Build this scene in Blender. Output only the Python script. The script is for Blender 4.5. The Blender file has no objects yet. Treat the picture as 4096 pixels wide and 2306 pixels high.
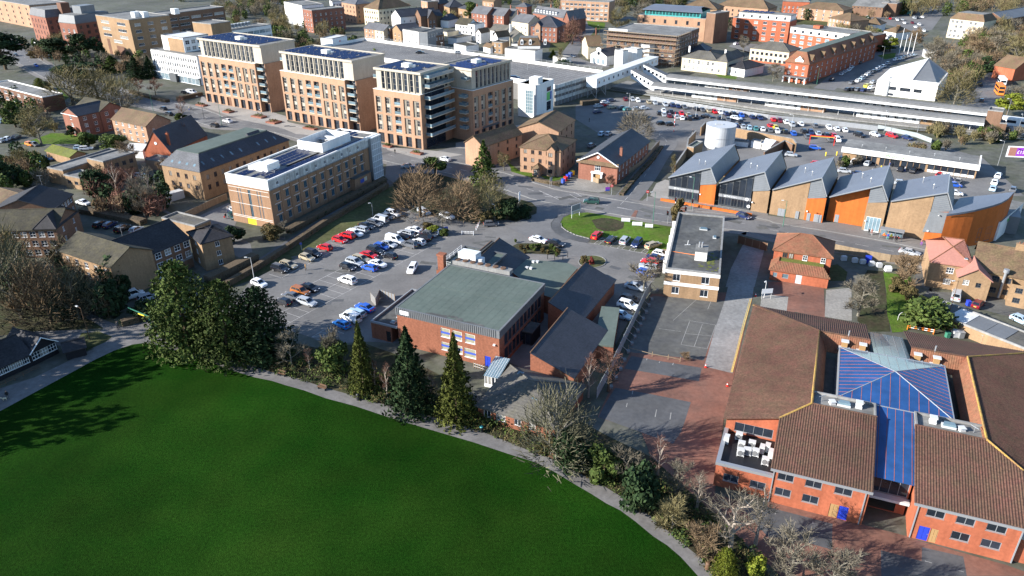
import bpy,math,random
from mathutils import Vector,Matrix
random.seed(7)
R=math.radians
sc=bpy.context.scene
COL=sc.collection
# ------------------- camera, sky, sun, exposure
CAMH,FPX,PITCH,ROLL=75.0,753.75,R(26.94),R(0.39)
cd=bpy.data.cameras.new('camera');cam=bpy.data.objects.new('camera',cd);COL.objects.link(cam)
cam.matrix_world=Matrix.Translation((0,0,CAMH))@Matrix.Rotation(math.pi/2-PITCH,4,'X')@Matrix.Rotation(-ROLL,4,'Z')
cd.sensor_width=36.0;cd.lens=FPX*36/1024;cd.clip_start=1.0;cd.clip_end=6000
sc.camera=cam
SUN_AZ,SUN_EL=R(194.0),R(23.0)
wd=bpy.data.worlds.new('World');sc.world=wd;wd.use_nodes=True
wn=wd.node_tree.nodes;wl=wd.node_tree.links
bg=wn['Background'];sky=wn.new('ShaderNodeTexSky');sky.sky_type='NISHITA';sky.sun_disc=False
sky.sun_elevation=SUN_EL;sky.sun_rotation=math.pi/2-SUN_AZ;sky.air_density=1.0;sky.dust_density=0.2;sky.ozone_density=4.0
wl.new(sky.outputs[0],bg.inputs[0]);bg.inputs[1].default_value=0.095
sd=bpy.data.lights.new('sun','SUN');sd.energy=4.5;sd.angle=R(0.55);sd.color=(1.0,0.96,0.90)
so=bpy.data.objects.new('sun',sd);COL.objects.link(so);so.location=(-300,-100,300)
sv=Vector((math.cos(SUN_AZ)*math.cos(SUN_EL),math.sin(SUN_AZ)*math.cos(SUN_EL),math.sin(SUN_EL)))
so.rotation_euler=sv.to_track_quat('Z','Y').to_euler()
vs=sc.view_settings;vs.view_transform='Standard';vs.look='None';vs.gamma=1.0;vs.use_curve_mapping=False
vs.exposure=1.5
cy=sc.cycles;cy.max_bounces=5;cy.diffuse_bounces=2;cy.glossy_bounces=2;cy.transmission_bounces=3;cy.transparent_max_bounces=6
cy.sample_clamp_indirect=4.0
# ------------------- survey: photo pixel -> point at height z
def ray(px,py):
 x=(px-512)/FPX;y=-(py-288.1)/FPX
 cr,sr=math.cos(ROLL),math.sin(ROLL)
 x,y=x*cr+y*sr,-x*sr+y*cr
 c,s=math.cos(PITCH),math.sin(PITCH)
 return x,c+y*s,-s+y*c
def W(cr,x,y,z=0.0):
 """cr: tile of the photograph (column*10+row), x, y in the enlarged tile"""
 px=((cr//10)*1024+x/2.5156)/4;py=((cr%10)*576+y/2.5156)/4
 d=ray(px,py);t=(CAMH-z)/-d[2]
 return Vector((d[0]*t,d[1]*t,z))
def WD(x,y,z=0.0):
 return W(0,x*1.59006*2.5156,y*1.59006*2.5156,z)
def poly(cr,s,z=0.0):
 v=[float(a)for a in s.replace(';',',').replace(' ',',').split(',')if a]
 return[W(cr,v[i],v[i+1],z)for i in range(0,len(v),2)]
 # ------------------- materials
MT={}
def M(name,col=None,rough=0.8,var=0.18,scale=1.2,big=0.15,bscale=0.08,spec=0.3,metal=0.0,tint=None,ts=None,bump=0.0,rnd=0.0,rcol=None,stretch=None,streak=0.0):
 if col is None:return MT[name]
 m=bpy.data.materials.new(name);m.use_nodes=True;MT[name]=m
 n,l=m.node_tree.nodes,m.node_tree.links
 b=n['Principled BSDF'];b.inputs['Roughness'].default_value=rough
 b.inputs['Specular IOR Level'].default_value=spec;b.inputs['Metallic'].default_value=metal
 c4=(*col,1)
 if var==0 and big==0 and rnd==0:
  b.inputs['Base Color'].default_value=c4;return m
 tc=n.new('ShaderNodeTexCoord');src=tc.outputs['Object']
 if stretch:
  mp=n.new('ShaderNodeMapping');mp.inputs['Scale'].default_value=stretch;l.new(src,mp.inputs[0]);src=mp.outputs[0]
 def noise(s,d):
  q=n.new('ShaderNodeTexNoise');q.inputs['Scale'].default_value=s;q.inputs['Detail'].default_value=d
  q.inputs['Roughness'].default_value=0.65;l.new(src,q.inputs['Vector']);return q.outputs['Fac']
 def mr(v,a,c):
  q=n.new('ShaderNodeMapRange');q.inputs[1].default_value=0.3;q.inputs[2].default_value=0.7
  q.inputs[3].default_value=a;q.inputs[4].default_value=c;l.new(v,q.inputs[0]);return q.outputs[0]
 def mul(a,c):
  q=n.new('ShaderNodeMath');q.operation='MULTIPLY';l.new(a,q.inputs[0]);l.new(c,q.inputs[1]);return q.outputs[0]
 f=mr(noise(scale,5),1-var,1+var)
 nb=noise(bscale,3)
 if big:f=mul(f,mr(nb,1-big,1+big))
 if streak:
  mp2=n.new('ShaderNodeMapping');mp2.inputs['Scale'].default_value=(1.6,1.6,0.12);l.new(tc.outputs['Object'],mp2.inputs[0])
  q=n.new('ShaderNodeTexNoise');q.inputs['Scale'].default_value=1.0;q.inputs['Detail'].default_value=4;l.new(mp2.outputs[0],q.inputs['Vector'])
  f=mul(f,mr(q.outputs['Fac'],1-streak,1+streak*.5))
 if rnd:
  oi=n.new('ShaderNodeObjectInfo');q=n.new('ShaderNodeMapRange');q.inputs[3].default_value=1-rnd;q.inputs[4].default_value=1+rnd
  l.new(oi.outputs['Random'],q.inputs[0]);f=mul(f,q.outputs[0])
 mx=n.new('ShaderNodeVectorMath');mx.operation='SCALE'
 base=None
 if tint:
  tx=n.new('ShaderNodeMix');tx.data_type='RGBA';tx.inputs['A'].default_value=c4;tx.inputs['B'].default_value=(*tint,1)
  l.new(mr(noise(ts or bscale*2.3+scale*.08,6),0.0,1.0),tx.inputs['Factor']);base=tx.outputs['Result']
 if rcol:
  oi=n.new('ShaderNodeObjectInfo');g=n.new('ShaderNodeMath');g.operation='GREATER_THAN';g.inputs[1].default_value=0.66
  l.new(oi.outputs['Random'],g.inputs[0]);tx=n.new('ShaderNodeMix');tx.data_type='RGBA'
  tx.inputs['A'].default_value=c4;tx.inputs['B'].default_value=(*rcol,1);l.new(g.outputs[0],tx.inputs['Factor']);base=tx.outputs['Result']
 if base:l.new(base,mx.inputs[0])
 else:mx.inputs[0].default_value=col
 l.new(f,mx.inputs['Scale']);l.new(mx.outputs[0],b.inputs['Base Color'])
 if bump:
  bp=n.new('ShaderNodeBump');bp.inputs['Strength'].default_value=bump;bp.inputs['Distance'].default_value=0.3
  l.new(noise(scale*2.5,6),bp.inputs['Height']);l.new(bp.outputs[0],b.inputs['Normal'])
 return m
def flatm(name,col,rough=0.6,spec=0.4,metal=0.0):return M(name,col,rough,0,1,0,spec=spec,metal=metal)
M('ground',(.105,.10,.088),var=.3,scale=.5,big=.3,bscale=.03,tint=(.062,.068,.036))
M('grass_field',(.0045,.028,.002),ts=.05,rough=.95,var=.4,scale=2.6,big=.4,bscale=.035,tint=(.014,.037,.004),bump=.5,spec=.02)
M('grass',(.055,.125,.008),rough=.9,var=.3,scale=1.2,big=.25,bscale=.08,tint=(.085,.105,.025),bump=.4,spec=.1)
M('grass_dull',(.055,.07,.022),rough=.9,var=.35,scale=1,big=.3,bscale=.06,tint=(.085,.08,.04),spec=.1)
M('earth',(.055,.042,.028),rough=.95,var=.4,scale=1.3,big=.3,bscale=.12,tint=(.035,.045,.018),spec=.1)
M('path',(.165,.155,.148),var=.16,scale=1.5,big=.2,bscale=.15,tint=(.12,.112,.105))
M('asphalt',(.125,.12,.115),var=.14,scale=1.6,big=.22,bscale=.06,tint=(.155,.148,.14))
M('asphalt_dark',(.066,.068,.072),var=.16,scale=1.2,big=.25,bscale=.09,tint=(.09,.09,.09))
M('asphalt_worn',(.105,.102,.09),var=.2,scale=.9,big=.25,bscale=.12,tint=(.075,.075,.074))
M('road',(.118,.116,.116),var=.12,scale=1.2,big=.2,bscale=.05,tint=(.145,.14,.136))
M('pavement',(.165,.152,.14),var=.12,scale=1.5,big=.2,bscale=.08)
M('paving_pale',(.27,.25,.225),var=.12,scale=1.5,big=.15,bscale=.1)
M('concrete',(.22,.215,.205),var=.16,scale=1.2,big=.22,bscale=.1,streak=.2)
M('red_paving',(.19,.085,.058),var=.2,scale=1.4,big=.25,bscale=.1,tint=(.14,.075,.055))
M('gravel',(.23,.215,.19),var=.25,scale=2,big=.2,bscale=.1)
M('marking',(.40,.38,.36),rough=.7,var=.3,scale=2.5,big=.2,bscale=.5)
M('marking_faded',(.24,.235,.22),rough=.8,var=.3,scale=2.5,big=.2,bscale=.5)
M('marking_yellow',(.5,.36,.1),var=.25,scale=3)
M('brick_tan',(.27,.175,.10),var=.16,scale=2.5,big=.14,bscale=.15,streak=.12,spec=.15)
M('brick_orange',(.34,.205,.13),var=.16,scale=2.5,big=.14,bscale=.15,streak=.1,spec=.15)
M('brick_red',(.23,.10,.068),var=.2,scale=2.5,big=.15,bscale=.15,streak=.12,spec=.15)
M('brick_council',(.33,.10,.052),var=.16,scale=2.2,big=.16,bscale=.2,streak=.14,spec=.15)
M('brick_hall',(.22,.085,.05),var=.26,scale=2.5,big=.14,bscale=.15,streak=.1,spec=.15)
M('brick_brown',(.17,.10,.065),var=.2,scale=2.5,big=.16,bscale=.15,streak=.12,spec=.15)
M('brick_hotel',(.27,.16,.095),var=.14,scale=2.5,big=.12,bscale=.15,streak=.1,spec=.15)
M('brick_dark',(.14,.075,.05),var=.2,scale=2.5,big=.16,bscale=.15,spec=.15)
M('render_orange',(.44,.115,.024),var=.07,scale=1.2,big=.1,bscale=.15,streak=.12,spec=.2)
M('render_white',(.72,.70,.66),rough=.7,var=.06,scale=1.5,big=.07,bscale=.2,streak=.1)
M('render_cream',(.55,.47,.33),rough=.7,var=.08,scale=1.5,big=.08,bscale=.2,streak=.1)
M('tank_grey',(.42,.43,.44),rough=.45,var=.05,scale=2,big=.08,bscale=.2,streak=.1)
M('cladding_white',(.66,.66,.65),rough=.5,var=.05,scale=2,big=.06,bscale=.2,streak=.1)
M('cladding_streaked',(.42,.43,.41),rough=.6,var=.18,scale=1.5,big=.2,bscale=.3,streak=.35)  # darker cladding with strong vertical streaks
M('cladding_grey',(.16,.17,.18),rough=.5,var=.06,scale=2,big=.08,bscale=.2,streak=.08)
M('cladding_stone',(.40,.355,.285),rough=.6,var=.08,scale=2,big=.08,bscale=.2,streak=.08)
M('timber',(.26,.19,.12),var=.2,scale=3,big=.15,streak=.2)
M('timber_dark',(.012,.012,.016),rough=.7,var=.2,scale=3)
M('roof_felt',(.135,.132,.125),var=.22,scale=1.0,big=.3,bscale=.12,tint=(.19,.185,.17))
M('roof_felt_dark',(.062,.062,.062),var=.25,scale=1.0,big=.35,bscale=.13,tint=(.10,.098,.088))
M('roof_green',(.082,.105,.088),var=.10,scale=1.2,big=.12,bscale=.12,tint=(.098,.118,.10))
M('roof_sheet',(.13,.135,.14),rough=.55,var=.08,scale=1.5,big=.12,bscale=.1)
M('roof_metal',(.105,.118,.145),rough=.42,var=.06,scale=1.5,big=.10,bscale=.1,spec=.5)
M('roof_white',(.56,.56,.55),rough=.6,var=.1,scale=1.5,big=.12,bscale=.1,streak=.1)
M('roof_canopy',(.165,.16,.15),rough=.6,var=.2,scale=1.2,big=.2,bscale=.1)
M('slate',(.042,.043,.05),rough=.6,var=.3,scale=2.2,big=.2,bscale=.2,spec=.35)
M('slate_grey',(.10,.10,.105),rough=.6,var=.25,scale=2.2,big=.2,bscale=.2)
M('tile_dark',(.028,.026,.028),rough=.75,var=.45,scale=2.5,big=.25,bscale=.2)
M('tile_brown',(.135,.078,.05),rough=.85,var=.35,scale=2.6,big=.25,bscale=.15,tint=(.12,.09,.045))
M('tile_red',(.21,.075,.042),rough=.85,var=.3,scale=2.6,big=.22,bscale=.15,tint=(.16,.085,.045))
M('tile_council',(.098,.043,.031),rough=.85,var=.42,scale=3.4,big=.22,bscale=.12,tint=(.08,.05,.03))
M('tile_moss',(.04,.036,.028),rough=.9,var=.35,scale=2.2,big=.3,bscale=.2,tint=(.062,.054,.03))
M('ridge_moss',(.38,.25,.05),rough=.9,var=.3,scale=3,tint=(.25,.13,.06))
M('tile_grey',(.085,.08,.076),rough=.85,var=.3,scale=2.4,big=.25,bscale=.15,tint=(.11,.10,.075))
M('moss',(.13,.14,.02),rough=.95,var=.35,scale=2,tint=(.09,.1,.03))
flatm('white',(.74,.74,.73),.5);flatm('off_white',(.5,.5,.49),.6);flatm('grey',(.22,.23,.24),.5);flatm('grey_dark',(.07,.075,.08),.5)
flatm('black',(.012,.012,.014),.5);flatm('rubber',(.014,.014,.015),.8);flatm('chrome',(.55,.56,.58),.25,.5,.9)
flatm('steel',(.36,.37,.38),.4,.5,.5);flatm('green_paint',(.04,.17,.11),.5);flatm('blue_paint',(.02,.045,.38),.45);flatm('teal',(.05,.32,.30),.4)
flatm('red_paint',(.55,.03,.02),.4);flatm('yellow_paint',(.75,.55,.03),.5);flatm('orange_paint',(.75,.20,.03),.5);flatm('brown_wood',(.12,.065,.035),.7)
flatm('sign_blue',(.05,.09,.38),.4);flatm('sign_green',(.12,.45,.10),.5);flatm('purple',(.28,.05,.42),.5);flatm('skin',(.45,.27,.19),.6)
flatm('lens_red',(.35,.01,.01),.25);flatm('lens_white',(.7,.72,.75),.15,.6);flatm('plate_yellow',(.7,.52,.06),.5);flatm('ply',(.33,.2,.085),.7)
flatm('panel_blue',(.012,.022,.075),.22,.6);flatm('fan',(.16,.16,.16),.5);flatm('bin_black',(.02,.02,.022),.5);flatm('mesh_netting',(.24,.27,.27),.7)
M('glass',(.022,.03,.042),rough=.08,var=.25,scale=.8,big=0,spec=.55,rnd=.45,rcol=(.20,.19,.17))
M('glass_blue',(.018,.06,.17),rough=.1,var=.12,scale=.6,big=.2,bscale=.15,spec=.6)
M('glass_teal',(.018,.06,.085),rough=.1,var=.2,scale=.8,big=0,spec=.6,rnd=.35)
M('twig_dark',(.085,.08,.05),rough=.95,var=.35,scale=.6,big=.25,rnd=.15,spec=.05)
M('glass_pale',(.13,.19,.22),rough=.12,var=.2,scale=.8,big=.1,spec=.6,rnd=.3)
M('glass_dark',(.018,.024,.034),rough=.07,var=.2,scale=.8,big=0,spec=.6,rnd=.4)
M('curtain',(.26,.245,.17),rough=.6,var=.2,scale=6,stretch=(1,1,.05),big=0)
flatm('car_glass',(.012,.016,.022),.06,.6)
M('bark',(.10,.075,.05),rough=.95,var=.3,scale=3,big=.2,spec=.1)
M('bark_pale',(.30,.25,.205),rough=.9,var=.25,scale=3,spec=.1)
M('bark_grey',(.16,.145,.115),rough=.95,var=.3,scale=3,spec=.1)
M('twig',(.18,.125,.075),rough=.95,var=.3,scale=.6,big=.2,rnd=.18,spec=.05)
M('twig_grey',(.145,.125,.092),rough=.95,var=.3,scale=.6,big=.2,rnd=.15,spec=.05)
M('twig_red',(.17,.09,.065),rough=.95,var=.3,scale=.6,big=.2,rnd=.15,spec=.05)
M('twig_olive',(.16,.135,.065),rough=.95,var=.3,scale=.6,big=.2,rnd=.2,spec=.05)
M('leaf',(.045,.075,.016),rough=.8,var=.5,scale=.9,big=.3,bscale=.3,tint=(.07,.085,.022),rnd=.25,spec=.12)
M('leaf_dark',(.016,.034,.014),rough=.85,var=.5,scale=.9,big=.3,bscale=.3,tint=(.028,.044,.016),rnd=.2,spec=.12)
M('leaf_conifer',(.055,.068,.014),rough=.85,var=.5,scale=1.1,big=.3,bscale=.35,tint=(.085,.09,.02),rnd=.15,spec=.1)
M('leaf_bright',(.10,.135,.015),rough=.8,var=.4,scale=.9,big=.3,bscale=.3,tint=(.15,.15,.02),rnd=.2,spec=.12)
M('leaf_brown',(.11,.075,.035),rough=.9,var=.4,scale=.9,big=.3,bscale=.3,tint=(.07,.065,.025),rnd=.2,spec=.08)
M('leaf_red',(.16,.035,.03),rough=.9,var=.4,scale=.9,spec=.08)
M('tile_pink',(.33,.15,.115),rough=.85,var=.1,scale=2,big=.1)
M('sky',(.3,.4,.6))
# ------------------- mesh building
class MB:
 def __init__(s):s.v=[];s.f=[];s.m=[]
 def face(s,pts,m=0):
  i=len(s.v);s.v+=[tuple(p)for p in pts];s.f.append(tuple(range(i,i+len(pts))));s.m.append(m)
 def box(s,x0,x1,y0,y1,z0,z1,m=0,bottom=False):
  i=len(s.v)
  s.v+=[(x0,y0,z0),(x1,y0,z0),(x1,y1,z0),(x0,y1,z0),(x0,y0,z1),(x1,y0,z1),(x1,y1,z1),(x0,y1,z1)]
  fs=[(4,5,6,7),(0,1,5,4),(1,2,6,5),(2,3,7,6),(3,0,4,7),(3,2,1,0)]
  for q in fs:s.f.append(tuple(i+k for k in q));s.m.append(m)
 def prism(s,pts,z0,z1,m=0,mside=None):
  n=len(pts);i=len(s.v);ms=m if mside is None else mside
  ar=sum(pts[k][0]*pts[(k+1)%n][1]-pts[(k+1)%n][0]*pts[k][1]for k in range(n))
  if ar<0:pts=pts[::-1]
  s.v+=[(p[0],p[1],z0)for p in pts]+[(p[0],p[1],z1)for p in pts]
  s.f.append(tuple(i+n+k for k in range(n)));s.m.append(m)
  s.f.append(tuple(i+n-1-k for k in range(n)));s.m.append(ms)
  for k in range(n):s.f.append((i+k,i+(k+1)%n,i+n+(k+1)%n,i+n+k));s.m.append(ms)
 def slab(s,pts,t,m=0):
  """solid plate: top polygon pts (3d) and a copy t lower"""
  n=len(pts);i=len(s.v)
  s.v+=[tuple(p)for p in pts]+[(p[0],p[1],p[2]-t)for p in pts]
  s.f.append(tuple(range(i,i+n)));s.m.append(m)
  s.f.append(tuple(i+2*n-1-k for k in range(n)));s.m.append(m)
  for k in range(n):s.f.append((i+(k+1)%n,i+k,i+n+k,i+n+(k+1)%n));s.m.append(m)
 def bar(s,a,b,r,n=5,m=0,r2=None):
  a=Vector(a);b=Vector(b);d=(b-a)
  if d.length<1e-6:return
  d.normalize();u=d.orthogonal().normalized();w=d.cross(u);i=len(s.v);r2=r if r2 is None else r2
  for q,rr in((a,r),(b,r2)):
   for k in range(n):
    an=2*math.pi*k/n;s.v.append(tuple(q+u*(rr*math.cos(an))+w*(rr*math.sin(an))))
  for k in range(n):s.f.append((i+k,i+(k+1)%n,i+n+(k+1)%n,i+n+k));s.m.append(m)
  s.f.append(tuple(i+n-1-k for k in range(n)));s.m.append(m);s.f.append(tuple(i+n+k for k in range(n)));s.m.append(m)
 def cyl(s,x,y,z0,z1,r,n=12,m=0,r2=None):s.bar((x,y,z0),(x,y,z1),r,n,m,r2)
 def mesh(s,name,mats):
  me=bpy.data.meshes.new(name);me.from_pydata(s.v,[],s.f)
  for q in mats:me.materials.append(MT[q]if isinstance(q,str)else q)
  if len(mats)>1:me.polygons.foreach_set('material_index',s.m)
  me.update();return me
 def build(s,name,mats,parent=None,loc=(0,0,0),rz=0.0,**kw):
  if isinstance(mats,str):mats=[mats]
  return put(name,s.mesh(name,mats),parent,loc,rz,**kw)
def put(name,me,parent=None,loc=(0,0,0),rz=0.0,**kw):
 o=bpy.data.objects.new(name,me);COL.objects.link(o);o.location=loc
 if rz:o.rotation_euler=(0,0,rz)
 if parent:o.parent=parent
 for k,q in kw.items():o[k]=q
 return o
def thing(name,label,cat,loc=(0,0,0),rz=0.0,group=None):
 o=put(name,None,None,loc,rz);o['label']=label;o['category']=cat
 if group:o['group']=group
 o.empty_display_size=.3
 return o
def tag(o,label,cat,group=None):
 o['label']=label;o['category']=cat
 if group:o['group']=group
 return o
def dup(root,loc,rz=0.0,label=None,scale=None):
 r=root.copy();COL.objects.link(r);r.location=loc;r.rotation_euler=(0,0,rz)
 if scale:r.scale=scale
 if label:r['label']=label
 for ch in root.children:
  c=ch.copy();COL.objects.link(c);c.parent=r
  for g in ch.children:
   d=g.copy();COL.objects.link(d);d.parent=c
 return r
ZL=[0.0]
def sheet(name,pts,mat,z=None,kind='structure'):
 """flat ground polygon (triangulated), z metres up"""
 from mathutils.geometry import tessellate_polygon
 P=[Vector((p[0],p[1],z))for p in pts]
 tr=tessellate_polygon([P]);mb=MB();mb.v=[tuple(p)for p in P]
 for t in tr:
  a,b,c=[P[k]for k in t]
  t=t if(b-a).cross(c-a).z>0 else t[::-1]
  mb.f.append(tuple(t));mb.m.append(0)
 return mb.build(name,mat,kind=kind)
def offset_line(pts,d):
 out=[]
 for i,p in enumerate(pts):
  a=pts[max(i-1,0)];b=pts[min(i+1,len(pts)-1)]
  t=Vector((b[0]-a[0],b[1]-a[1])).normalized();out.append(Vector((p[0]-t.y*d,p[1]+t.x*d,0)))
 return out
def smooth(pts,n=4):
 out=[]
 for i in range(len(pts)-1):
  p0=pts[max(i-1,0)];p1=pts[i];p2=pts[i+1];p3=pts[min(i+2,len(pts)-1)]
  for k in range(n):
   t=k/n;out.append(.5*((2*p1)+(p2-p0)*t+(2*p0-5*p1+4*p2-p3)*t*t+(3*p1-p0-3*p2+p3)*t**3))
 return out+[pts[-1]]
def strip(name,pts,w,mat,z,z0=None,kind='structure'):
 a=offset_line(pts,w/2);b=offset_line(pts,-w/2);mb=MB()
 for i in range(len(pts)-1):
  q=[b[i],b[i+1],a[i+1],a[i]]
  if z0 is None:mb.face([(p[0],p[1],z)for p in q])
  else:mb.prism([(p[0],p[1])for p in q],z0,z)
 return mb.build(name,mat,kind=kind)
 # ------------------- windows and buildings
STY={'w2':('white','glass',2,1,.07),'w1':('white','glass',1,1,.07),'w3':('white','glass',3,1,.07),'w22':('white','glass',2,2,.07),'w32':('white','glass',3,2,.07),'w4':('white','glass',4,1,.06),'w6':('white','glass',6,1,.06),'w8':('white','glass',8,1,.06),'d2':('grey_dark','glass_dark',2,1,.06),'d1':('grey_dark','glass_dark',1,1,.06),'d22':('grey_dark','glass_dark',2,2,.06),'d3':('grey_dark','glass_dark',3,1,.06),'d32':('grey_dark','glass_dark',3,2,.06),'d13':('grey_dark','glass_dark',1,3,.05),'b2':('brown_wood','glass',2,1,.09),'g2':('grey','glass_dark',2,1,.08),'g4':('grey','glass_dark',4,1,.07),'h1':('grey','glass_teal',2,1,.08),'c22':('white','curtain',1,1,.08),'t4':('teal','glass_dark',4,1,.1),'sk':('grey','glass_pale',1,1,.08),'p4':('white','glass_pale',4,1,.07),'p46':('white','glass_pale',4,7,.07),'s22':('cladding_stone','glass_dark',2,2,.07),'s1':('cladding_stone','glass_dark',1,3,.06),'shop':('grey_dark','glass_dark',2,1,.09),'shopw':('white','glass_dark',4,1,.09),}
WC={}
def window_meshes(w,h,st):
 k=(round(w,2),round(h,2),st)
 if k in WC:return WC[k]
 fr,pa,nx,nz,fw=STY[st];y0,y1=.05,.13;mb=MB()
 mb.box(0,fw,y0,y1,0,h);mb.box(w-fw,w,y0,y1,0,h);mb.box(fw,w-fw,y0,y1,0,fw);mb.box(fw,w-fw,y0,y1,h-fw,h)
 for i in range(1,nx):x=w*i/nx;mb.box(x-fw*.4,x+fw*.4,y0+.005,y1-.005,fw,h-fw)
 for i in range(1,nz):z=h*i/nz;mb.box(fw,w-fw,y0+.01,y1-.01,z-fw*.4,z+fw*.4)
 mb.box(-.05,w+.05,-.05,y0,-.06,-.003)
 pn=MB();pn.face([(fw,.11,fw),(w-fw,.11,fw),(w-fw,.11,h-fw),(fw,.11,h-fw)])
 one=MB();one.v=list(mb.v);one.f=list(mb.f);one.m=[0]*len(mb.f);one.face(pn.v,1)
 WC[k]=(mb.mesh('window',[fr]),pn.mesh('pane',[pa]),one.mesh('window',[fr,pa]));return WC[k]
DC={}
def door_mesh(w,h,mat):
 k=(round(w,2),round(h,2),mat)
 if k not in DC:
  mb=MB();mb.box(0,w,.06,.14,0,h,0)
  for x0,x1,z0,z1 in((.1,.46,.12,.45),(.54,.9,.12,.45),(.1,.46,.55,.92),(.54,.9,.55,.92)):mb.box(w*x0,w*x1,.03,.06,h*z0,h*z1,0)
  mb.box(w*.86,w*.92,-.0,.03,h*.47,h*.53,1)
  DC[k]=mb.mesh('door',[mat,'steel'])
 return DC[k]
def grid(u0,u1,n,w,z0,dz,m,h,st):
 """n columns spread between u0 and u1, m rows"""
 out=[]
 for j in range(m):
  for i in range(n):
   c=u0+(u1-u0)*(i+.5)/n;out.append((c-w/2,z0+j*dz,w,h,st))
 return out
def wall_quads(mb,o,t,L,z0,z1,holes,m=0,dep=.16):
 n=(t[1],-t[0])
 def P(s,z,d=0):return(o[0]+t[0]*s-n[0]*d,o[1]+t[1]*s-n[1]*d,z)
 zs=sorted({z0,z1,*[min(max(h[1],z0),z1)for h in holes],*[min(max(h[1]+h[3],z0),z1)for h in holes]})
 for a,b in zip(zs,zs[1:]):
  if b-a<1e-5:continue
  bl=sorted((max(h[0],0),min(h[0]+h[2],L))for h in holes if h[1]<b-1e-5 and h[1]+h[3]>a+1e-5);s=0
  for q0,q1 in bl:
   if q0>s+1e-5:mb.face([P(s,a),P(q0,a),P(q0,b),P(s,b)],m)
   s=max(s,q1)
  if L>s+1e-5:mb.face([P(s,a),P(L,a),P(L,b),P(s,b)],m)
 for h in holes:
  s0,c0,s1,c1=h[0],h[1],h[0]+h[2],h[1]+h[3]
  mb.face([P(s0,c0),P(s1,c0),P(s1,c0,dep),P(s0,c0,dep)],m);mb.face([P(s0,c1,dep),P(s1,c1,dep),P(s1,c1),P(s0,c1)],m)
  mb.face([P(s0,c0,dep),P(s0,c1,dep),P(s0,c1),P(s0,c0)],m);mb.face([P(s1,c0),P(s1,c1),P(s1,c1,dep),P(s1,c0,dep)],m)
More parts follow.
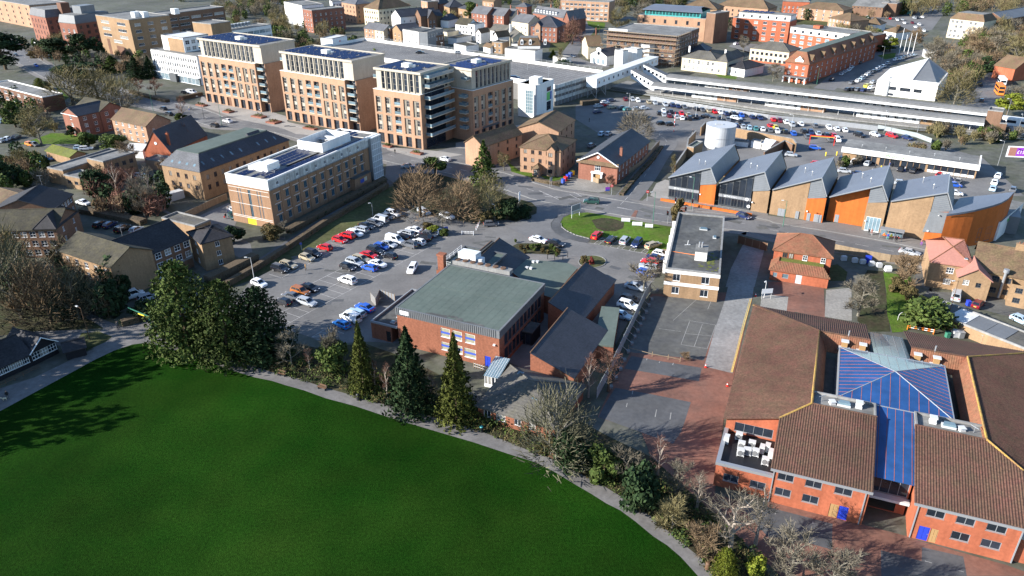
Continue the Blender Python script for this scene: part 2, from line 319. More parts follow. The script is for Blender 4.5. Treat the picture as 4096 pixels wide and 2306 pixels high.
class Bld:
 def __init__(s,name,label,cat,P0,P1,D,group=None):
  P0=Vector(P0);P1=Vector(P1);d=(P1-P0).to_2d();s.L=d.length;s.a=math.atan2(d.y,d.x)
  u=d.normalized();v=Vector((-u.y,u.x))
  s.D=D if isinstance(D,(int,float))else abs((Vector(D)-P1).to_2d().dot(v))
  s.root=thing(name,label,cat,(P0.x,P0.y,0),s.a,group)
  s.split=P0.to_2d().length<265;s.o=P0.to_2d();s.u=u;s.v=v
 def loc(s,P):
  d=Vector(P).to_2d()-s.o;return d.dot(s.u),d.dot(s.v)
 def win(s,o,t,r,parent=None):
  w,h,st=r[2],r[3],r[4];an=math.atan2(t[1],t[0]);l=(o[0]+t[0]*r[0],o[1]+t[1]*r[0],r[1]);pr=parent or s.root
  if st.startswith('door:'):return put('door',door_mesh(w,h,st[5:]),pr,l,an)
  if st=='hole':return
  f,p,one=window_meshes(w,h,st)
  if s.split:put('pane',p,put('window',f,pr,l,an))
  else:put('window',one,pr,l,an)
 def walls(s,h,mat,F=(),R=(),K=(),L=(),x=None,y=None,z0=0.0,name='wall',dep=.16,faces='FRKL',gab=None):
  """walls of a rectangle; gab=(axis, rise) adds the gable triangles"""
  x0,x1=x or(0,s.L);y0,y1=y or(0,s.D);mb=MB();l,d=x1-x0,y1-y0
  for k,o,t,n,hs in(('F',(x0,y0),(1,0),l,F),('R',(x1,y0),(0,1),d,R),('K',(x1,y1),(-1,0),l,K),('L',(x0,y1),(0,-1),d,L)):
   if k not in faces:continue
   wall_quads(mb,o,t,n,z0,h,hs,0,dep)
   for r in hs:s.win(o,t,r)
  if gab:
   if gab[0]=='u':
    for xx,a,b in((x0,y1,y0),(x1,y0,y1)):mb.face([(xx,a,h),(xx,b,h),(xx,(y0+y1)/2,h+gab[1])])
   else:
    for yy,a,b in((y0,x0,x1),(y1,x1,x0)):mb.face([(a,yy,h),(b,yy,h),((x0+x1)/2,yy,h+gab[1])])
  return mb.build(name,mat,s.root)
 def flat(s,h,mat,cap=None,par=.5,th=.3,x=None,y=None,name='roof'):
  x0,x1=x or(0,s.L);y0,y1=y or(0,s.D);mb=MB()
  t=th if cap else 0
  mb.box(x0+t,x1-t,y0+t,y1-t,h-.4,h-par if cap else h,0)
  if cap:
   for a,b,c,d in((x0-.03,x1+.03,y0-.03,y0+th),(x0-.03,x1+.03,y1-th,y1+.03),(x0-.03,x0+th,y0+th,y1-th),(x1-th,x1+.03,y0+th,y1-th)):mb.box(a,b,c,d,h-.35,h+.05,1)
  return mb.build(name,[mat,cap or mat],s.root)
 def gable(s,h,rise,axis,mat,over=.35,x=None,y=None,t=.18,name='roof',ridge='ridge',rm=None):
  x0,x1=x or(0,s.L);y0,y1=y or(0,s.D);mb=MB()
  if axis=='u':
   m=(y0+y1)/2;sl=rise/(m-y0);e=h-over*sl
   mb.slab([(x0-over,y0-over,e+.02),(x1+over,y0-over,e+.02),(x1+over,m,h+rise+.02),(x0-over,m,h+rise+.02)],t)
   mb.slab([(x1+over,y1+over,e+.02),(x0-over,y1+over,e+.02),(x0-over,m,h+rise+.02),(x1+over,m,h+rise+.02)],t)
   a,b=(x0-over,m,h+rise),(x1+over,m,h+rise)
  else:
   m=(x0+x1)/2;sl=rise/(m-x0);e=h-over*sl
   mb.slab([(x0-over,y1+over,e+.02),(x0-over,y0-over,e+.02),(m,y0-over,h+rise+.02),(m,y1+over,h+rise+.02)],t)
   mb.slab([(x1+over,y0-over,e+.02),(x1+over,y1+over,e+.02),(m,y1+over,h+rise+.02),(m,y0-over,h+rise+.02)],t)
   a,b=(m,y0-over,h+rise),(m,y1+over,h+rise)
  o=mb.build(name,mat,s.root)
  q=MB();q.bar(a,b,.16,6);q.build(ridge,rm or mat,o);return o
 def hip(s,h,rise,mat,axis='u',over=.4,x=None,y=None,name='roof',rm=None,hips=(1,1),k=1.0):
  x0,x1=x or(0,s.L);y0,y1=y or(0,s.D);x0-=over;x1+=over;y0-=over;y1+=over;mb=MB();z=h;rz=h+rise
  if axis=='u':m=(y0+y1)/2;i=(m-y0)*k;A=(x0+i*hips[0],m,rz);B=(x1-i*hips[1],m,rz);c=[(x0,y0,z),(x1,y0,z),(x1,y1,z),(x0,y1,z)]
  else:m=(x0+x1)/2;i=(m-x0)*k;A=(m,y0+i*hips[0],rz);B=(m,y1-i*hips[1],rz);c=[(x1,y0,z),(x1,y1,z),(x0,y1,z),(x0,y0,z)]
  mb.face([c[0],c[1],B,A]);mb.face([c[2],c[3],A,B]);mb.face([c[1],c[2],B]);mb.face([c[3],c[0],A])
  mb.box(x0,x1,y0,y1,z-.22,z-.003)
  o=mb.build(name,mat,s.root);q=MB()
  for a,b in((A,B),(c[0],A),(c[3],A),(c[1],B),(c[2],B)):q.bar(a,b,.13,5)
  q.build('ridge',rm or mat,o);return o
 def box(s,name,x0,x1,y0,y1,z0,z1,mat,parent=None):
  mb=MB();mb.box(x0,x1,y0,y1,z0,z1);return mb.build(name,mat,parent or s.root)
 def chimney(s,x,y,z0,z1,mat='brick_red',w=.8,d=.6):
  mb=MB();mb.box(x-w/2,x+w/2,y-d/2,y+d/2,z0,z1,0);mb.box(x-w/2-.06,x+w/2+.06,y-d/2-.06,y+d/2+.06,z1-.25,z1-.05,0)
  for k in(-.2,.2):mb.cyl(x+k*w,y,z1,z1+.4,.1,6,1)
  mb.build('chimney',[mat,'tile_red'],s.root)
 def sub(s,mb,name,mats,**kw):return mb.build(name,mats,s.root,**kw)
def vent_mesh(kind,c={}):
 if kind in c:return c[kind]
 mb=MB()
 if kind=='roof_vent':mb.box(-.5,.5,-.5,.5,0,.25,0);mb.box(-.42,.42,-.42,.42,.25,.6,0);mb.box(-.55,.55,-.55,.55,.6,.68,0)
 elif kind=='skylight':mb.box(-.7,.7,-.5,.5,0,.2,0);mb.slab([(-.62,-.42,.42),(.62,-.42,.42),(.5,.3,.46),(-.5,.3,.46)],.25,1)
 elif kind=='air_unit':
  mb.box(-.5,.5,-.19,.19,.15,.95,0);mb.box(-.5,-.4,-.19,.19,0,.15,0);mb.box(.4,.5,-.19,.19,0,.15,0)
  mb.bar((-.1,-.2,.55),(-.1,-.22,.55),.33,12,1);mb.box(.3,.46,-.21,-.19,.3,.8,1)
 elif kind=='flue':mb.cyl(0,0,0,1.2,.12,8,0);mb.cyl(0,0,1.2,1.4,.2,8,0,.1)
 elif kind=='solar_panel':mb.slab([(-.85,-.5,.12),(.85,-.5,.12),(.85,.5,.42),(-.85,.5,.42)],.04,1);mb.box(-.8,.8,.42,.46,0,.36,0)
 c[kind]=mb.mesh(kind,{'skylight':['off_white','glass_pale'],'air_unit':['off_white','fan'],'flue':['steel'],'solar_panel':['off_white','panel_blue']}.get(kind,['off_white']))
 return c[kind]
def item(s,kind,x,y,z,rz=0.0,sc=1.0,sz=None):
 o=put(kind,vent_mesh(kind),s.root,(x,y,z),rz);o.scale=(sc,sc,sz or sc)if not isinstance(sc,tuple)else sc;return o
 # ------------------- ground, roads, paths
def ext(a,b,d):a=Vector(a);b=Vector(b);return b+(b-a).normalized()*d
sheet('ground',[(-1500,-200),(1500,-200),(1500,2200),(-1500,2200)],'ground',-.02)
def run(*parts):
 out=[]
 for cr,s in parts:out+=poly(cr,s)
 return out
low=run((2,'0,1240 240,1110 500,970 740,840 960,720 1150,630 1330,570 1440,555 1560,565 1700,610 1860,670 2100,745 2350,835 2560,900'),(12,'160,935 300,980 480,1030 700,1110 1000,1190 1300,1290 1600,1380 1830,1449'),(13,'2190,105 2560,228'),(23,'250,310 440,410 620,520 800,625 950,720 1090,790 1240,900 1420,1050 1560,1140 1700,1260 1800,1370 1870,1449'))
up=run((2,'0,1010 350,900 700,730 860,650 950,610 1020,575 1100,500 1240,450 1480,470 1600,490 1760,540 2000,620 2240,690 2560,790'),(12,'200,860 420,910 650,990 1000,1090 1150,1140 1450,1210 1900,1330 2200,1420 2280,1449'),(13,'2560,110'),(23,'200,200 370,260 620,390 850,500 1080,640 1250,760 1400,850 1560,990 1700,1110 1900,1270 2020,1449'))
low=[ext(low[3],low[0],90)]+low+[ext(low[-3],low[-1],40)]
up=[ext(up[2],up[0],90)]+up+[ext(up[-3],up[-1],40)]
PATH_EDGE=up[9:]
sheet('playing_field',low+[(60,5),(-200,-30),(-330,20)],'grass_field',0)
sheet('park_path',low+up[::-1],'path',.004)
sheet('planting_bed',up[9:]+run((23,'2600,1449 2000,700 1400,250 1000,60'),(22,'700,1350 300,1449'),(12,'2300,1250 1900,900 1500,700 1100,560 600,600 150,500'),(2,'2300,380 2000,250 1750,300')),'earth',0)
sheet('lane',run((2,'1020,575 1100,500 1240,450 1480,470 1600,490 1800,400 1650,280 1500,330 1400,360 1230,395 1050,320 800,210 700,215 960,350 1045,410 990,450 820,420 300,440 0,520 0,600 300,560 830,600 950,610')),'path',.008)
sheet('lane_verge',run((2,'820,455 1000,440 1130,490 1060,545 940,600 860,640 780,520')),'grass_dull',.012)
sheet('wood_floor',run((2,'0,480 820,415 1040,405 940,345 700,215 300,100 0,0'),(1,'0,1000'),(1,'-300,600'),(2,'-400,500')),'earth',.0)
sheet('car_park',run((12,'-250,200'),(11,'-60,1380 100,1300 470,1110 760,960 1180,740 1420,650 1640,700 2230,810 2450,770 2576,640'),(21,'380,830 760,1000 1400,1110 1560,1180'),(22,'1300,100 1050,560 300,900'),(12,'2450,700 1450,560 1150,540 700,560 560,500 300,420')),'asphalt',.0)
sheet('car_park_verge',run((11,'-420,1500 0,1290 440,1000 660,850 1000,650 1330,440 1430,400 1420,640 1180,736 760,955 470,1105 100,1295 -60,1375')),'grass_dull',.004)
fp=run((2,'1560,330'),(1,'2150,1440'),(11,'0,1225 420,950 700,770 1000,590 1310,400 1400,320'))
strip('footpath',fp,3.6,'asphalt_dark',.012)
sheet('hotel_drive',run((1,'1620,640 1880,780 2300,590 2400,740 2330,900 2520,1000 2576,1250 2300,1080 1900,830 1640,680')),'asphalt',.004)
sheet('tree_island',run((11,'1380,400 1500,300 1700,290 1960,330 2150,320 2400,360 2576,420'),(21,'180,580 250,640 240,700 180,750 60,790'),(11,'2450,745 2230,795 2040,760 1640,680 1440,630')),'earth',.008)
isl=run((21,'490,790 520,740 600,705 760,690 950,720 1200,765 1500,820 1690,850 1640,1010 1600,1090 1560,1130 1350,1105 1385,1065 1345,1020 1200,1000 1060,965 910,935 780,950 640,915 540,870 495,830'))
sheet('grass_island',isl,'grass',.05)
sheet('bare_patch',run((21,'800,770 900,745 1020,755 1130,790 1120,850 1040,880 930,880 850,850')),'earth',.055)
sheet('island_pavement',run((21,'440,740 395,800 400,850 440,900 540,950 680,985 760,997 790,958 640,918 540,873 488,832 486,790 515,735 600,702 740,686 730,670 560,690')),'asphalt_dark',.03)
kerb=run((21,'493,800 497,835 545,875 640,920 780,957'))
for i in range(len(kerb)-1):
 a,b=kerb[i],kerb[i+1];n=max(1,int((b-a).length/.95))
 for k in range(n):
  q=MB();q.box(-.44,.44,-.09,.09,0,.2);p=a.lerp(b,(k+.5)/n)
  q.build('kerbstone','concrete',bpy.data.objects['grass_island'],(p.x,p.y,0),math.atan2(b.y-a.y,b.x-a.x))
oval=[W(21,808+138*math.cos(t*math.pi/12),1186-62*math.sin(t*math.pi/12))for t in range(24)]
sheet('oval_bed',oval,'grass_dull',.05);ov2=oval+[oval[0]]
strip('oval_kerb',ov2,.2,'concrete',.12,0)
sheet('shrub_bed',run((21,'-20,1040 60,1000 300,1000 500,1060 480,1120 330,1110 80,1100')),'earth',.012)
sheet('entrance_paving',run((21,'80,1110 330,1120 520,1130 680,1120 660,1225 560,1200 400,1180 60,1160')),'pavement',.008)
main=smooth(run((0,'60,400 180,520 330,640 620,790 1000,900 1380,1005 1604,1056 1956,1134 2268,1251'),(10,'108,1262'),(11,'700,-40 1330,110 1560,165 1900,225 2400,340'),(21,'300,500 700,575 1241,668 1800,745 2400,810'),(31,'20,865 640,965 1350,1100 1750,1210 2300,1400')),3)
strip('main_road',main,10.5,'road',.016)
side=smooth(run((21,'1060,640 1180,520 1330,330 1450,140 1560,-20'),(20,'1480,1340 1720,1240')),3)
strip('station_road',side,7.5,'road',.020)
for nm,ln in(('pavement',offset_line(main,-6.6)),('pavement',offset_line(main,6.6))):
 strip(nm,[p for p in ln],2.4,'pavement',.028)
sheet('junction',run((11,'1330,60 1750,90 2350,-60 2560,240'),(21,'0,310 500,440 860,500 1080,520 1290,600 1240,700 1000,690 740,665 440,735 390,800 395,850 440,905 560,960 380,990 190,960 -60,830 250,700 250,640 180,570 0,520'),(11,'2380,400 2000,330 1760,300 1500,290 1380,390 1300,330')),'road',.032)
sheet('paved_forecourt',run((0,'2030,960 2090,1010 2400,1070 2576,1100'),(10,'0,1080 300,1170 320,1230 600,1290 900,1380 1150,1430'),(11,'900,0 1700,60 1900,80 2080,110 1900,140 1640,150 1320,60 1300,20 800,-150'),(10,'700,1370 400,1350 260,1290 60,1250'),(0,'2400,1200 2200,1130 2000,1060')),'paving_pale',.036)
sheet('shop_pavement',run((10,'2010,1440 2200,1400 2576,1270'),(20,'200,1240 120,1340'),(10,'2560,1420'),(11,'2250,60 2010,40')),'paving_pale',.036)
sheet('clinic_pavement',run((21,'1290,590 1370,530 1480,540 1580,545 1900,600 2420,650 2576,700'),(31,'0,720 390,775 760,800 1120,870 1340,910 1640,1010 1640,1105 1270,1010 660,905 0,790'),(21,'2300,740 1800,690 1500,665 1320,620')),'pavement',.036)
sheet('corner_ramp',run((21,'1390,520 1450,400 1540,360 1580,370 1580,550 1460,550')),'paving_pale',.05)
sheet('flats_lawn',run((21,'-300,250 -30,190 90,280 230,290 215,372 60,360 -300,320')),'grass',.02)
sheet('flats_lawn',run((21,'290,320 480,335 560,300 520,350 420,375 330,350')),'grass',.02)
sheet('flats_pavement',run((21,'-300,330 60,372 380,420 500,460 860,495 1000,520 1090,525 880,540 480,475 0,400 -300,360')),'pavement',.04)
sheet('chapel_yard',run((21,'480,420 700,330 780,345 1040,380 930,480 870,490 490,445')),'gravel',.01)
sheet('lamp_verge',run((0,'520,1340 700,1345 840,1400 800,1449'),(1,'420,0 200,0')),'grass',.01)
sheet('garden_lawn',run((0,'560,860 700,980 640,1010 600,960')),'grass',.01)
sheet('yard_paving',run((22,'1400,60 2440,40 2360,330 2240,860 2130,1320'),(23,'2090,200 2040,620 2560,800'),(33,'0,690 900,900 940,930 1400,1050 1500,1090 2400,1340 2700,1449 -400,1449'),(23,'2700,1449 1900,700 1400,250 1300,0'),(22,'860,1300 1050,880 1250,560')),'red_paving',.012)
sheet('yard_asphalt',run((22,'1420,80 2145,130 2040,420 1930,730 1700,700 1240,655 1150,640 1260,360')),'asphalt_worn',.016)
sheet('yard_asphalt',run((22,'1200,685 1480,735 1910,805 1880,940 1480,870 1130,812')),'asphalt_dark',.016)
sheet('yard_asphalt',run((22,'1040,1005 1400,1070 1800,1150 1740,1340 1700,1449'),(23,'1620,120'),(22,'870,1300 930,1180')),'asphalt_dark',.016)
sheet('yard_road',run((22,'2180,-40 2440,-60 2420,90 2340,340 2220,860 1935,790 2040,420 2140,130')),'concrete',.020)
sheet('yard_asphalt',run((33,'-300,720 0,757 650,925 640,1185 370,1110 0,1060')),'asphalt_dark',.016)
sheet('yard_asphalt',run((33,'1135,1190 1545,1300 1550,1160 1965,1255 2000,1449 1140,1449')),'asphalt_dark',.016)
sheet('yard_lane',run((21,'2330,1000 2540,1060 2440,1440 2150,1440 2200,1260')),'concrete',.024)
strip('yellow_line',run((22,'2410,110 2335,380 2270,640 2215,850')),.18,'marking_yellow',.026);strip('yellow_line',run((22,'2395,110 2320,380 2258,640 2203,850')),.12,'marking_yellow',.026)
sheet('brick_yard',run((32,'0,-60 560,-60 575,300 270,240 180,330 0,340')),'red_paving',.010)
sheet('grey_yard',run((32,'-60,60 205,90 175,330 -100,330')),'gravel',.014);sheet('grey_yard',run((32,'585,20 840,0 845,330 800,330 570,290')),'gravel',.014)
sheet('garden_path',run((31,'1000,1270 1160,1280 1180,1449'),(32,'1210,250 1230,440 1000,440 900,330 900,0'),(31,'900,1440')),'earth',.010)
sheet('garden_lawn',run((31,'1160,1290 1430,1330 1470,1449'),(32,'1450,0 1520,180 1560,330 1380,440 1250,450 1200,270 1190,30')),'grass',.014)
sheet('garden_lawn',run((31,'600,1230 700,1210 800,1290 780,1380 600,1380')),'grass_dull',.014)
sheet('back_yards',run((31,'1480,1260 1650,1290 1640,1440'),(32,'1560,80 1900,150 2576,330 2576,60 1650,40 1480,-40')),'asphalt_worn',.008)
sheet('station_lot',run((20,'640,1065 900,985 1380,1000'),(30,'700,1255 1650,1449'),(31,'2160,140 2576,520 1880,560'),(21,'1560,60'),(20,'1420,1400 1000,1420 640,1200')),'asphalt',-.012)
sheet('showroom_lot',run((30,'600,865 1070,955 1250,640 1620,560 1720,480 1400,520 1150,560 960,560 820,700')),'asphalt',-.012);sheet('retail_lot',run((30,'940,200 1110,110 1620,50 1760,150 1650,300 1440,310 1200,250')),'asphalt',-.012);sheet('villa_lot',run((20,'2400,640 2576,600 2576,460 2230,420 2180,470'),(30,'180,620 150,720'),(20,'2500,760')),'asphalt',-.012)
strip('bypass',smooth(run((30,'2120,1100 2190,900 2260,760 2345,660 2310,600 2150,585 1900,560')),3),13,'road',-.008);strip('fork_road',smooth(run((20,'980,660 800,650 620,600 585,540 680,400 760,310 790,230 980,170 1200,190')),3),9,'road',-.008);strip('flats_road',smooth(run((30,'560,900 760,740 960,600 1080,520 960,440 880,380 900,300')),3),9,'road',-.008)
sheet('green',run((20,'755,212 940,228 930,285 850,292 765,255')),'grass',-.006);sheet('villa_lawn',run((20,'2030,742 2270,772 2250,800 2080,775')),'grass',-.006);sheet('showroom_lawn',run((30,'1100,560 1290,530 1275,580 1180,600')),'grass',-.006);sheet('garden_lawn',run((0,'500,1340 700,1345 690,1449 480,1449')),'grass',-.006)
for s in('1380,130 1480,120 1520,60 1400,50','1220,20 1380,25 1390,60 1240,70','1960,20 2200,30 2180,70 1980,60','1700,110 1850,150 1830,180 1690,140','560,40 640,150 720,180 1000,160 900,60'):
 v=[float(q)for q in s.replace(' ',',').split(',')];sheet('gardens',[WD(v[i],v[i+1])for i in range(0,8,2)],'grass_dull',-.016)
for ln in(offset_line(main,-5.35),offset_line(main,5.35)):strip('kerb',ln,.22,'concrete',.11,0)
for s,m in((21,'asphalt_dark'),(22,'asphalt_worn')):
 pm=MB();random.seed(s)
 for k in range(34):
  a=WD(random.uniform(700,1650),random.uniform(500,780))if k<16 else main[random.randrange(8,len(main)-6)]+Vector((random.uniform(-4,4),random.uniform(-4,4),0));t=random.uniform(-.7,.9);l,w=random.uniform(1,6),random.uniform(.6,2);u=Vector((math.cos(t),math.sin(t)));v=Vector((-u.y,u.x));z=.0355+k*.0006+(s-21)*.0003 if k>=16 else.003+k*.0005+(s-21)*.00025
  pm.face([(a.x+u.x*i*l+v.x*j*w,a.y+u.y*i*l+v.y*j*w,z)for i,j in((0,0),(1,0),(1,1),(0,1))])
 pm.build('tarmac_patches',m,kind='structure')
mk=MB()
def line(a,b,w=.1,z=.040,mb=None):
 d=(b-a).to_2d();n=Vector((-d.y,d.x)).normalized()*w/2;(mb or mk).face([(a.x-n.x,a.y-n.y,z),(b.x-n.x,b.y-n.y,z),(b.x+n.x,b.y+n.y,z),(a.x+n.x,a.y+n.y,z)])
def dashes(ln,on,off,w,z,mb=None):
 acc=0
 for a,b in zip(ln,ln[1:]):
  L=(b-a).length;s=0
  while s<L-on:line(a.lerp(b,s/L),a.lerp(b,(s+on)/L),w,z,mb);s+=on+off
dashes(main,3,4,.14,.046);dashes(side,3,4,.12,.046)
dashes(offset_line(main,5.0),6,.01,.1,.046);dashes(offset_line(main,-5.0),6,.01,.1,.046)
for s in('270,470 470,560','330,530 500,540','580,510 680,560','620,485 700,530','1060,640 1210,668'):a,b=poly(21,s);line(a,b,.2,.05)
mk.build('road_markings','marking',kind='structure')
rp=MB();rp.face([(p.x,p.y,.05)for p in poly(21,'1195,735 1240,668 1268,672 1240,745')]);rp.face([(p.x,p.y,.05)for p in poly(21,'1655,690 1700,640 1760,648 1740,690')]);rp.build('crossing_paving','red_paving',kind='structure')
bm_=MB()
def bays(c0,c1,dep,n,back=True,z=.012):
 """bay lines: front edge c0-c1, dep = vector of a bay"""
 for i in range(n+1):p=c0.lerp(c1,i/n);line(p,p+dep,.09,z,bm_)
 line(c0,c1,.12,z+.002,bm_)
t6=lambda x,y:W(11,x,y)
A0,A1=t6(565,1402),t6(1625,868);D0=t6(1120,1372)-t6(800,1278)
A00=A0+(A0-A1).normalized()*30
bays(A00,A1,D0,int((A1-A00).length/2.42));line(A00+D0*.5,A1+D0*.5,.1,.016,bm_);line(A00+D0,A1+D0,.1,.016,bm_)
N0,N1=t6(130,1310),t6(1500,610);bays(N0+D0*.42,N1+D0*.42,D0*-.42,int((N1-N0).length/2.45))
for s in('560,497 840,330','560,497 720,455','570,497 800,480','610,525 800,505','620,455 820,437','840,330 720,400','720,400 885,460'):a,b=poly(12,s);line(a,b,.12,.012,bm_)
h0,h1=W(21,760,995),W(21,1350,1105)
for i in range(5):
 a=h0.lerp(h1,(i+.55)/5);b=h0.lerp(h1,(i+.95)/5);d=W(21,960,940)-W(21,860,1015)
 line(a,a+d,.1,.012,bm_);line(b,b+d*.9,.1,.012,bm_)
 for k in(0,.35,.7):line(a.lerp(a+d,k),b.lerp(b+d*.9,k+.3),.1,.014,bm_)
line(h0,h1,.12,.012,bm_)
for i in range(9):a=W(21,1330,1180).lerp(W(22,1100,140),i/8);line(a,a+Vector((4.6,-.6,0)),.1,.012,bm_)
bm_.build('bay_markings','marking',kind='structure');bm_=MB()
for s in('1620,330 1880,95','1790,330 2050,375','1790,330 1700,570','1915,365 1832,595','1700,570 1965,612','2050,375 1965,612','1745,460 2010,485','1480,410 1700,440','1970,215 2000,140'):a,b=poly(22,s);line(a,b,.1,.020,bm_)
for s in('1600,1255 1590,1325','1455,1225 1440,1300','1215,1035 1210,1070','1490,740 1480,755','1360,710 1352,728','1625,755 1615,775','1160,1160 1150,1200'):a,b=poly(22,s);line(a,b,.14,.020,bm_)
for s in('1900,1390 1970,1410','1580,1300 1650,1320','450,900 452,925','75,805 72,830'):a,b=poly(33,s);line(a,b,.1,.020,bm_)
bm_.build('yard_markings','marking_faded',kind='structure')
# ------------------- roof ribs (tiles, seams) clipped to a roof plane
def ribs(mb,P,up,sp,r,m=0,wf=.5):
 """P roof polygon (3d), up = plan direction of the ribs; every rib is a small two-sided ridge"""
 P=[Vector(p)for p in P];n=None
 for i in range(1,len(P)-1):
  n=(P[i]-P[0]).cross(P[i+1]-P[0])
  if n.length>1e-6:break
 n.normalize();n=n if n.z>0 else-n
 u=Vector((up[0],up[1],0)).normalized();w=Vector((-u.y,u.x,0));d0=n.dot(P[0])
 def Z(x,y):return(d0-n.x*x-n.y*y)/n.z
 q=[(p.dot(w),p.dot(u))for p in P];s=min(a for a,b in q)+sp*.5;e=max(a for a,b in q)
 while s<e:
  ts=[]
  for(a0,b0),(a1,b1)in zip(q,q[1:]+q[:1]):
   if(a0<=s)!=(a1<=s):ts.append(b0+(b1-b0)*(s-a0)/(a1-a0))
  ts.sort()
  for t0,t1 in zip(ts[::2],ts[1::2]):
   if t1-t0<.2:continue
   def pt(t,o,h):c=w*(s+o)+u*t;return(c.x,c.y,Z(c.x,c.y)+h)
   f=sp*wf*.5
   mb.face([pt(t0,f,.012),pt(t0,0,r),pt(t1,0,r),pt(t1,f,.012)],m)if False else mb.face([pt(t0,-f,.012),pt(t1,-f,.012),pt(t1,0,r),pt(t0,0,r)][::-1],m)
   mb.face([pt(t0,0,r),pt(t1,0,r),pt(t1,f,.012),pt(t0,f,.012)][::-1],m)
  s+=sp
def slope(B,pts,mat,up,sp=.34,r=.07,t=.18,name='roof',rname='roof_tiles',rmat=None,wf=.8):
 mb=MB();P=[Vector(p)for p in pts]
 nz=sum(P[i].x*P[(i+1)%len(P)].y-P[(i+1)%len(P)].x*P[i].y for i in range(len(P)))
 if nz<0:P=P[::-1]
 mb.slab(P,t);o=mb.build(name,mat,B.root)
 if sp:
  q=MB();ribs(q,P,up,sp,r,0,wf);q.build(rname,rmat or mat,o,kind='stuff')
 return o
def fpanel(B,name,pts,v,mat,th=.3,parent=None):
 """vertical panel: pts are (u, z) seen from the front, front face at v"""
 mb=MB();n=len(pts);a=[(p[0],v,p[1])for p in pts];b=[(p[0],v+th,p[1])for p in pts]
 mb.face(a);mb.face(b[::-1])
 for i in range(n):mb.face([a[(i+1)%n],a[i],b[i],b[(i+1)%n]])
 return mb.build(name,mat,parent or B.root)
def bars(B,name,segs,r,mat,n=4):
 mb=MB()
 for a,b in segs:mb.bar(a,b,r,n)
 return mb.build(name,mat,B.root)
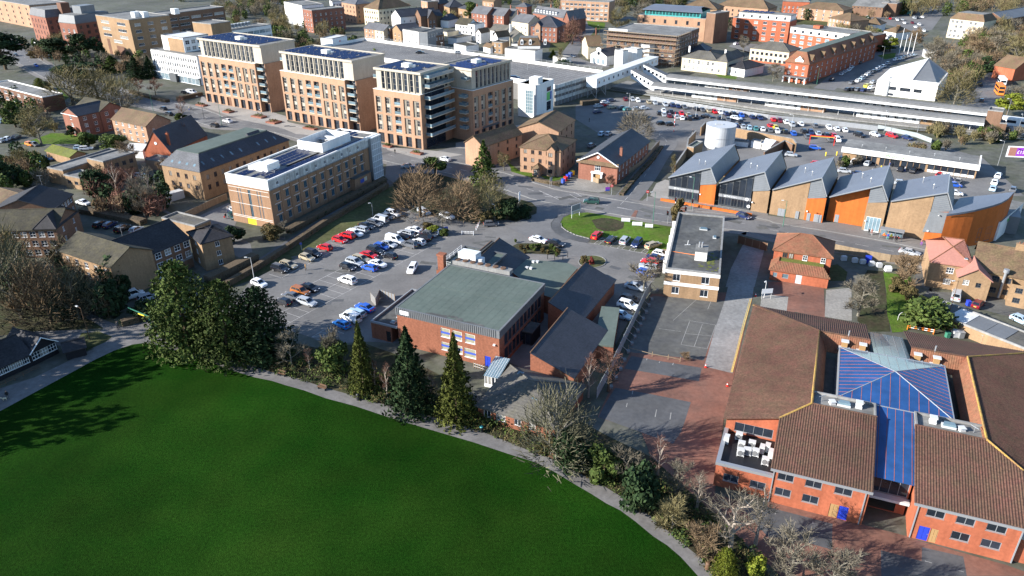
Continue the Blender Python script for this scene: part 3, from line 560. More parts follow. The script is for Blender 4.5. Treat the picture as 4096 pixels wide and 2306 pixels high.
 # =================== council offices with glazed atrium
B=Bld('council_office','large orange brick office with mossy brown tiled roofs around a blue glass pyramid','office',W(33,45,345,6.2),W(33,1050,585,6.2),47)
c,ta=B,'tile_council';ER,RZ=6.2,9.6
def mir(pts):return[(30.3-x,y,z)for x,y,z in pts]
for side in(0,1):
 f=(lambda p:p)if side==0 else mir
 slope(c,f([(-7.9,8.5,ER),(0,8.5,8.45),(3.9,12.2,RZ),(3.9,35,RZ),(-7.9,47,ER)]),ta,(1,0))
 slope(c,f([(-.1,-.45,ER),(12.7,-.45,ER),(12.7,12.2,RZ),(3.9,12.2,RZ),(-.1,8.4,8.58)]),ta,(0,1))
 slope(c,f([(-7.9,47,ER),(12,47,ER),(12,35,RZ),(3.9,35,RZ)]),ta,(0,1))
 slope(c,f([(3.9,12.2,RZ),(5.6,13.9,6.8),(5.6,33.4,6.8),(3.9,35,RZ)]),'tile_red',(1,0),t=.12,name='inner_roof')
 slope(c,f([(3.9,35,RZ),(5.6,33.4,6.8),(12.1,33.4,6.8),(12,35,RZ)]),'tile_red',(0,1),t=.12,name='inner_roof')
 mb=MB()
 for a,b in(((3.9,12.2,RZ+.03),(3.9,35,RZ+.03)),((3.9,12.2,RZ+.03),(-.1,8.4,8.5)),((3.9,35,RZ+.03),(-7.9,47,ER+.03))):mb.bar(f([a])[0],f([b])[0],.17,6)
 mb.build('ridge','ridge_moss',c.root)
 mb=MB();mb.bar(f([(3.9,12.25,RZ)])[0],f([(12.7,12.25,RZ)])[0],.14,6);mb.bar(f([(3.9,35,RZ)])[0],f([(12,35,RZ)])[0],.14,6);mb.build('ridge','tile_council',c.root)
 x0,x1=(4.0,12.6)if side==0 else(17.7,26.3)
 c.box('terrace_roof',x0,x1,12.5,15.7,8.7,9.15,'roof_felt');mb=MB();mb.box(x0,x1,15.7,15.95,9.0,9.5);xx=x1-.25 if side==0 else x0;mb.box(xx,xx+.25,12.5,15.7,9,9.6);mb.build('coping','concrete',c.root)
 item(c,'skylight',f([(8.3,14.1,9.15)])[0][0],14.1,9.15,0,(1.3,.9,1.6));item(c,'roof_vent',f([(6.7,13.9,0)])[0][0],13.9,9.15,.4,.8);item(c,'roof_vent',f([(10.3,14.4,0)])[0][0],14.4,9.15,0,(.9,.9,1.5))
 bars(c,'handrail',[(f([(5.2,14,9.1)])[0],f([(5.2,14,10.2)])[0]),(f([(4.8,13.6,10.1)])[0],f([(5.7,14.4,10.1)])[0])],.05,'steel')
 for xx in((8.2,11.0)):
  mb=MB();X=f([(xx,34,0)])[0][0];mb.box(X-.9,X+.9,33.3,34.5,7.6,8.0,0);mb.box(X-.45,X+.45,33.6,34.4,8,9.0,1);mb.box(X-.6,X+.6,33.5,34.5,9.0,9.12,0);mb.build('roof_vent',['off_white','ply'],c.root)
 mb=MB();mb.cyl(f([(8.6,35,0)])[0][0],35.0,9.4,10.6,.12,6);mb.build('flue','steel',c.root)
 X0,X1=(0.4,12.4)if side==0 else(18.0,30.0)
 if side==0:F=[(.5,4.2,2.1,1.3,'g2'),(4.1,4.2,2.1,1.3,'g2'),(7.8,4.2,2.2,1.3,'g2'),(.5,1.5,2.1,1.35,'g2'),(4.1,1.5,2.1,1.35,'g2'),(7.7,.05,1.1,2.3,'door:ply'),(8.85,.05,1.2,2.3,'door:blue_paint')]
 else:F=[(1.3,4.2,2.1,1.3,'g2'),(4.7,4.2,2.1,1.3,'g2'),(8.1,4.2,2.2,1.3,'g2'),(1.0,.05,1.3,2.3,'door:blue_paint'),(2.4,.05,.9,2.3,'door:ply'),(4.7,1.5,2.1,1.35,'g2'),(8.1,1.5,2.2,1.3,'g2')]
 c.walls(ER,'brick_council',F=F,x=(X0,X1),y=(0,11.8))
 bx=MB()
 xa,xb=(-7.4,.4)if side==0 else(30.0,37.7)
 c.walls(4.0,'brick_council',F=[(1.2,1.3,2.1,1.3,'g2'),(4.9,1.3,2.1,1.3,'g2')],x=(xa,xb),y=(.5,9),faces='FRL')
 c.walls(ER-.2,'brick_council',F=[(1.3,4.1,5.5,1.6,'g4')],x=(xa,xb),y=(9,46.5),faces='FRKL',L=grid(2,36,7,2.1,1.3,2.8,2,1.3,'g2')if side==0 else())
 e=f([(-7.9,9,ER-.2),(-.0,9,ER-.2),(0,9,8.3),(-7.9,9,ER-.05)]);mb=MB();mb.face(e if side==0 else e[::-1]);mb.build('gable_wall','brick_council',c.root)
 e=f([(.38,9,4),(.38,0,4),(.38,0,ER),(.38,9,8.4)]);mb=MB();mb.face(e if side==0 else e[::-1]);mb.build('gable_wall','brick_council',c.root)
 mb=MB();mb.box(xa-.1,xb,.35,.95,3.85,4.3);mb.box(xa-.1 if side==0 else xb-.5,xa+.5 if side==0 else xb+.1,.95,9,3.85,4.3);mb.build('parapet','steel',c.root)
 c.box('plant_roof',xa+.3,xb-.05,.8,9,3.5,3.75,'black')
 c.box('fascia',*((-.15,12.72)if side==0 else(17.6,30.45)),-.55,-.3,ER-.42,ER-.03,'steel')
 for q in((.35,12.0)if side==0 else(18.25,29.9)):
  mb=MB();mb.box(q-.07,q+.07,-.16,-.02,.1,5.9);mb.build('drainpipe','grey',c.root)
 if side==0:
  for k,(ux,uy,rz)in enumerate(((-5.2,7.6,0),(-4.6,5.6,0),(-3.6,4.4,.15),(-2.5,4.6,0),(-3.2,6.3,0),(-1.7,5.8,1.5),(-1.0,6.4,1.5),(-1.0,3.2,0),(-6.8,6.2,1.5),(-.4,5.2,1.5),(-4.5,3.9,.1))):
   item(c,'air_unit',ux,uy,3.66,rz,(1,1.9,1.35))
 else:item(c,'air_unit',33,5,3.75)
A_=(15.15,23.6,11.0);q0,q1,q2,q3=(7.4,15.9,9.2),(22.9,15.9,9.2),(22.9,31.3,9.2),(7.4,31.3,9.2)
def gl(y):return 11-abs(23.6-y)*.234
glz=[([q0,A_,q3],'glass_blue',(1,0),15),([q2,A_,q1],'glass_blue',(1,0),15),([q0,q1,A_],'glass_blue',(0,1),12),([q2,q3,A_],'glass_pale',(0,1),12),([(12.6,3,gl(3)),(18,3,gl(3)),(18,15.9,9.2),(12.6,15.9,9.2)],'glass_blue',(0,1),5),([(18,44.5,gl(44.5)),(12.6,44.5,gl(44.5)),(12.6,31.3,9.2),(18,31.3,9.2)],'glass_pale',(0,1),5)]  # back faces use paler glass, a reflection put into the colour
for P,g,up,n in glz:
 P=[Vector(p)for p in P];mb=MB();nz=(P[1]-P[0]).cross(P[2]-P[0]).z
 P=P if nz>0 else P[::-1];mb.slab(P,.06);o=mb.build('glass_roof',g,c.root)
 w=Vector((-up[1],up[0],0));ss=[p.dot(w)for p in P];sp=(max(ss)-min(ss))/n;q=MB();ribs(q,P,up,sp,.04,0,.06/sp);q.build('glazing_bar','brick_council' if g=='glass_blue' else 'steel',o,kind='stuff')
bars(c,'hip_bar',[(A_,q)for q in(q0,q1,q2,q3)],.09,'steel')
mb=MB()
for a,b in((q0,q3),(q3,q2),(q2,q1),(q1,q0)):mb.bar(a,b,.1,4)
for x0,x1,y0,y1 in((7.3,7.5,15.9,31.3),(22.8,23,15.9,31.3),(12.6,12.75,31.3,44.5),(17.85,18,31.3,44.5)):mb.box(x0,x1,y0,y1,5.5,9.15 if y1<40 else 6.1)
mb.build('atrium_frame','steel',c.root)
c.box('light_well',5.5,7.3,13.8,33.4,5.2,5.4,'roof_felt_dark');c.box('light_well',23,24.8,13.8,33.4,5.2,5.4,'roof_felt_dark')
c.walls(6.15,'brick_council',F=[(.2,2.9,4.6,2.9,'g4'),(.2,.05,3.6,2.2,'hole')],x=(12.7,17.7),y=(4.2,8),faces='F',name='entrance_wall')
c.box('canopy',12.7,17.9,3.2,4.2,2.4,2.8,'off_white')
# =================== hall with green roof
B=Bld('hall','wide hall with flat green felt roof, ribbed grey fascia and brick walls','hall',W(12,1410,190,8.2),W(12,2445,430,8.2),20.5)
s,L,D=B,B.L,B.D
F_HALL=[(9.4,4.1,1.9),(11.9,4.1,1.9),(14.5,4.1,2.0),(9.4,1.3,1.9),(11.9,1.3,1.9),(14.2,1.0,2.4)]
s.walls(6.6,'brick_hall',F=[(9.4,4.1,1.9,1.9,'c22'),(11.9,4.1,1.9,1.9,'c22'),(14.5,4.1,2.0,1.9,'c22'),(9.4,1.3,1.9,1.7,'c22'),(11.9,1.3,1.9,1.7,'c22'),(14.2,1.0,2.4,1.9,'c22'),(18.4,.05,1.2,2.2,'door:blue_paint')],R=grid(2,19,10,1.5,.8,3.1,2,2.4,'d1'),L=[(16,3.6,1.2,1.5,'d1')])
mb=MB()
for x0,x1,y0,y1 in((-.15,L+.15,-.15,.15),(-.15,L+.15,D-.15,D+.15),(-.15,.15,.15,D-.15),(L-.15,L+.15,.15,D-.15)):mb.box(x0,x1,y0,y1,6.6,8.15)
fa=mb.build('fascia','roof_sheet',s.root);q=MB()
for i in range(int(L/.42)):q.box(i*.42,i*.42+.16,-.24,-.15,6.58,8.17)
for i in range(int(D/.42)):q.box(L+.15,L+.24,i*.42,i*.42+.16,6.58,8.17);q.box(-.24,-.15,i*.42,i*.42+.16,6.58,8.17)
q.build('fascia_ribs','roof_sheet',fa,kind='stuff')
mb=MB();mb.box(-.1,L+.1,-.1,D+.1,7.9,8.1);rf=mb.build('roof','roof_green',s.root);q=MB()
for i in range(1,14):q.box(i*L/14-.012,i*L/14+.012,0,D,8.1,8.112)
q.box(0,L,D*.52,D*.52+.08,8.1,8.13);q.build('roof_seams','roof_green',rf,kind='stuff')
fpanel(s,'sign_board',[(.9,7.0),(2.8,7.0),(2.8,7.8),(.9,7.8)],-.3,'white',.05)
for q in F_HALL:
 for z in(q[1]+.75,):s.box('window_rail',q[0],q[0]+q[2],.02,.12,z,z+.38,'sign_blue')
s.box('floodlight',L-1.1,L-.7,-.35,0,5.0,5.25,'white')
mb=MB()
for i in range(46):
 x=random.uniform(6,18.5);y=random.uniform(.1,.9)*max(.35,1.4-abs(x-12)/6);r=random.uniform(.15,.5)
 mb.face([(x+r*1.6*math.cos(t),y+.2+r*.6*math.sin(t),8.118+i*.0004)for t in[k*math.pi/4 for k in range(8)]])
mb.build('wet_moss','roof_felt_dark',rf,kind='stuff')
mb=MB();mb.box(-6.0,-.02,.3,15,0,3.2,0);s.walls(3.4,'brick_hall',x=(-6.2,-1.6),y=(0,15),name='annex_wall',F=[(3.4,.1,1.0,2.2,'door:black')]);s.flat(3.75,'roof_felt_dark','grey',.35,.25,x=(-6.2,-.2),y=(0,15),name='annex_roof')
for i in range(4):item(s,'skylight',-2.2-.28*0,1.8+2.2*i,3.4,0,(.75,.8,.8))
s.walls(6.2,'brick_hall',x=(-3.5,5.5),y=(D+.2,D+9),name='back_wall');s.flat(6.6,'roof_green','grey_dark',.3,.25,x=(-3.5,7),y=(D+.2,D+13),name='back_roof')
for a,b in(((-3.2,D+2),(-3.2,D+11)),((-3.2,D+2),(3,D+2))):bars(s,'handrail',[((a[0],a[1],7.6),(b[0],b[1],7.6)),((a[0],a[1],7.1),(b[0],b[1],7.1))]+[((a[0]+(b[0]-a[0])*k/5,a[1]+(b[1]-a[1])*k/5,6.5),(a[0]+(b[0]-a[0])*k/5,a[1]+(b[1]-a[1])*k/5,7.6))for k in range(6)],.035,'white')
mb=MB();mb.box(-.8,3.4,D+5,D+7.6,6.4,8.6);mb.slab([(-.8,D+5,8.9),(3.4,D+5,8.9),(3.4,D+7.6,8.7),(-.8,D+7.6,8.7)],.3);mb.box(3.4,4.6,D+5.4,D+7,6.4,7.8);mb.build('air_plant','cladding_white',s.root)
mb=MB();mb.box(0,13.5,D+.6,D+2.2,8.0,8.9,0);mb.build('plant_duct','concrete',s.root)
for i in range(7):mb=MB();mb.cyl(1.2+i*1.75,D+1.4,8.9,9.1,.6,12);mb.build('duct_fan','brown_wood',s.root)
mb=MB();mb.box(-2.6,-1.2,D-.6,D+.6,0,10.2);mb.box(-2.75,-1.05,D-.75,D+.75,9.9,10.3);mb.build('chimney','brick_hall',s.root)
# =================== foyer wing
B=Bld('foyer','low foyer with green flat roof and dark slate gables beside the hall','hall',W(22,-20,60,3.8),W(22,370,140,3.8),4)
s=B;P={k:s.loc(v)for k,v in dict(a=W(21,0,1290,4),b=W(21,150,1160,4),c=W(21,570,1200,4),d=W(21,660,1250,4),e=W(22,400,100,4),f=W(22,280,60,4)).items()}
mb=MB();mb.prism([P[k]for k in 'abcdef'],0,4.0,0,1);mb.build('roof',['roof_green','brick_hall'],s.root)
for x,y in((21,0),):pass
for q in((215,1185),(255,1185),(150,1245),(190,1250)):l=s.loc(W(21,q[0],q[1],4.2));item(s,'roof_vent',l[0],l[1],4.0,0,.6)
def slate_wing(label,pr0,pr1,hl,hr,ridge_z,eave_z,w_r,mat='slate'):
 """dark monopitch hall: ridge line pr0-pr1 (3d), falls to the right by w_r"""
 s=Bld('slate_wing',label,'hall',pr0,pr1,5);L=s.L;wz=w_r
 slope(s,[(0,0,ridge_z),(L,0,ridge_z),(L,-wz,eave_z),(0,-wz,eave_z)],mat,(0,1),.45,.03,rname='roof_slates',wf=.95)
 mb=MB();mb.face([(0,0,0),(0,0,ridge_z-.2),(0,-wz+.2,eave_z-.2),(0,-wz+.2,0)][::-1]);mb.face([(L,0,0),(L,0,ridge_z-.2),(L,-wz+.2,eave_z-.2),(L,-wz+.2,0)])
 mb.face([(0,-wz+.2,0),(L,-wz+.2,0),(L,-wz+.2,eave_z-.2),(0,-wz+.2,eave_z-.2)]);mb.face([(L,0,0),(0,0,0),(0,0,ridge_z-.2),(L,0,ridge_z-.2)]);mb.build('wall','brick_hall',s.root)
 mb=MB();mb.bar((0,0,ridge_z),(L,0,ridge_z),.14,5);mb.build('ridge','brown_wood',s.root);return s
slate_wing('long black slate monopitch roof with brick gable, running beside the staff car park',W(22,185,650,6.0),W(22,560,200,6.0),0,0,6.0,3.0,8.3)
s=slate_wing('black slate monopitch roof behind the hall, nearest the oval bed',W(22,365,140,6.2),W(21,740,1190,6.2),0,0,6.2,3.2,7.0)
s=slate_wing('steep black slate gable rising between green roof and shrub bed',W(11,2205,1180,7.2),W(11,2450,945,7.2),0,0,7.2,3.6,7.5)
s=slate_wing('narrow brick gable with pale tiled monopitch next to rooftop handrails',W(11,2110,1190,7.6),W(11,2370,975,7.6),0,0,7.6,7.5,.6,'tile_grey')
B=Bld('flat_annex','long low flat roofed annex between slate roof and hoarding','annex',W(22,820,570,2.9),W(22,1020,590,2.9),15);B.walls(2.7,'brick_hall',R=grid(1,14,4,1.2,1,1,1,1,'d1'));B.flat(3.0,'roof_green',None)
B=Bld('porch','small flat roofed glazed porch in the dark court beside the hall','porch',W(22,45,425,2.7),W(22,205,460,2.7),4);B.walls(2.6,'timber_dark',F=[(.3,.2,1.2,2.2,'d22'),(1.8,.1,1,2.2,'d1')]);B.flat(2.85,'roof_felt_dark',None)
B=Bld('clubhouse','low brick clubhouse with mottled grey tile hips among park trees','clubhouse',W(12,2235,1180,2.7),W(22,430,1400,2.7),12.5)
B.walls(2.7,'brick_hall',F=[(1.0,.9,1.3,1.3,'w2'),(3.3,.9,1.6,1.3,'w2'),(6.5,.9,1.2,1.3,'w2'),(9.0,.9,1.2,1.3,'w2')]);B.hip(2.7,2.9,'tile_grey','u',.5,rm='tile_grey')
slope(B,[(-.5,-.5,2.74),(B.L+.5,-.5,2.74),(B.L-5.8,6.2,5.62),(5.8,6.2,5.62)],'tile_grey',(1,0),.5,.04,.05,rname='roof_tiles',wf=.9)
item(B,'skylight',8.5,3.6,4.2,0,(.8,.9,.6));item(B,'skylight',3.2,9.4,4.1,0,(.7,.8,.6))
B=Bld('conservatory','small white glazed lean-to conservatory by the clubhouse roof','conservatory',W(12,2300,990,0),W(12,2440,1020,0),5.5);L,D=B.L,B.D
for i in range(4):
 B.win((0,0),(1,0),(i*L/4+.03,.5,L/4-.06,1.7,'w1'))
 B.win((0,D),(0,-1),(i*D/4+.03,.5,D/4-.06,1.7,'w1'))
mb=MB();mb.box(-.03,L,-.02,.15,0,.5);mb.box(-.03,.15,.15,D,0,.5);mb.build('plinth','white',B.root);slope(B,[(-.1,-.1,2.3),(L+.1,-.1,2.3),(L+.1,D,3.0),(-.1,D,3.0)],'glass_pale',(0,1),.45,.05,.04,rname='glazing_bar',rmat='white',wf=.2)
# =================== flat roofed offices by the hoarding
B=Bld('flat_office','two storey brown brick office with stained bitumen flat roof and white bands','office',W(21,1545,1250,6.6),W(21,2095,1310,6.6),33.5);s,L,D=B,B.L,B.D
s.walls(6.0,'brick_tan',F=[(1.7,3.9,1.5,1.6,'w2'),(7.6,3.9,1.6,1.6,'w2'),(1.7,.9,1.5,1.6,'w2'),(7.6,.9,1.6,1.6,'w2')],R=grid(1,32,9,1.9,1,3,2,1.5,'d2'),L=grid(1,32,10,1.6,1,3,2,1.5,'w2'))
s.flat(6.65,'roof_felt_dark','concrete',.35,.35)
mb=MB()
for z in(2.85,5.6):mb.box(-.08,L+.08,-.1,0,z,z+.75)
mb.build('white_band','render_white',s.root)
for i in range(6):mb=MB();mb.box(-.9,-.02,5+i*4.6,5.3+i*4.6,3,6.2);mb.build('wall_fin','render_white',s.root)
mb=MB();mb.box(5.6,8.1,6.2,10.2,6.2,8.4,0);mb.box(5.5,8.2,6.1,10.3,8.4,8.5,1);mb.cyl(6.3,8.6,8.5,9.7,.2,8,2);mb.cyl(6.9,8.6,8.5,9.7,.2,8,2);mb.build('roof_hut',['render_white','roof_felt','steel'],s.root)
item(s,'skylight',6.6,24.5,6.3,0,(1.3,1.2,1));item(s,'skylight',9.3,20,6.3,1.57,(.9,.8,1));mb=MB();mb.bar((3,14,6.3),(4.2,14.4,6.35),.12,6);mb.bar((3.6,14.2,6.3),(3.7,14.3,7.4),.08,6);mb.build('roof_mast','off_white',s.root)
mb=MB();mb.bar((.5,9.5,6.42),(5.6,8.8,6.42),.06,5);mb.build('roof_pipe','orange_paint',s.root)
mb=MB()
for i in range(40):x,y=random.gauss(9.3,1.0),random.gauss(5.5,2.4);r=random.uniform(.15,.5);mb.face([(min(max(x+r*math.cos(t),.4),L-.4),min(max(y+r*math.sin(t),.5),15),6.312+i*.0005)for t in[k*math.pi/3 for k in range(6)]])
mb.build('roof_moss','moss',s.root,kind='stuff')
# =================== hotel
def r2(x,y,z=0):return W(0,(850+x/3.22)*2.5156,(480+y/3.22)*2.5156,z)
B=Bld('hotel','long four storey brick hotel with white attic band and solar strips on the roof','hotel',r2(165,690,13.2),r2(705,785,13.2),49);s,L,D=B,B.L,B.D
rw=[]
for i in range(11):
 y=2.2+i*3.65
 for j,z in enumerate((1.2,4.2,7.1)):
  if i>8 and j==0:continue
  rw.append((y,z,1.25,1.9,'h1'))
s.walls(10.6,'brick_hotel',R=rw,F=[(3.1,2.2,.35,7.6,'h1'),(4.1,2.2,.35,7.6,'h1'),(6.7,2.2,.9,7.6,'h1'),(9.8,2.2,.35,7.6,'h1'),(10.8,2.2,.35,7.6,'h1'),(5,.05,3,1.8,'door:yellow_paint')],y=(0,43))
at=[(3+i*3.85,11.2,.9,.95,'w2')for i in range(10)]
s.walls(13.2,'cladding_streaked',R=at,x=(-.1,L+.1),y=(-.1,43.2),z0=10.6,name='attic',faces='RK');s.walls(13.2,'cladding_white',x=(-.1,L+.1),y=(-.1,43.2),z0=10.6,name='attic',faces='FL')  # right and back attic faces get darker, streakier cladding than front and left
s.flat(13.3,'roof_felt','render_white',.45,.4,x=(-.1,L+.1),y=(-.1,48.4))
s.walls(13.0,'brick_hotel',x=(0,L-1),y=(43.2,48.2),faces='FKLR',name='stair_wall',K=grid(1,12,5,1.2,1,3,4,1.9,'h1'))
s.box('sill_ledge',L+.0,L+.35,0,43,10.45,10.62,'concrete')
for i in range(11):mb=MB();mb.box(L+.01,L+.05,3.95+i*3.65,4.03+i*3.65,.2,10.4);mb.build('movement_joint','brick_dark',s.root)
q=MB()
for i in range(11):
 for z in(3.35,6.35,9.2):q.box(L,L+.04,1.4+i*3.65,3.9+i*3.65,z,z+.09)
for z in(1.8,2.2,5.6,8.7,9.9):q.box(.3,L-.3,-.04,0,z,z+.09)
q.build('string_course','render_white',s.root,kind='stuff')
mb=MB();mb.box(L,L+1.6,33,41,0,3.6,0);mb.box(L,L+1.8,32.8,41.2,3.6,3.8,1);mb.build('side_bay',['brick_hotel','roof_felt_dark'],s.root)
fpanel_=MB();fpanel_.box(L+1.6,L+1.66,35.6,37.4,1.6,2.7,0);fpanel_.box(L+1.6,L+1.66,37.5,38.8,1.7,2.9,1);fpanel_.build('hotel_sign',['sign_blue','render_cream'],s.root)
gw=MB()
for i in range(5):
 for j in range(7):s.win((L+1.03,43.4),(0,1),(i*1.0+.02,.2+j*1.82,.96,1.78,'p4'))
mb=MB();mb.box(L-1,L+.85,43.3,48.4,0,12.9);mb.build('stair_core','steel',s.root);mb=MB();mb.box(L-1,L+1.1,43.3,48.5,12.9,13.2);mb.build('stair_roof','render_white',s.root);s.box('parapet_end',L-.3,L+.3,41.5,43.3,12.6,13.6,'render_white')
mb=MB()
for x0,x1,y0,y1 in((2.2,11,26,26.2),(2.2,11,38.8,39),(2.2,2.4,26.2,38.8),(10.8,11,26.2,38.8)):mb.box(x0,x1,y0,y1,13,15.6)
mb.build('plant_screen','cladding_white',s.root)
for i in range(6):item(s,'air_unit',4+(i%3)*2.4,29+(i//3)*5.5,13.0,.2,(1.7,2.2,1.2))
mb=MB();mb.box(4,9,35.5,36.6,13,14.6);mb.build('air_plant','off_white',s.root)
mb=MB();mb.box(5.4,9,5.8,10.5,12.8,14.9,0);mb.prism([(2.2,6),(5.4,5.8),(5.4,10.5),(2.2,10.3)],12.8,13.9,0);mb.build('roof_stair','cladding_white',s.root)
for r,(x0,ys)in enumerate(((12.9,range(2,42,2)),(11.5,range(2,24,2)),(8.2,range(12,24,2)),(6.4,range(12,26,2)),(4.6,range(11,26,2)),(2.9,range(12,26,2)),(9.6,range(3,9,2)),(3.2,range(1,5,2)),(4.7,range(1,6,2)),(8,range(1,6,2)),(8.5,range(40,46,2)),(6.5,range(40,47,2)),(4.5,range(40,47,2)))):
 for y in ys:o=item(s,'solar_panel',x0,y+.9,12.85,math.pi/2,(1.1,.8,.9))
s.box('red_walkway',9.4,10.3,12,26,12.85,12.9,'red_paving')
bars(s,'handrail',[((9.3,6.0,13.8),(11.2,6.0,13.8)),((9.3,6,13.4),(11.2,6,13.4)),((11.2,6,13.8),(11.2,8,13.8)),((9.3,6,12.9),(9.3,6,13.8)),((11.2,6,12.9),(11.2,6,13.8))],.04,'steel')
# =================== tan offices with mansard
B=Bld('mansard_office','tan brick office with slate mansard, skylights and pale green flat top','office',W(1,1625,205,8.6),W(1,2010,280,8.6),36);s,L,D=B,B.L,B.D
s.walls(8.6,'brick_tan',F=[(2.4,5.6,1.2,1.5,'b2'),(5.6,5.6,1.2,1.5,'b2'),(8.9,5.6,1.2,1.5,'b2'),(12.2,5.6,1.2,1.5,'b2'),(2.8,2.7,1.2,1.5,'b2'),(5.8,2.7,1.2,1.5,'b2'),(9,2.7,1.2,1.5,'b2'),(12.4,2.7,1.2,1.5,'b2')],R=grid(1,35,12,1.1,2.6,3,2,1.5,'b2'))
T=3.4;e,i0=.35,4.2
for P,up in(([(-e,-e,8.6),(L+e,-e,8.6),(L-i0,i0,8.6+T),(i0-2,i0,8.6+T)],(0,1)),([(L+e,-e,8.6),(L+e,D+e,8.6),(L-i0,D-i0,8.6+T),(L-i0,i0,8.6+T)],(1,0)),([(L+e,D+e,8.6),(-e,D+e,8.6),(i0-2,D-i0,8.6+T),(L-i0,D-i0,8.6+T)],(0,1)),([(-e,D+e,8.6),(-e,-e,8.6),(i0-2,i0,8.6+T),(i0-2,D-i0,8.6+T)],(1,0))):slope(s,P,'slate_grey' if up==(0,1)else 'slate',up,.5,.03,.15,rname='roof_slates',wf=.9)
s.box('flat_top',i0-2,L-i0,i0,D-i0,8.6+T-.1,8.6+T+.12,'roof_green');s.box('top_kerb',L-i0-.3,L-i0,i0,D-i0,8.6+T+.12,8.6+T+.35,'roof_green')
for k in range(4):o=item(s,'skylight',3.4+k*3.0,1.3,9.6,0,(.75,1.2,.5));o.rotation_euler=(.66,0,0)
for k in range(9):
 if k==5:continue
 o=item(s,'skylight',L-1.7,3+k*3.6,9.9,0,(1.2,.8,.5));o.rotation_euler=(0,.66,0)
fpanel(s,'roof_gablet',[(8.0,10.5),(12.5,10.5),(10.3,13.0)],24,'slate',5)
# =================== four brick apartment blocks with solar roofs
def r1(x,y,z=0):return W(0,(1350+x/3.22)*2.5156,(150+y/3.22)*2.5156,z)
def r4(x,y,z=0):return W(0,(560+x/3.22)*2.5156,(100+y/3.22)*2.5156,z)
BALC={}
def balcony(s,x0,x1,y0,y1,z,parent=None):
 k=(round(x1-x0,2),round(y1-y0,2))
 if k not in BALC:
  w,d=k;a=MB();a.box(0,w,0,d,0,.28)
  g=MB()
  for q in((0,w,0,.04),(0,.04,.04,d),(w-.04,w,.04,d)):g.box(q[0],q[1],q[2],q[3],.32,1.2)
  for q in((0,w,-.02,.05),(-.01,.05,.05,d),(w-.05,w+.01,.05,d)):g.box(q[0],q[1],q[2],q[3],1.2,1.26,1)
  BALC[k]=(a.mesh('balcony',['cladding_stone']),g.mesh('balustrade',['glass_pale','steel']))
 b=put('balcony',BALC[k][0],s.root,(x0,y0,z));put('balustrade',BALC[k][1],b);return b
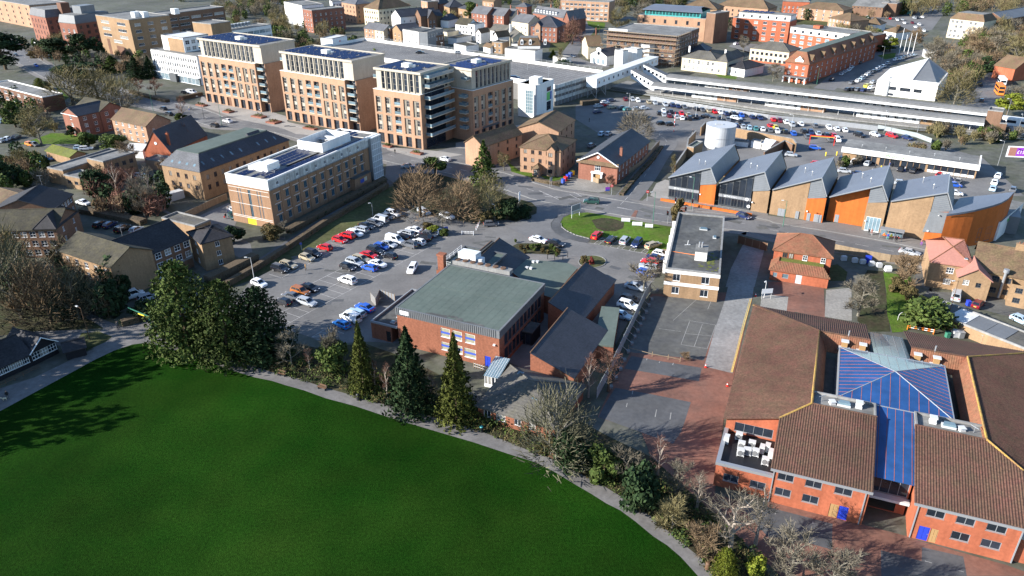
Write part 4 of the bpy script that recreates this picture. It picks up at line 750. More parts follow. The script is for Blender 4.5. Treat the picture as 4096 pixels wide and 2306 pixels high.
def apartment(label,P0,P1,D,h,side_u,bays,shade=False,grp='brick apartment blocks in a row',rightglass=False):
 """bays: list of kinds per column: w window, b loggia; side_u: width of the recessed balcony bay on the right"""
 s=Bld('apartment_block',label,'apartments',P0,P1,D,grp);L,D=s.L,s.D;s.split=False
 n=len(bays);bw=L/n;F=[];ng=5 if h>16 else 4;gz=4.6;fl=(h-1.6-gz)/(ng-1)if False else(h-1.5-gz)/4
 for i,k in enumerate(bays):
  u=(i+.5)*bw
  for j in range(4):
   z=gz+j*fl
   if k=='b':F.append((u-bw*.32,z-.1,bw*.64,fl-.5,'hole'))
  if k=='w':
   for j in(0,2):F.append((u-bw*.32,gz+j*fl,bw*.64,2*fl-.75,'hole'))
  F.append((u-bw*.32,.1,bw*.64,3.6,'hole'))
 s.walls(h,'brick_orange' if not shade else 'brick_orange',F=F,dep=.55,faces='FRKL')
 for i,k in enumerate(bays):
  u0=(i+.5)*bw-bw*.32;w=bw*.64
  for j in range(4):
   z=gz+j*fl
   if k=='b':
    s.win((u0,.5),(1,0),(0,z,w,fl-.6,'s22'))
    mb=MB();mb.box(u0+.01,u0+w-.01,.02,.5,z-.1,z+.18,0);mb.box(u0+.01,u0+w-.01,.06,.1,z+.3,z+1.1,1);mb.build('balcony',['cladding_stone','glass_pale'],s.root)
  if k=='w':
   for j in(0,2):
    z=gz+j*fl;flip=i>n*.55
    a,b=(u0+w*.42,u0+w)if flip else(u0,u0+w*.58)
    for jj in range(2):s.win((a,.32),(1,0),(0,z+jj*fl+.05,b-a,fl-1.15,'s22'))
    mb=MB();mb.box(u0+.01,u0+w-.01,.46,.54,z,z+2*fl-.76);c0,c1=(u0,u0+w*.38)if flip else(u0+w*.62,u0+w)
    for q in range(3):x=c0+(c1-c0)*(q+.4)/3;mb.box(x,x+.14,.3,.46,z,z+2*fl-.76)
    mb.build('window_panel','cladding_stone',s.root)
  if k=='b' and i%3==0:fpanel(s,'passage',[(u0,.1),(u0+w,.1),(u0+w,3.7),(u0,3.7)],.5,'brick_dark',.05)
  else:s.win((u0,.4),(1,0),(0,.1,w,3.55,'shop'))
 if side_u:
  mb=MB();mb.box(L+.01,L+side_u,2.2,D,0,h,0);mb.build('side_wall','brick_orange',s.root)
  for j in range(5):
   z=gz+j*fl*.92-.2;balcony(s,L+.03,L+side_u-.1,.5,2.2,z)
   s.win((L+.15,2.05),(1,0),(0,z+.35,side_u-.5,2.2,'s22'))
  s.box('side_pier',L+side_u-.01,L+side_u+.3,1.5,D,0,h,'brick_orange')
  s.win((L+.2,2.0),(1,0),(0,.2,side_u-.6,3,'shop'))
 for j in range(5):balcony(s,-1.7,-.01,2.0,5.0,gz+j*fl*.92-.2)
 H=h+7.2;R_=L+(side_u or 0)-.2
 mb=MB();mb.box(-.1,L+.1,-.1,.45,h,h+.12);mb.box(L-.35,L+.1,.45,D,h,h+.12);mb.box(-.1,.35,.45,D,h,h+.12);mb.build('coping','render_white',s.root)
 s.box('terrace',.3,L-.3,.4,D,h-.3,h-.02,'roof_felt')
 PH=grid(2.6,L-.6,n+n//2,(L-3)/(n+n//2)*.55,h+.25,0,1,5.9,'s1')
 s.walls(H-.7,'cladding_stone',F=[(r[0]-.9,*r[1:])for r in PH],x=(.9,R_),y=(1.1,D-.4),z0=h,name='penthouse_wall',dep=.5,R=grid(1,D-2,5,1.3,h+.3,0,1,5.8,'s1')if rightglass else())
 for i in range(len(PH)-1):x=(PH[i][0]+PH[i][2]+PH[i+1][0])/2;mb=MB();mb.box(x-.16,x+.16,.8,1.09,h+.15,H-.75);mb.build('penthouse_fin','cladding_stone',s.root)
 mb=MB();mb.box(.3,R_+.3,.5,D,H-.75,H-.45,0);mb.box(.7,R_-.1,.9,D-.4,H-.45,H-.3,1)
 for a in((.3,R_+.3,.5,.85),(.3,R_+.3,D-.35,D),(.3,.65,.85,D-.35),(R_-.05,R_+.3,.85,D-.35)):mb.box(*a,H-.45,H,0)
 mb.build('penthouse_roof',['cladding_stone','roof_felt'],s.root)
 balcony(s,-1.0,.9,1.6,4.2,h+3.3)
 nx=int((R_-3.5)/2.0);rows=int((D-4)/1.8)
 for i in range(nx):
  for j in range(rows):
   x,y=2.2+i*2.0,2.8+j*1.8
   if abs(x-R_*.5)<2.8 and 2<=j<=4 or(i+j*3)%11==5:continue
   item(s,'solar_panel',x,y,H-.32,-math.pi/2 if shade else math.pi/2,(1,1.15,1.2))
 mb=MB();x=R_*.5;mb.box(x-2,x+1,3.6+D*.15,6+D*.15,H-.4,H+1.1,0);mb.box(x+.2,x+2,4.2+D*.2,5.4+D*.2,H-.4,H+.6,0);mb.build('roof_plant','render_white',s.root)
 return s
sA=apartment('brick apartment block with solar roof, furthest left of the four',r4(750,395,19.3),r4(1475,500,19.3),19,19.3,3.8,'wwwbbwww')
sB=apartment('brick apartment block with solar roof, second from the left of the four',W(10,240,710,19.0),W(10,890,810,19.0),18,19.0,3.9,'wwwbbwww')
sC=apartment('brick apartment block with glazed corner balconies facing the street junction',r1(460,660,18.7),r1(1065,745,18.7),17.5,18.7,0,'wwbww',rightglass=True)
L,D=sC.L,sC.D
for j in range(7):z=4.4+j*3.1;balcony(sC,L+.02,L+2.6,2.0,D-1.5,z if j<5 else z+.8)
for j in range(5):sC.win((L+.2,2.4),(0,1),(0,4.8+j*3.1,11,2.5,'w6' if False else 'd3'))
sC.win((L+.22,2),(0,1),(0,.2,11,3.3,'shop'))
sD=apartment('shaded brick apartment block with ground floor shops, furthest right of the four',r1(1740,690,18.0),r1(2265,545,18.0),16,18.0,0,'wwbwww',True)
fpanel(sD,'shop_fascia',[(5,3.7),(14.5,3.7),(14.5,4.4),(5,4.4)],-.15,'grey_dark',.15)
B=Bld('link_block','stone clad stair block joining the third and fourth apartment blocks','apartments',r1(1510,650,17.4),r1(1690,680,17.4),10);B.walls(17.4,'brick_dark',F=[(.6,.1,3,3,'shop')]);B.walls(24.4,'cladding_stone',z0=17.4,name='upper_wall',x=(.1,B.L-.1),y=(.1,B.D));B.flat(24.5,'roof_felt','cladding_stone',.4)
for j in range(5):balcony(B,B.L-2.6,B.L+.4,-1.4,-.01,4.5+j*2.75)
# ------------------- lettering
def text(name,body,size,mat,parent,loc,rot=(math.pi/2,0,0),ext_=.03):
 cu=bpy.data.curves.new(name,'FONT');cu.body=body;cu.size=size;cu.extrude=ext_;cu.resolution_u=2
 t=bpy.data.objects.new(name,cu);COL.objects.link(t);me=bpy.data.meshes.new_from_object(t.evaluated_get(bpy.context.evaluated_depsgraph_get()))
 bpy.data.objects.remove(t);me.materials.clear();me.materials.append(MT[mat]);o=put(name,me,parent,loc);o.rotation_euler=rot;return o
def V(ox,oy,s):return lambda x,y,z=0.0:W(0,(ox+x/s)*2.5156,(oy+y/s)*2.5156,z)
h1,h2,h3,h4=V(1360,0,4.29),V(1860,0,4.29),V(2640,480,4.29),V(3496,1000,4.29)
def S(name,label,cat,P0,P1,D,h,roof='flat',rise=2.5,wall='brick_red',rm='slate_grey',F=None,R=None,L=None,group=None,over=.35,cap=None,x=None,chim=(),ridge=None):
 s=Bld(name,label,cat,P0,P1,D,group)
 def g(q,n):
  if not q:return()
  out=[]
  for k in(q if isinstance(q,list)else[q]):out+=grid(.5,n-.5,k[0],k[2],k[5]if len(k)>5 else 1.0,k[6]if len(k)>6 else 2.9,k[1],k[3],k[4])
  return[r for r in out if r[1]+r[3]<h-.05 and r[0]>.05 and r[0]+r[2]<n-.05]
 gab=('u',rise)if roof=='gu' else('v',rise)if roof=='gv' else None
 s.walls(h,wall,F=g(F,s.L),R=g(R,s.D),L=g(L,s.D),gab=gab)
 if roof=='flat':s.flat(h+.35,rm,cap or 'concrete',.35,.25)
 elif roof in('gu','gv'):s.gable(h,rise,roof[1],rm,over,rm=ridge or rm)
 elif roof in('hu','hv'):s.hip(h,rise,rm,roof[1],over,rm=ridge or rm)
 for c in chim:s.chimney(*c)
 return s
def mansard(s,h,rise,inset,mat,top='roof_felt',over=.2):
 L,D,e,i=s.L,s.D,over,inset
 a=[(-e,-e,h),(L+e,-e,h),(L+e,D+e,h),(-e,D+e,h)];b=[(i,i,h+rise),(L-i,i,h+rise),(L-i,D-i,h+rise),(i,D-i,h+rise)];mb=MB()
 for k in range(4):mb.face([a[k],a[(k+1)%4],b[(k+1)%4],b[k]])
 mb.box(-e,L+e,-e,D+e,h-.25,h-.003);mb.build('mansard_roof',mat,s.root)
 mb=MB();mb.box(i,L-i,i,D-i,h+rise-.05,h+rise+.1);mb.build('roof',top,s.root)
def by_ridge(rF,eF,eB,h,hr):
 """gable along v from a ridge point and the right hand eave"""
 v=(eB-eF).to_2d().normalized();u=Vector((v.y,-v.x));half=(eF-rF).to_2d().dot(u);return eF-Vector((u.x,u.y,0))*2*half,eF,(eB-eF).length
 # =================== saw-tooth retail and clinic range
B=Bld('sawtooth_shops','long row of six grey saw tooth roofs over brick, orange and glazed shop fronts','shops',W(21,1580,548),W(31,1530,975),27);s=B;RM='roof_metal';LOS=(6.0,6.6,7.0,7.4,8.7,8.8);HIS=(10.6,11.5,12.1,12.5,12.9,12)
for i in range(6):
 u=i*14.25-.8;p=u+11.6;n=u+13.6;z0=.6 if i==0 else 1.0;D=(26.5,23,21,19,17.5,15)[i];LO,HI,NL=LOS[i],HIS[i],LOS[min(i+1,5)];PB=NL-1.0
 if i<5:
  slope(s,[(u,z0-.4,LO),(p,z0-.4,HI),(p,D,HI),(u,D,LO)],RM,(1,0),1.1,.06,.25,rname='roof_seams',wf=.12)
  mb=MB();mb.slab([(p,z0-.4,HI),(n,z0-.4,NL+.02),(n,D-1,NL+.02),(p,D-1,HI)],.25);mb.build('tooth_face','cladding_grey',s.root);q=MB();ribs(q,[(p,z0-.4,HI),(n,z0-.4,NL),(n,D-1,NL),(p,D-1,HI)],(1,0),.8,.05,0,.15);q.build('tooth_seams','cladding_grey',s.root,kind='stuff')
  mb=MB();mb.bar((p,z0-.45,HI),(p,D,HI),.12,5);mb.bar((u,z0-.45,LO+.02),(p,z0-.45,HI+.02),.16,4);mb.bar((p,z0-.45,HI),(n,z0-.45,NL),.16,4);mb.build('roof_trim','steel',s.root)
  mb=MB();mb.face([(n,D,0),(u,D,0),(u,D,LO-.2),(p,D,HI-.2),(n,D,NL-.2)]);mb.build('back_wall','brick_tan',s.root)
  c=u+9.0;zc=LO+(HI-LO)*9.0/11.6
  fpanel(s,'cladding_panel',[(c+.1,PB-.4),(n-.15,PB+.5),(p-.15,HI-.35),(c+.1,zc-.3)],z0,'cladding_grey',.3)
  q=MB()
  for k in range(9):
   z=PB+.6+k*.5;w0=max(c+.1,c+.1);w1=n-.2-max(0,z-NL)*2/(HI-NL)
   if z<zc:q.box(w0,w1,z0-.04,z0,z,z+.06)
  q.build('panel_ribs','roof_metal',s.root,kind='stuff')
  if i<2:
   fpanel(s,'wall',[(u+.2,0),(c,0),(c,zc-.3),(u+.2,LO-.3)],z0+.2,'grey_dark',.2)
   for k in range(5):
    w=(8.5)/5;x=u+.4+k*w;s.win((x,z0),(1,0),(0,.35,w-.06,2.3,'shop'));zt=LO-.45+(HI-LO)*(k*w+.4)/11.6
    if zt>3.9:s.win((x,z0),(1,0),(0,3.55,w-.06,zt-3.6,'d1'))
   fpanel(s,'shop_fascia',[(u+.2,2.7),(c,2.7),(c,3.5),(u+.2,3.5)],z0-.05,'steel',.25);fpanel(s,'shop_sign',[(u+1.6,2.75),(u+6.6,2.75),(u+6.6,3.45),(u+1.6,3.45)],z0-.12,'grey',.06)
   text('lettering','THE CLINIC',.52,'white',s.root,(u+2.5,z0-.16,2.95));mb=MB();mb.bar((u+2.1,z0-.14,3.1),(u+2.1,z0-.2,3.1),.24,12);mb.build('roundel','white',s.root)
   if i==1:
    for q in((u+8,3.1),(u+8.6,1.2)):mb=MB();mb.bar((q[0],z0-.12,q[1]),(q[0],z0-.2,q[1]),.45,14);mb.bar((q[0],z0-.2,q[1]),(q[0],z0-.22,q[1]),.28,12,1);mb.build('roundel',['white','grey'],s.root)
   if i==0:fpanel(s,'render_panel',[(c+.3,0),(n,0),(n,PB+.4),(c+.3,PB-.5)],z0-.3,'render_orange',.5)
   else:fpanel(s,'brick_panel',[(c+.3,0),(n,0),(n,PB+.4),(c+.3,PB-.5)],z0,'brick_tan',.3)
  else:
   m=('brick_tan','render_orange','brick_tan')[i-2];zz=z0+(2.2 if i==3 else 0)
   fpanel(s,'brick_panel' if i!=3 else 'render_panel',[(u,0),(c,0),(c,zc-.3),(u,LO-.3)],zz,m,.3);fpanel(s,'render_panel' if i==2 else 'brick_panel',[(c,0),(n,0),(n,PB+.4),(c,PB-.4)],z0-.1,'render_orange' if i!=3 else 'brick_tan',.4)
   if i==2:
    for x,w in((u+2.2,1.8),(u+6.7,.9),(c+.6,.9),(c+2.4,1.9)):s.win((x,z0-.26),(1,0),(0,.02,w,2.1,'door:grey'))
   if i==3:s.win((c+.6,z0-.28),(1,0),(0,.1,3.4,3.7,'p4'));s.win((u+2.0,zz-.1),(1,0),(0,.02,1,2.1,'door:grey'))
   if i==4:fpanel(s,'cladding_panel',[(c-.6,2.2),(c+4.4,2.6),(c+4.4,PB+.3),(c,PB-.3)],z0-.25,'cladding_grey',.2)
  for q in((u+9.5,z0-.15,2.6),):mb=MB();mb.bar((q[0],q[1],q[2]),(q[0],q[1]-.35,q[2]+.05),.2,8);mb.build('wall_lamp','white',s.root)
  item(s,'flue',u+6,9+i,LO+(HI-LO)*.5,0,(.8,.8,1.1));item(s,'flue',u+8.5,6,LO+(HI-LO)*.72,0,(.8,.8,.9))
 else:
  top=[(*s.loc(W(31,x,y,z)),z)for x,y,z in((1800,710,8.8),(1900,696,9.1),(2000,680,9.4),(2090,662,9.7),(2180,640,10.0),(2270,616,10.3),(2350,588,10.6),(2420,548,10.9),(2480,482,11.2))];mb=MB();bk=[(u+1,25)];nt=len(top)-1
  for k in range(nt):a,b=top[k],top[k+1];q=[Vector((u+.6,11,8.8)).lerp(Vector(top[-1]),t/nt)for t in(k,k+1)];mb.face([a,b,q[1],q[0]])if k<nt-1 else mb.face([a,b,q[0]]);mb.face([(a[0],a[1]-.05,a[2]-.45),(b[0],b[1]-.05,b[2]-.45),(b[0],b[1]-.05,b[2]),(a[0],a[1]-.05,a[2])])
  mb.build('roof',RM,s.root);mb=MB()
  for a,b in zip(top,top[1:]):mb.face([(a[0],a[1]+.3,0),(b[0],b[1]+.3,0),(b[0],b[1]+.3,b[2]-.35),(a[0],a[1]+.3,a[2]-.35)])
  e=top[-1];mb.face([(e[0],e[1],0),(u+1,11,0),(u+1,11,8.5),(e[0],e[1],e[2]-.2)]);mb.build('render_panel','render_orange',s.root)
  for k,w,st in((4,1.1,'d13'),(5,1.9,'d32'),(6,.7,'d13')):a,b=Vector(top[k]).to_2d(),Vector(top[k+1]).to_2d();t=(b-a).normalized();o=a+t*.4+Vector((t.y,-t.x))*-.12;s.win((o.x,o.y),(t.x,t.y),(0,.9,w,3.6,st))
  a,b=s.loc(W(31,2286,977)),s.loc(W(31,2576,591,5));d=Vector((b[0]-a[0],b[1]-a[1])).normalized();n=Vector((-d.y,d.x))*5;mb=MB();mb.prism([a,b,(b[0]+n.x,b[1]+n.y),(a[0]+n.x,a[1]+n.y)],0,5,1,0);mb.build('side_wing',['cladding_white','roof_felt'],s.root);text('lettering','Waitrose',1.5,'sign_green',s.root,(a[0]+d.x*6+d.y*.06,a[1]+d.y*6-d.x*.06,3.2),(math.pi/2,0,math.atan2(d.y,d.x)))
  mb=MB();mb.box(u+2,u+15,15.5,24,0,4.6,0);mb.build('rear_wing','roof_sheet',s.root)
mb=MB();mb.box(-1.5,24,-3.1,-2.7,0,.75);mb.build('ramp_wall','render_orange',s.root);bars(s,'handrail',[((-1.5,-2.9,1.4),(24,-2.9,1.4)),((-1.5,-2.9,1.05),(24,-2.9,1.05))]+[((x*1.6,-2.9,.7),(x*1.6,-2.9,1.4))for x in range(16)],.03,'steel')
B=Bld('supermarket','long low white supermarket with glazed front and green lettering','supermarket',W(31,740,160),W(31,2080,350),11);s,L,D=B,B.L,B.D
s.walls(2.9,'brick_tan',F=[(4.2+i*1.55,.1,1.45,2.6,'d1')for i in range(4)]+[(11.2+i*1.5,.1,1.4,2.6,'d1')for i in range(2)]+[(17.5+i*1.75,.1,1.65,2.6,'d1')for i in range(4)]+[(25+i*1.85,.9,1.75,1.8,'d1')for i in range(7)]+[(14.2,.05,2.9,2.6,'d2')])
mb=MB();mb.box(-.5,L+.5,-.9,-.5,2.8,4.5);mb.box(L+.1,L+.5,-.5,D,2.8,4.5);mb.build('fascia','render_white',s.root);s.box('soffit',-.5,L+.1,-.5,0,2.85,2.98,'white');text('lettering','Waitrose',1.5,'sign_green',s.root,(12.6,-.95,3.15))
mb=MB();mb.box(-.4,L+.1,-.5,D,2.98,4.2);mb.build('roof','roof_felt',s.root)
for i in range(5):item(s,'flue',5+i*7,3+i%2,4.2,0,(.7,.7,.6))
for i in range(7):fpanel(s,'shop_window_panel',[(25.1+i*1.85,.1),(26.7+i*1.85,.1),(26.7+i*1.85,.85),(25.1+i*1.85,.85)],-.05,'white',.05)
B=Bld('storage_tank','big pale grey round tank behind the saw tooth roofs','tank',h3(900,520),h3(1235,520),9);mb=MB();mb.cyl(B.L/2,5,0,7.4,5.0,40,0);mb.cyl(B.L/2,5,7.4,7.6,5.1,40,0);mb.box(B.L/2-2,B.L/2+.5,4.5,5.3,7.6,7.9,0);B.sub(mb,'drum','tank_grey')
mb=MB();mb.cyl(B.L/2,5,3.6,3.75,5.06,40);B.sub(mb,'band','steel')
def wallthing(label,pts,h,mat,cat='wall',name='wall',th=.35,cap=None,group=None):
 p0=pts[0];t=thing(name,label,cat,(p0.x,p0.y,0),0,group);mb=MB();cp=MB()
 for a,b in zip(pts,pts[1:]):
  d=(b-a).to_2d().normalized();n=Vector((-d.y,d.x))*th/2;a2,b2=a-p0,b-p0;w=Vector((d.x,d.y))*th*.3
  mb.prism([(a2.x-n.x,a2.y-n.y),(b2.x-n.x,b2.y-n.y),(b2.x+n.x,b2.y+n.y),(a2.x+n.x,a2.y+n.y)],0,h)
  if cap:cp.prism([(a2.x-n.x*1.4-w.x,a2.y-n.y*1.4-w.y),(b2.x-n.x*1.4+w.x,b2.y-n.y*1.4+w.y),(b2.x+n.x*1.4+w.x,b2.y+n.y*1.4+w.y),(a2.x+n.x*1.4-w.x,a2.y+n.y*1.4-w.y)],h+.003,h+.1)
 mb.build('brickwork' if 'brick' in mat else 'panel',mat,t)
 if cap:cp.build('coping',cap,t)
 return t
wallthing('long tan brick retaining wall under the station car park rows',[h3(690,270),h3(760,190),h3(2260,480),h3(2310,560)],3.2,'brick_tan',cap='concrete')
wallthing('brick yard wall with dark inner face beside the round tank',[h3(245,930),h3(440,640),h3(470,470),h3(600,330)],3.0,'brick_tan',cap='concrete')
wallthing('dark brick wall slanting behind the second saw tooth roof',[h3(1770,690),h3(2120,490),h3(2260,560)],2.8,'brick_brown',cap='concrete')
B=S('plant_house','small brick plant house with green sheet roof by the tank','shed',h3(445,640),h3(560,660),8,3.5,'flat',0,'brick_tan','roof_green');B=S('tank_shed','white curved roof store in the yard behind saw tooth roofs','shed',h3(1740,500),h3(1890,530),6,2,'gu',.9,'render_white','roof_white')
B=S('chiller_unit','white chiller with a row of fans beside the round tank','machine',h3(1240,440),h3(1500,470),2.2,1.6,'flat',0,'cladding_white','steel')
for i in range(6):mb=MB();mb.cyl(.8+i*B.L/6.6,1.1,2,2.25,.55,10);mb.build('fan','fan',B.root)
B=S('generator_box','white generator container next to the chiller fans','machine',h3(1555,470),h3(1720,500),2.4,2.2,'flat',0,'cladding_white','off_white')
# =================== red flats, chapel, houses on the right
s=S('red_flats','three storey red brick flats with brown hipped roof and tiled porch','flats',W(21,82,28,8),W(21,490,76,8),14,8,'hu',3.0,'brick_orange','tile_brown',F=[(5,3,1.1,1.3,'b2',.9,2.6)],R=(3,3,.8,1.3,'b2',.9,2.6))
s.walls(8.6,'brick_orange',F=[(.5,z,1.4,1.3,'b2')for z in(.9,3.5,6.1)],x=(s.L-4.2,s.L-1.6),y=(-.9,3),name='bay_wall',gab=('v',1.2));s.gable(8.6,1.2,'v','tile_brown',.3,x=(s.L-4.2,s.L-1.6),y=(-.9,4.5),name='bay_roof')
s.walls(2.4,'brick_orange',F=[(.5,.1,1.2,2.1,'b2')],x=(5.0,7.4),y=(-2.4,-.01),name='porch_wall');s.hip(2.4,1.1,'tile_brown','v',.25,x=(5,7.4),y=(-2.4,1),name='porch_roof')
p=by_ridge(W(20,430,1112,10.5),W(20,470,1325,7.8),W(20,622,1212,7.8),7.8,10.5)
S('red_flats','rear red brick flats with ribbed brown roof beside the car park tower','flats',p[0],p[1],p[2]+1,7.8,'gv',2.7,'brick_orange','tile_brown',R=(3,3,.9,1.2,'b2',.9,2.5))
S('red_flats','left red brick flats half hidden behind the spruce, brown tiled gable','flats',W(20,-290,1470,7.5),W(20,100,1345,7.5),8,7.5,'gu',2.6,'brick_orange','tile_brown',F=(4,3,.9,1.2,'b2',.9,2.4))
s=S('chapel','brick gabled chapel hall with white pediment, porch and dark slate roof','chapel',W(21,672,157,6),W(21,1064,214,6),29,6,'gv',3.2,'brick_red','slate',R=[(9,1,.9,1.4,'w2',3.6),(9,1,.9,1.5,'w2',1.0)],over=.5)
mb=MB();L=s.L
for a,b in(((-.5,-.55,5.6),(L/2,-.55,9.1)),((L+.5,-.55,5.6),(L/2,-.55,9.1))):mb.bar(a,b,.17,4)
mb.build('bargeboard','white',s.root);slope(s,[(-.4,-.9,5.5),(L+.4,-.9,5.5),(L+.4,0,6.3),(-.4,0,6.3)],'tile_brown',(0,1),0,name='apron_roof')
s.win((L/2-.9,-.16),(1,0),(0,3.4,1.8,2.0,'w32'));mb=MB();mb.bar((L/2,-.05,7.6),(L/2,-.15,7.6),.42,12);mb.build('round_window','white',s.root)
mb=MB();mb.box(L/2-1.7,L/2-1.2,-.7,0,0,2.6);mb.box(L/2+1.2,L/2+1.7,-.7,0,0,2.6);mb.box(L/2-1.9,L/2+1.9,-.8,0,2.6,3.1);mb.build('porch','render_white',s.root);s.win((L/2-.9,-.16),(1,0),(0,.05,1.8,2.4,'door:ply'))
s.chimney(L-1.6,7,6.6,9.2)
s=S('brick_house','detached orange brick house with red hipped tiles and mossy flat extension','house',W(31,65,1060,5.2),W(31,645,1145,5.2),9.5,5.2,'hu',2.8,'brick_council','tile_red',F=[(1.8,3.6,.8,1.1,'b2'),(3.2,3.6,.7,1.1,'b2'),(6.2,3.6,1.1,1.1,'w22'),(10.2,3.6,1.1,1.1,'w22')]and None,ridge='tile_red')
for x,st in((1.9,'b2'),(3.2,'b2'),(6.2,'w22'),(10.0,'w22')):s.win((x,-.16),(1,0),(0,3.6,1.0,1.2,st))
s.walls(2.7,'brick_council',F=[(.6,.9,.9,1.0,'sk'),(2.6,.9,1.3,1,'sk'),(5.4,.05,1.3,2.1,'door:off_white')],x=(.1,s.L),y=(-5.2,-.01),name='extension_wall');slope(s,[(-.3,-5.6,2.6),(s.L+.3,-5.6,2.6),(s.L-1.4,-2.6,3.7),(1.4,-2.6,3.7)],'tile_red',(0,1),.34,.06,name='extension_roof')
slope(s,[(-.3,-.0,2.6),(-.3,-5.6,2.6),(1.4,-2.6,3.7),(1.4,0,3.7)],'tile_red',(1,0),.34,.06,name='extension_roof');s.box('flat_roof',1.4,s.L-1.4,-2.6,-.02,3.3,3.5,'moss')
s=S('pink_roof_house','tan brick shop house with fresh pink tiled hip roof and rear gable','house',W(31,1645,1180,6),W(31,2060,1238,6),12,6,'hu',3.6,'brick_tan','tile_pink' if 'tile_pink' in MT else 'tile_red',F=[(1,2,1.4,1.3,'w32',1.2,2.6)],ridge='tile_red')
s.walls(5.0,'brick_tan',F=[(1.0,3.2,1.1,1.1,'w22'),(3.4,3.0,1.0,1.0,'d22')],x=(5.2,11.2),y=(-3.5,-.01),name='gable_wall',gab=('v',2.2));s.gable(5.0,2.2,'v','tile_pink' if 'tile_pink' in MT else 'tile_red',.3,x=(5.2,11.2),y=(-3.5,3),name='gable_roof')
item(s,'skylight',6.5,1.5,7,0,(.5,.7,.5))
s=S('terrace_house','long brown tiled terrace with tan brick rear and steel flue at right edge','house',W(31,2070,1250,5.6),W(31,2700,1370,5.6),12,5.6,'gu',3.8,'brick_tan','tile_brown',F=[(4,1,1.4,1.2,'d32',3.6),(4,1,1.4,1.2,'d32',1.0)],chim=((7.4,6,8,10.6,'brick_tan',1.6,.8),))
mb=MB();mb.bar((5.8,-.5,.3),(5.8,-.5,6.2),.28,10);mb.cyl(5.8,-.5,6.2,6.9,.55,12);mb.build('extract_flue','steel',s.root)
s.walls(5.0,'brick_tan',F=[(.9,3.2,1.3,1.1,'d32'),(.9,1,1.3,1.1,'d32')],x=(7.2,11.5),y=(-3,-.01),name='rear_wing')
s=S('garage_row','row of low garages with grey sheet roofs along the brick yard wall','garage',W(32,1600,230,2.2),W(32,2576,620,2.2),6.5,2.2,'flat',0,'brick_tan','roof_sheet');
for i in range(5):x0,x1=s.L*i/5+.06,s.L*(i+1)/5-.06;s.box('roof_sheet',x0,x1,.4,6.1,2.24,2.36+.05*(i%2),('roof_felt_dark','roof_white','roof_sheet','roof_sheet','tile_grey')[i])
wallthing('low brick bin store wall beside the orange barrier',[W(32,1650,410,0),W(32,1790,330,0),W(32,1810,360,0),W(32,2150,560,0)],1.7,'brick_orange',cap='concrete')
# =================== car park tower, deck, footbridge, station
s=Bld('stair_tower','white rendered stair tower with tall gridded window at the car park corner','tower',W(20,60,845,12.6),W(20,252,868,12.6),W(20,430,805,12.6));s.walls(12.6,'render_white',F=[(3.4,1.6,3.4,9,'p46')],R=[(8,9.0,3.5,1.6,'d2'),(8,1.5,3.6,3.4,'d22')]);s.flat(12.9,'roof_felt','render_white',.4)
s.box('lift_head',s.L-4.6,s.L-.8,2,6,12.4,15.2,'render_white');mb=MB();mb.box(s.L,s.L+.08,8,10.6,5.4,8.6,0);mb.build('sign_board','sign_green',s.root);mb=MB();mb.box(s.L,s.L+.08,10.8,12,5.4,8.6,0);mb.build('sign_board','sign_blue',s.root);text('lettering','Harlands Road',.8,'red_paint',s.root,(s.L+.05,1.2,6.6),(math.pi/2,0,math.pi/2))if False else None
A_,B_,C_=h1(400,660,8.6),W(20,885,715,8.6),W(20,432,858,8.6)
s=Bld('car_park_deck','wide open rooftop parking deck with white parapets behind the apartment blocks','car park',C_+(A_-B_),C_,(B_-C_).length);L,D=s.L,s.D
mb=MB();mb.box(0,L,0,D,0,7.6);s.sub(mb,'deck','asphalt');mb=MB()
for a in((-.2,L+.2,D,D+.3),(-.2,L,-.3,0),(-.3,0,0,D)):mb.box(*a,7.0,9.0)
s.sub(mb,'parapet','render_white')
for j in range(3):
 mb=MB();mb.box(L,L+.3,0,D,2.6*j+1.9,2.6*j+3.3);s.sub(mb,'side_parapet','cladding_streaked')
mb=MB();mb.box(L-.4,L-.02,0,D,.1,7.5);s.sub(mb,'shade_slab','glass_dark')  # solid dark slab standing in for the shade between the side parapets
q=MB()
for i in range(14):q.bar((L+.1,2+i*D/14,0),(L+.1,2+i*D/14,7.5),.16,4);q.bar((L+.1,2+i*D/14,3.3),(L+.1,2+(i+.8)*D/14,7.2),.08,4)
s.sub(q,'bracing','steel',kind='stuff');q=MB()
for k in range(6):
 y=4+k*(D-8)/5.5
 for i in range(int(L/2.6)):q.box(i*2.6,i*2.6+.12,y,y+4.6,7.6,7.612)
s.sub(q,'bay_lines','marking',kind='stuff')
bars(s,'guard_rail',[((0,D+.15,9.6),(L,D+.15,9.6)),((0,D+.15,10.1),(L,D+.15,10.1))]+[((i*3.0,D+.15,9),(i*3.0,D+.15,10.1))for i in range(int(L/3)+1)],.05,'steel')
deck=s
for i,(x,y)in enumerate(((.15,.82),(.28,.6),(.5,.75),(.62,.45),(.8,.62),(.92,.35),(.4,.9),(.75,.9))):
 o=s.root.location+Vector((s.u.x,s.u.y,0))*L*x+Vector((s.v.x,s.v.y,0))*D*y;t=thing('deck_lamp',('lamp post on the roof deck, %s of the eight'%['leftmost near the hut','second from left','third by the ramp','nearest the ramp mouth','behind the stair tower','rightmost near the footbridge','far left along the back parapet','far right along the back parapet'][i]),'lamp post',(o.x,o.y,7.6),0,'lamp posts on the parking deck');mb=MB();mb.cyl(0,0,0,5,.08,6);mb.build('pole','steel',t);mb=MB();mb.box(-.6,.6,-.15,.15,4.9,5.1);mb.build('lamp_head','off_white',t)
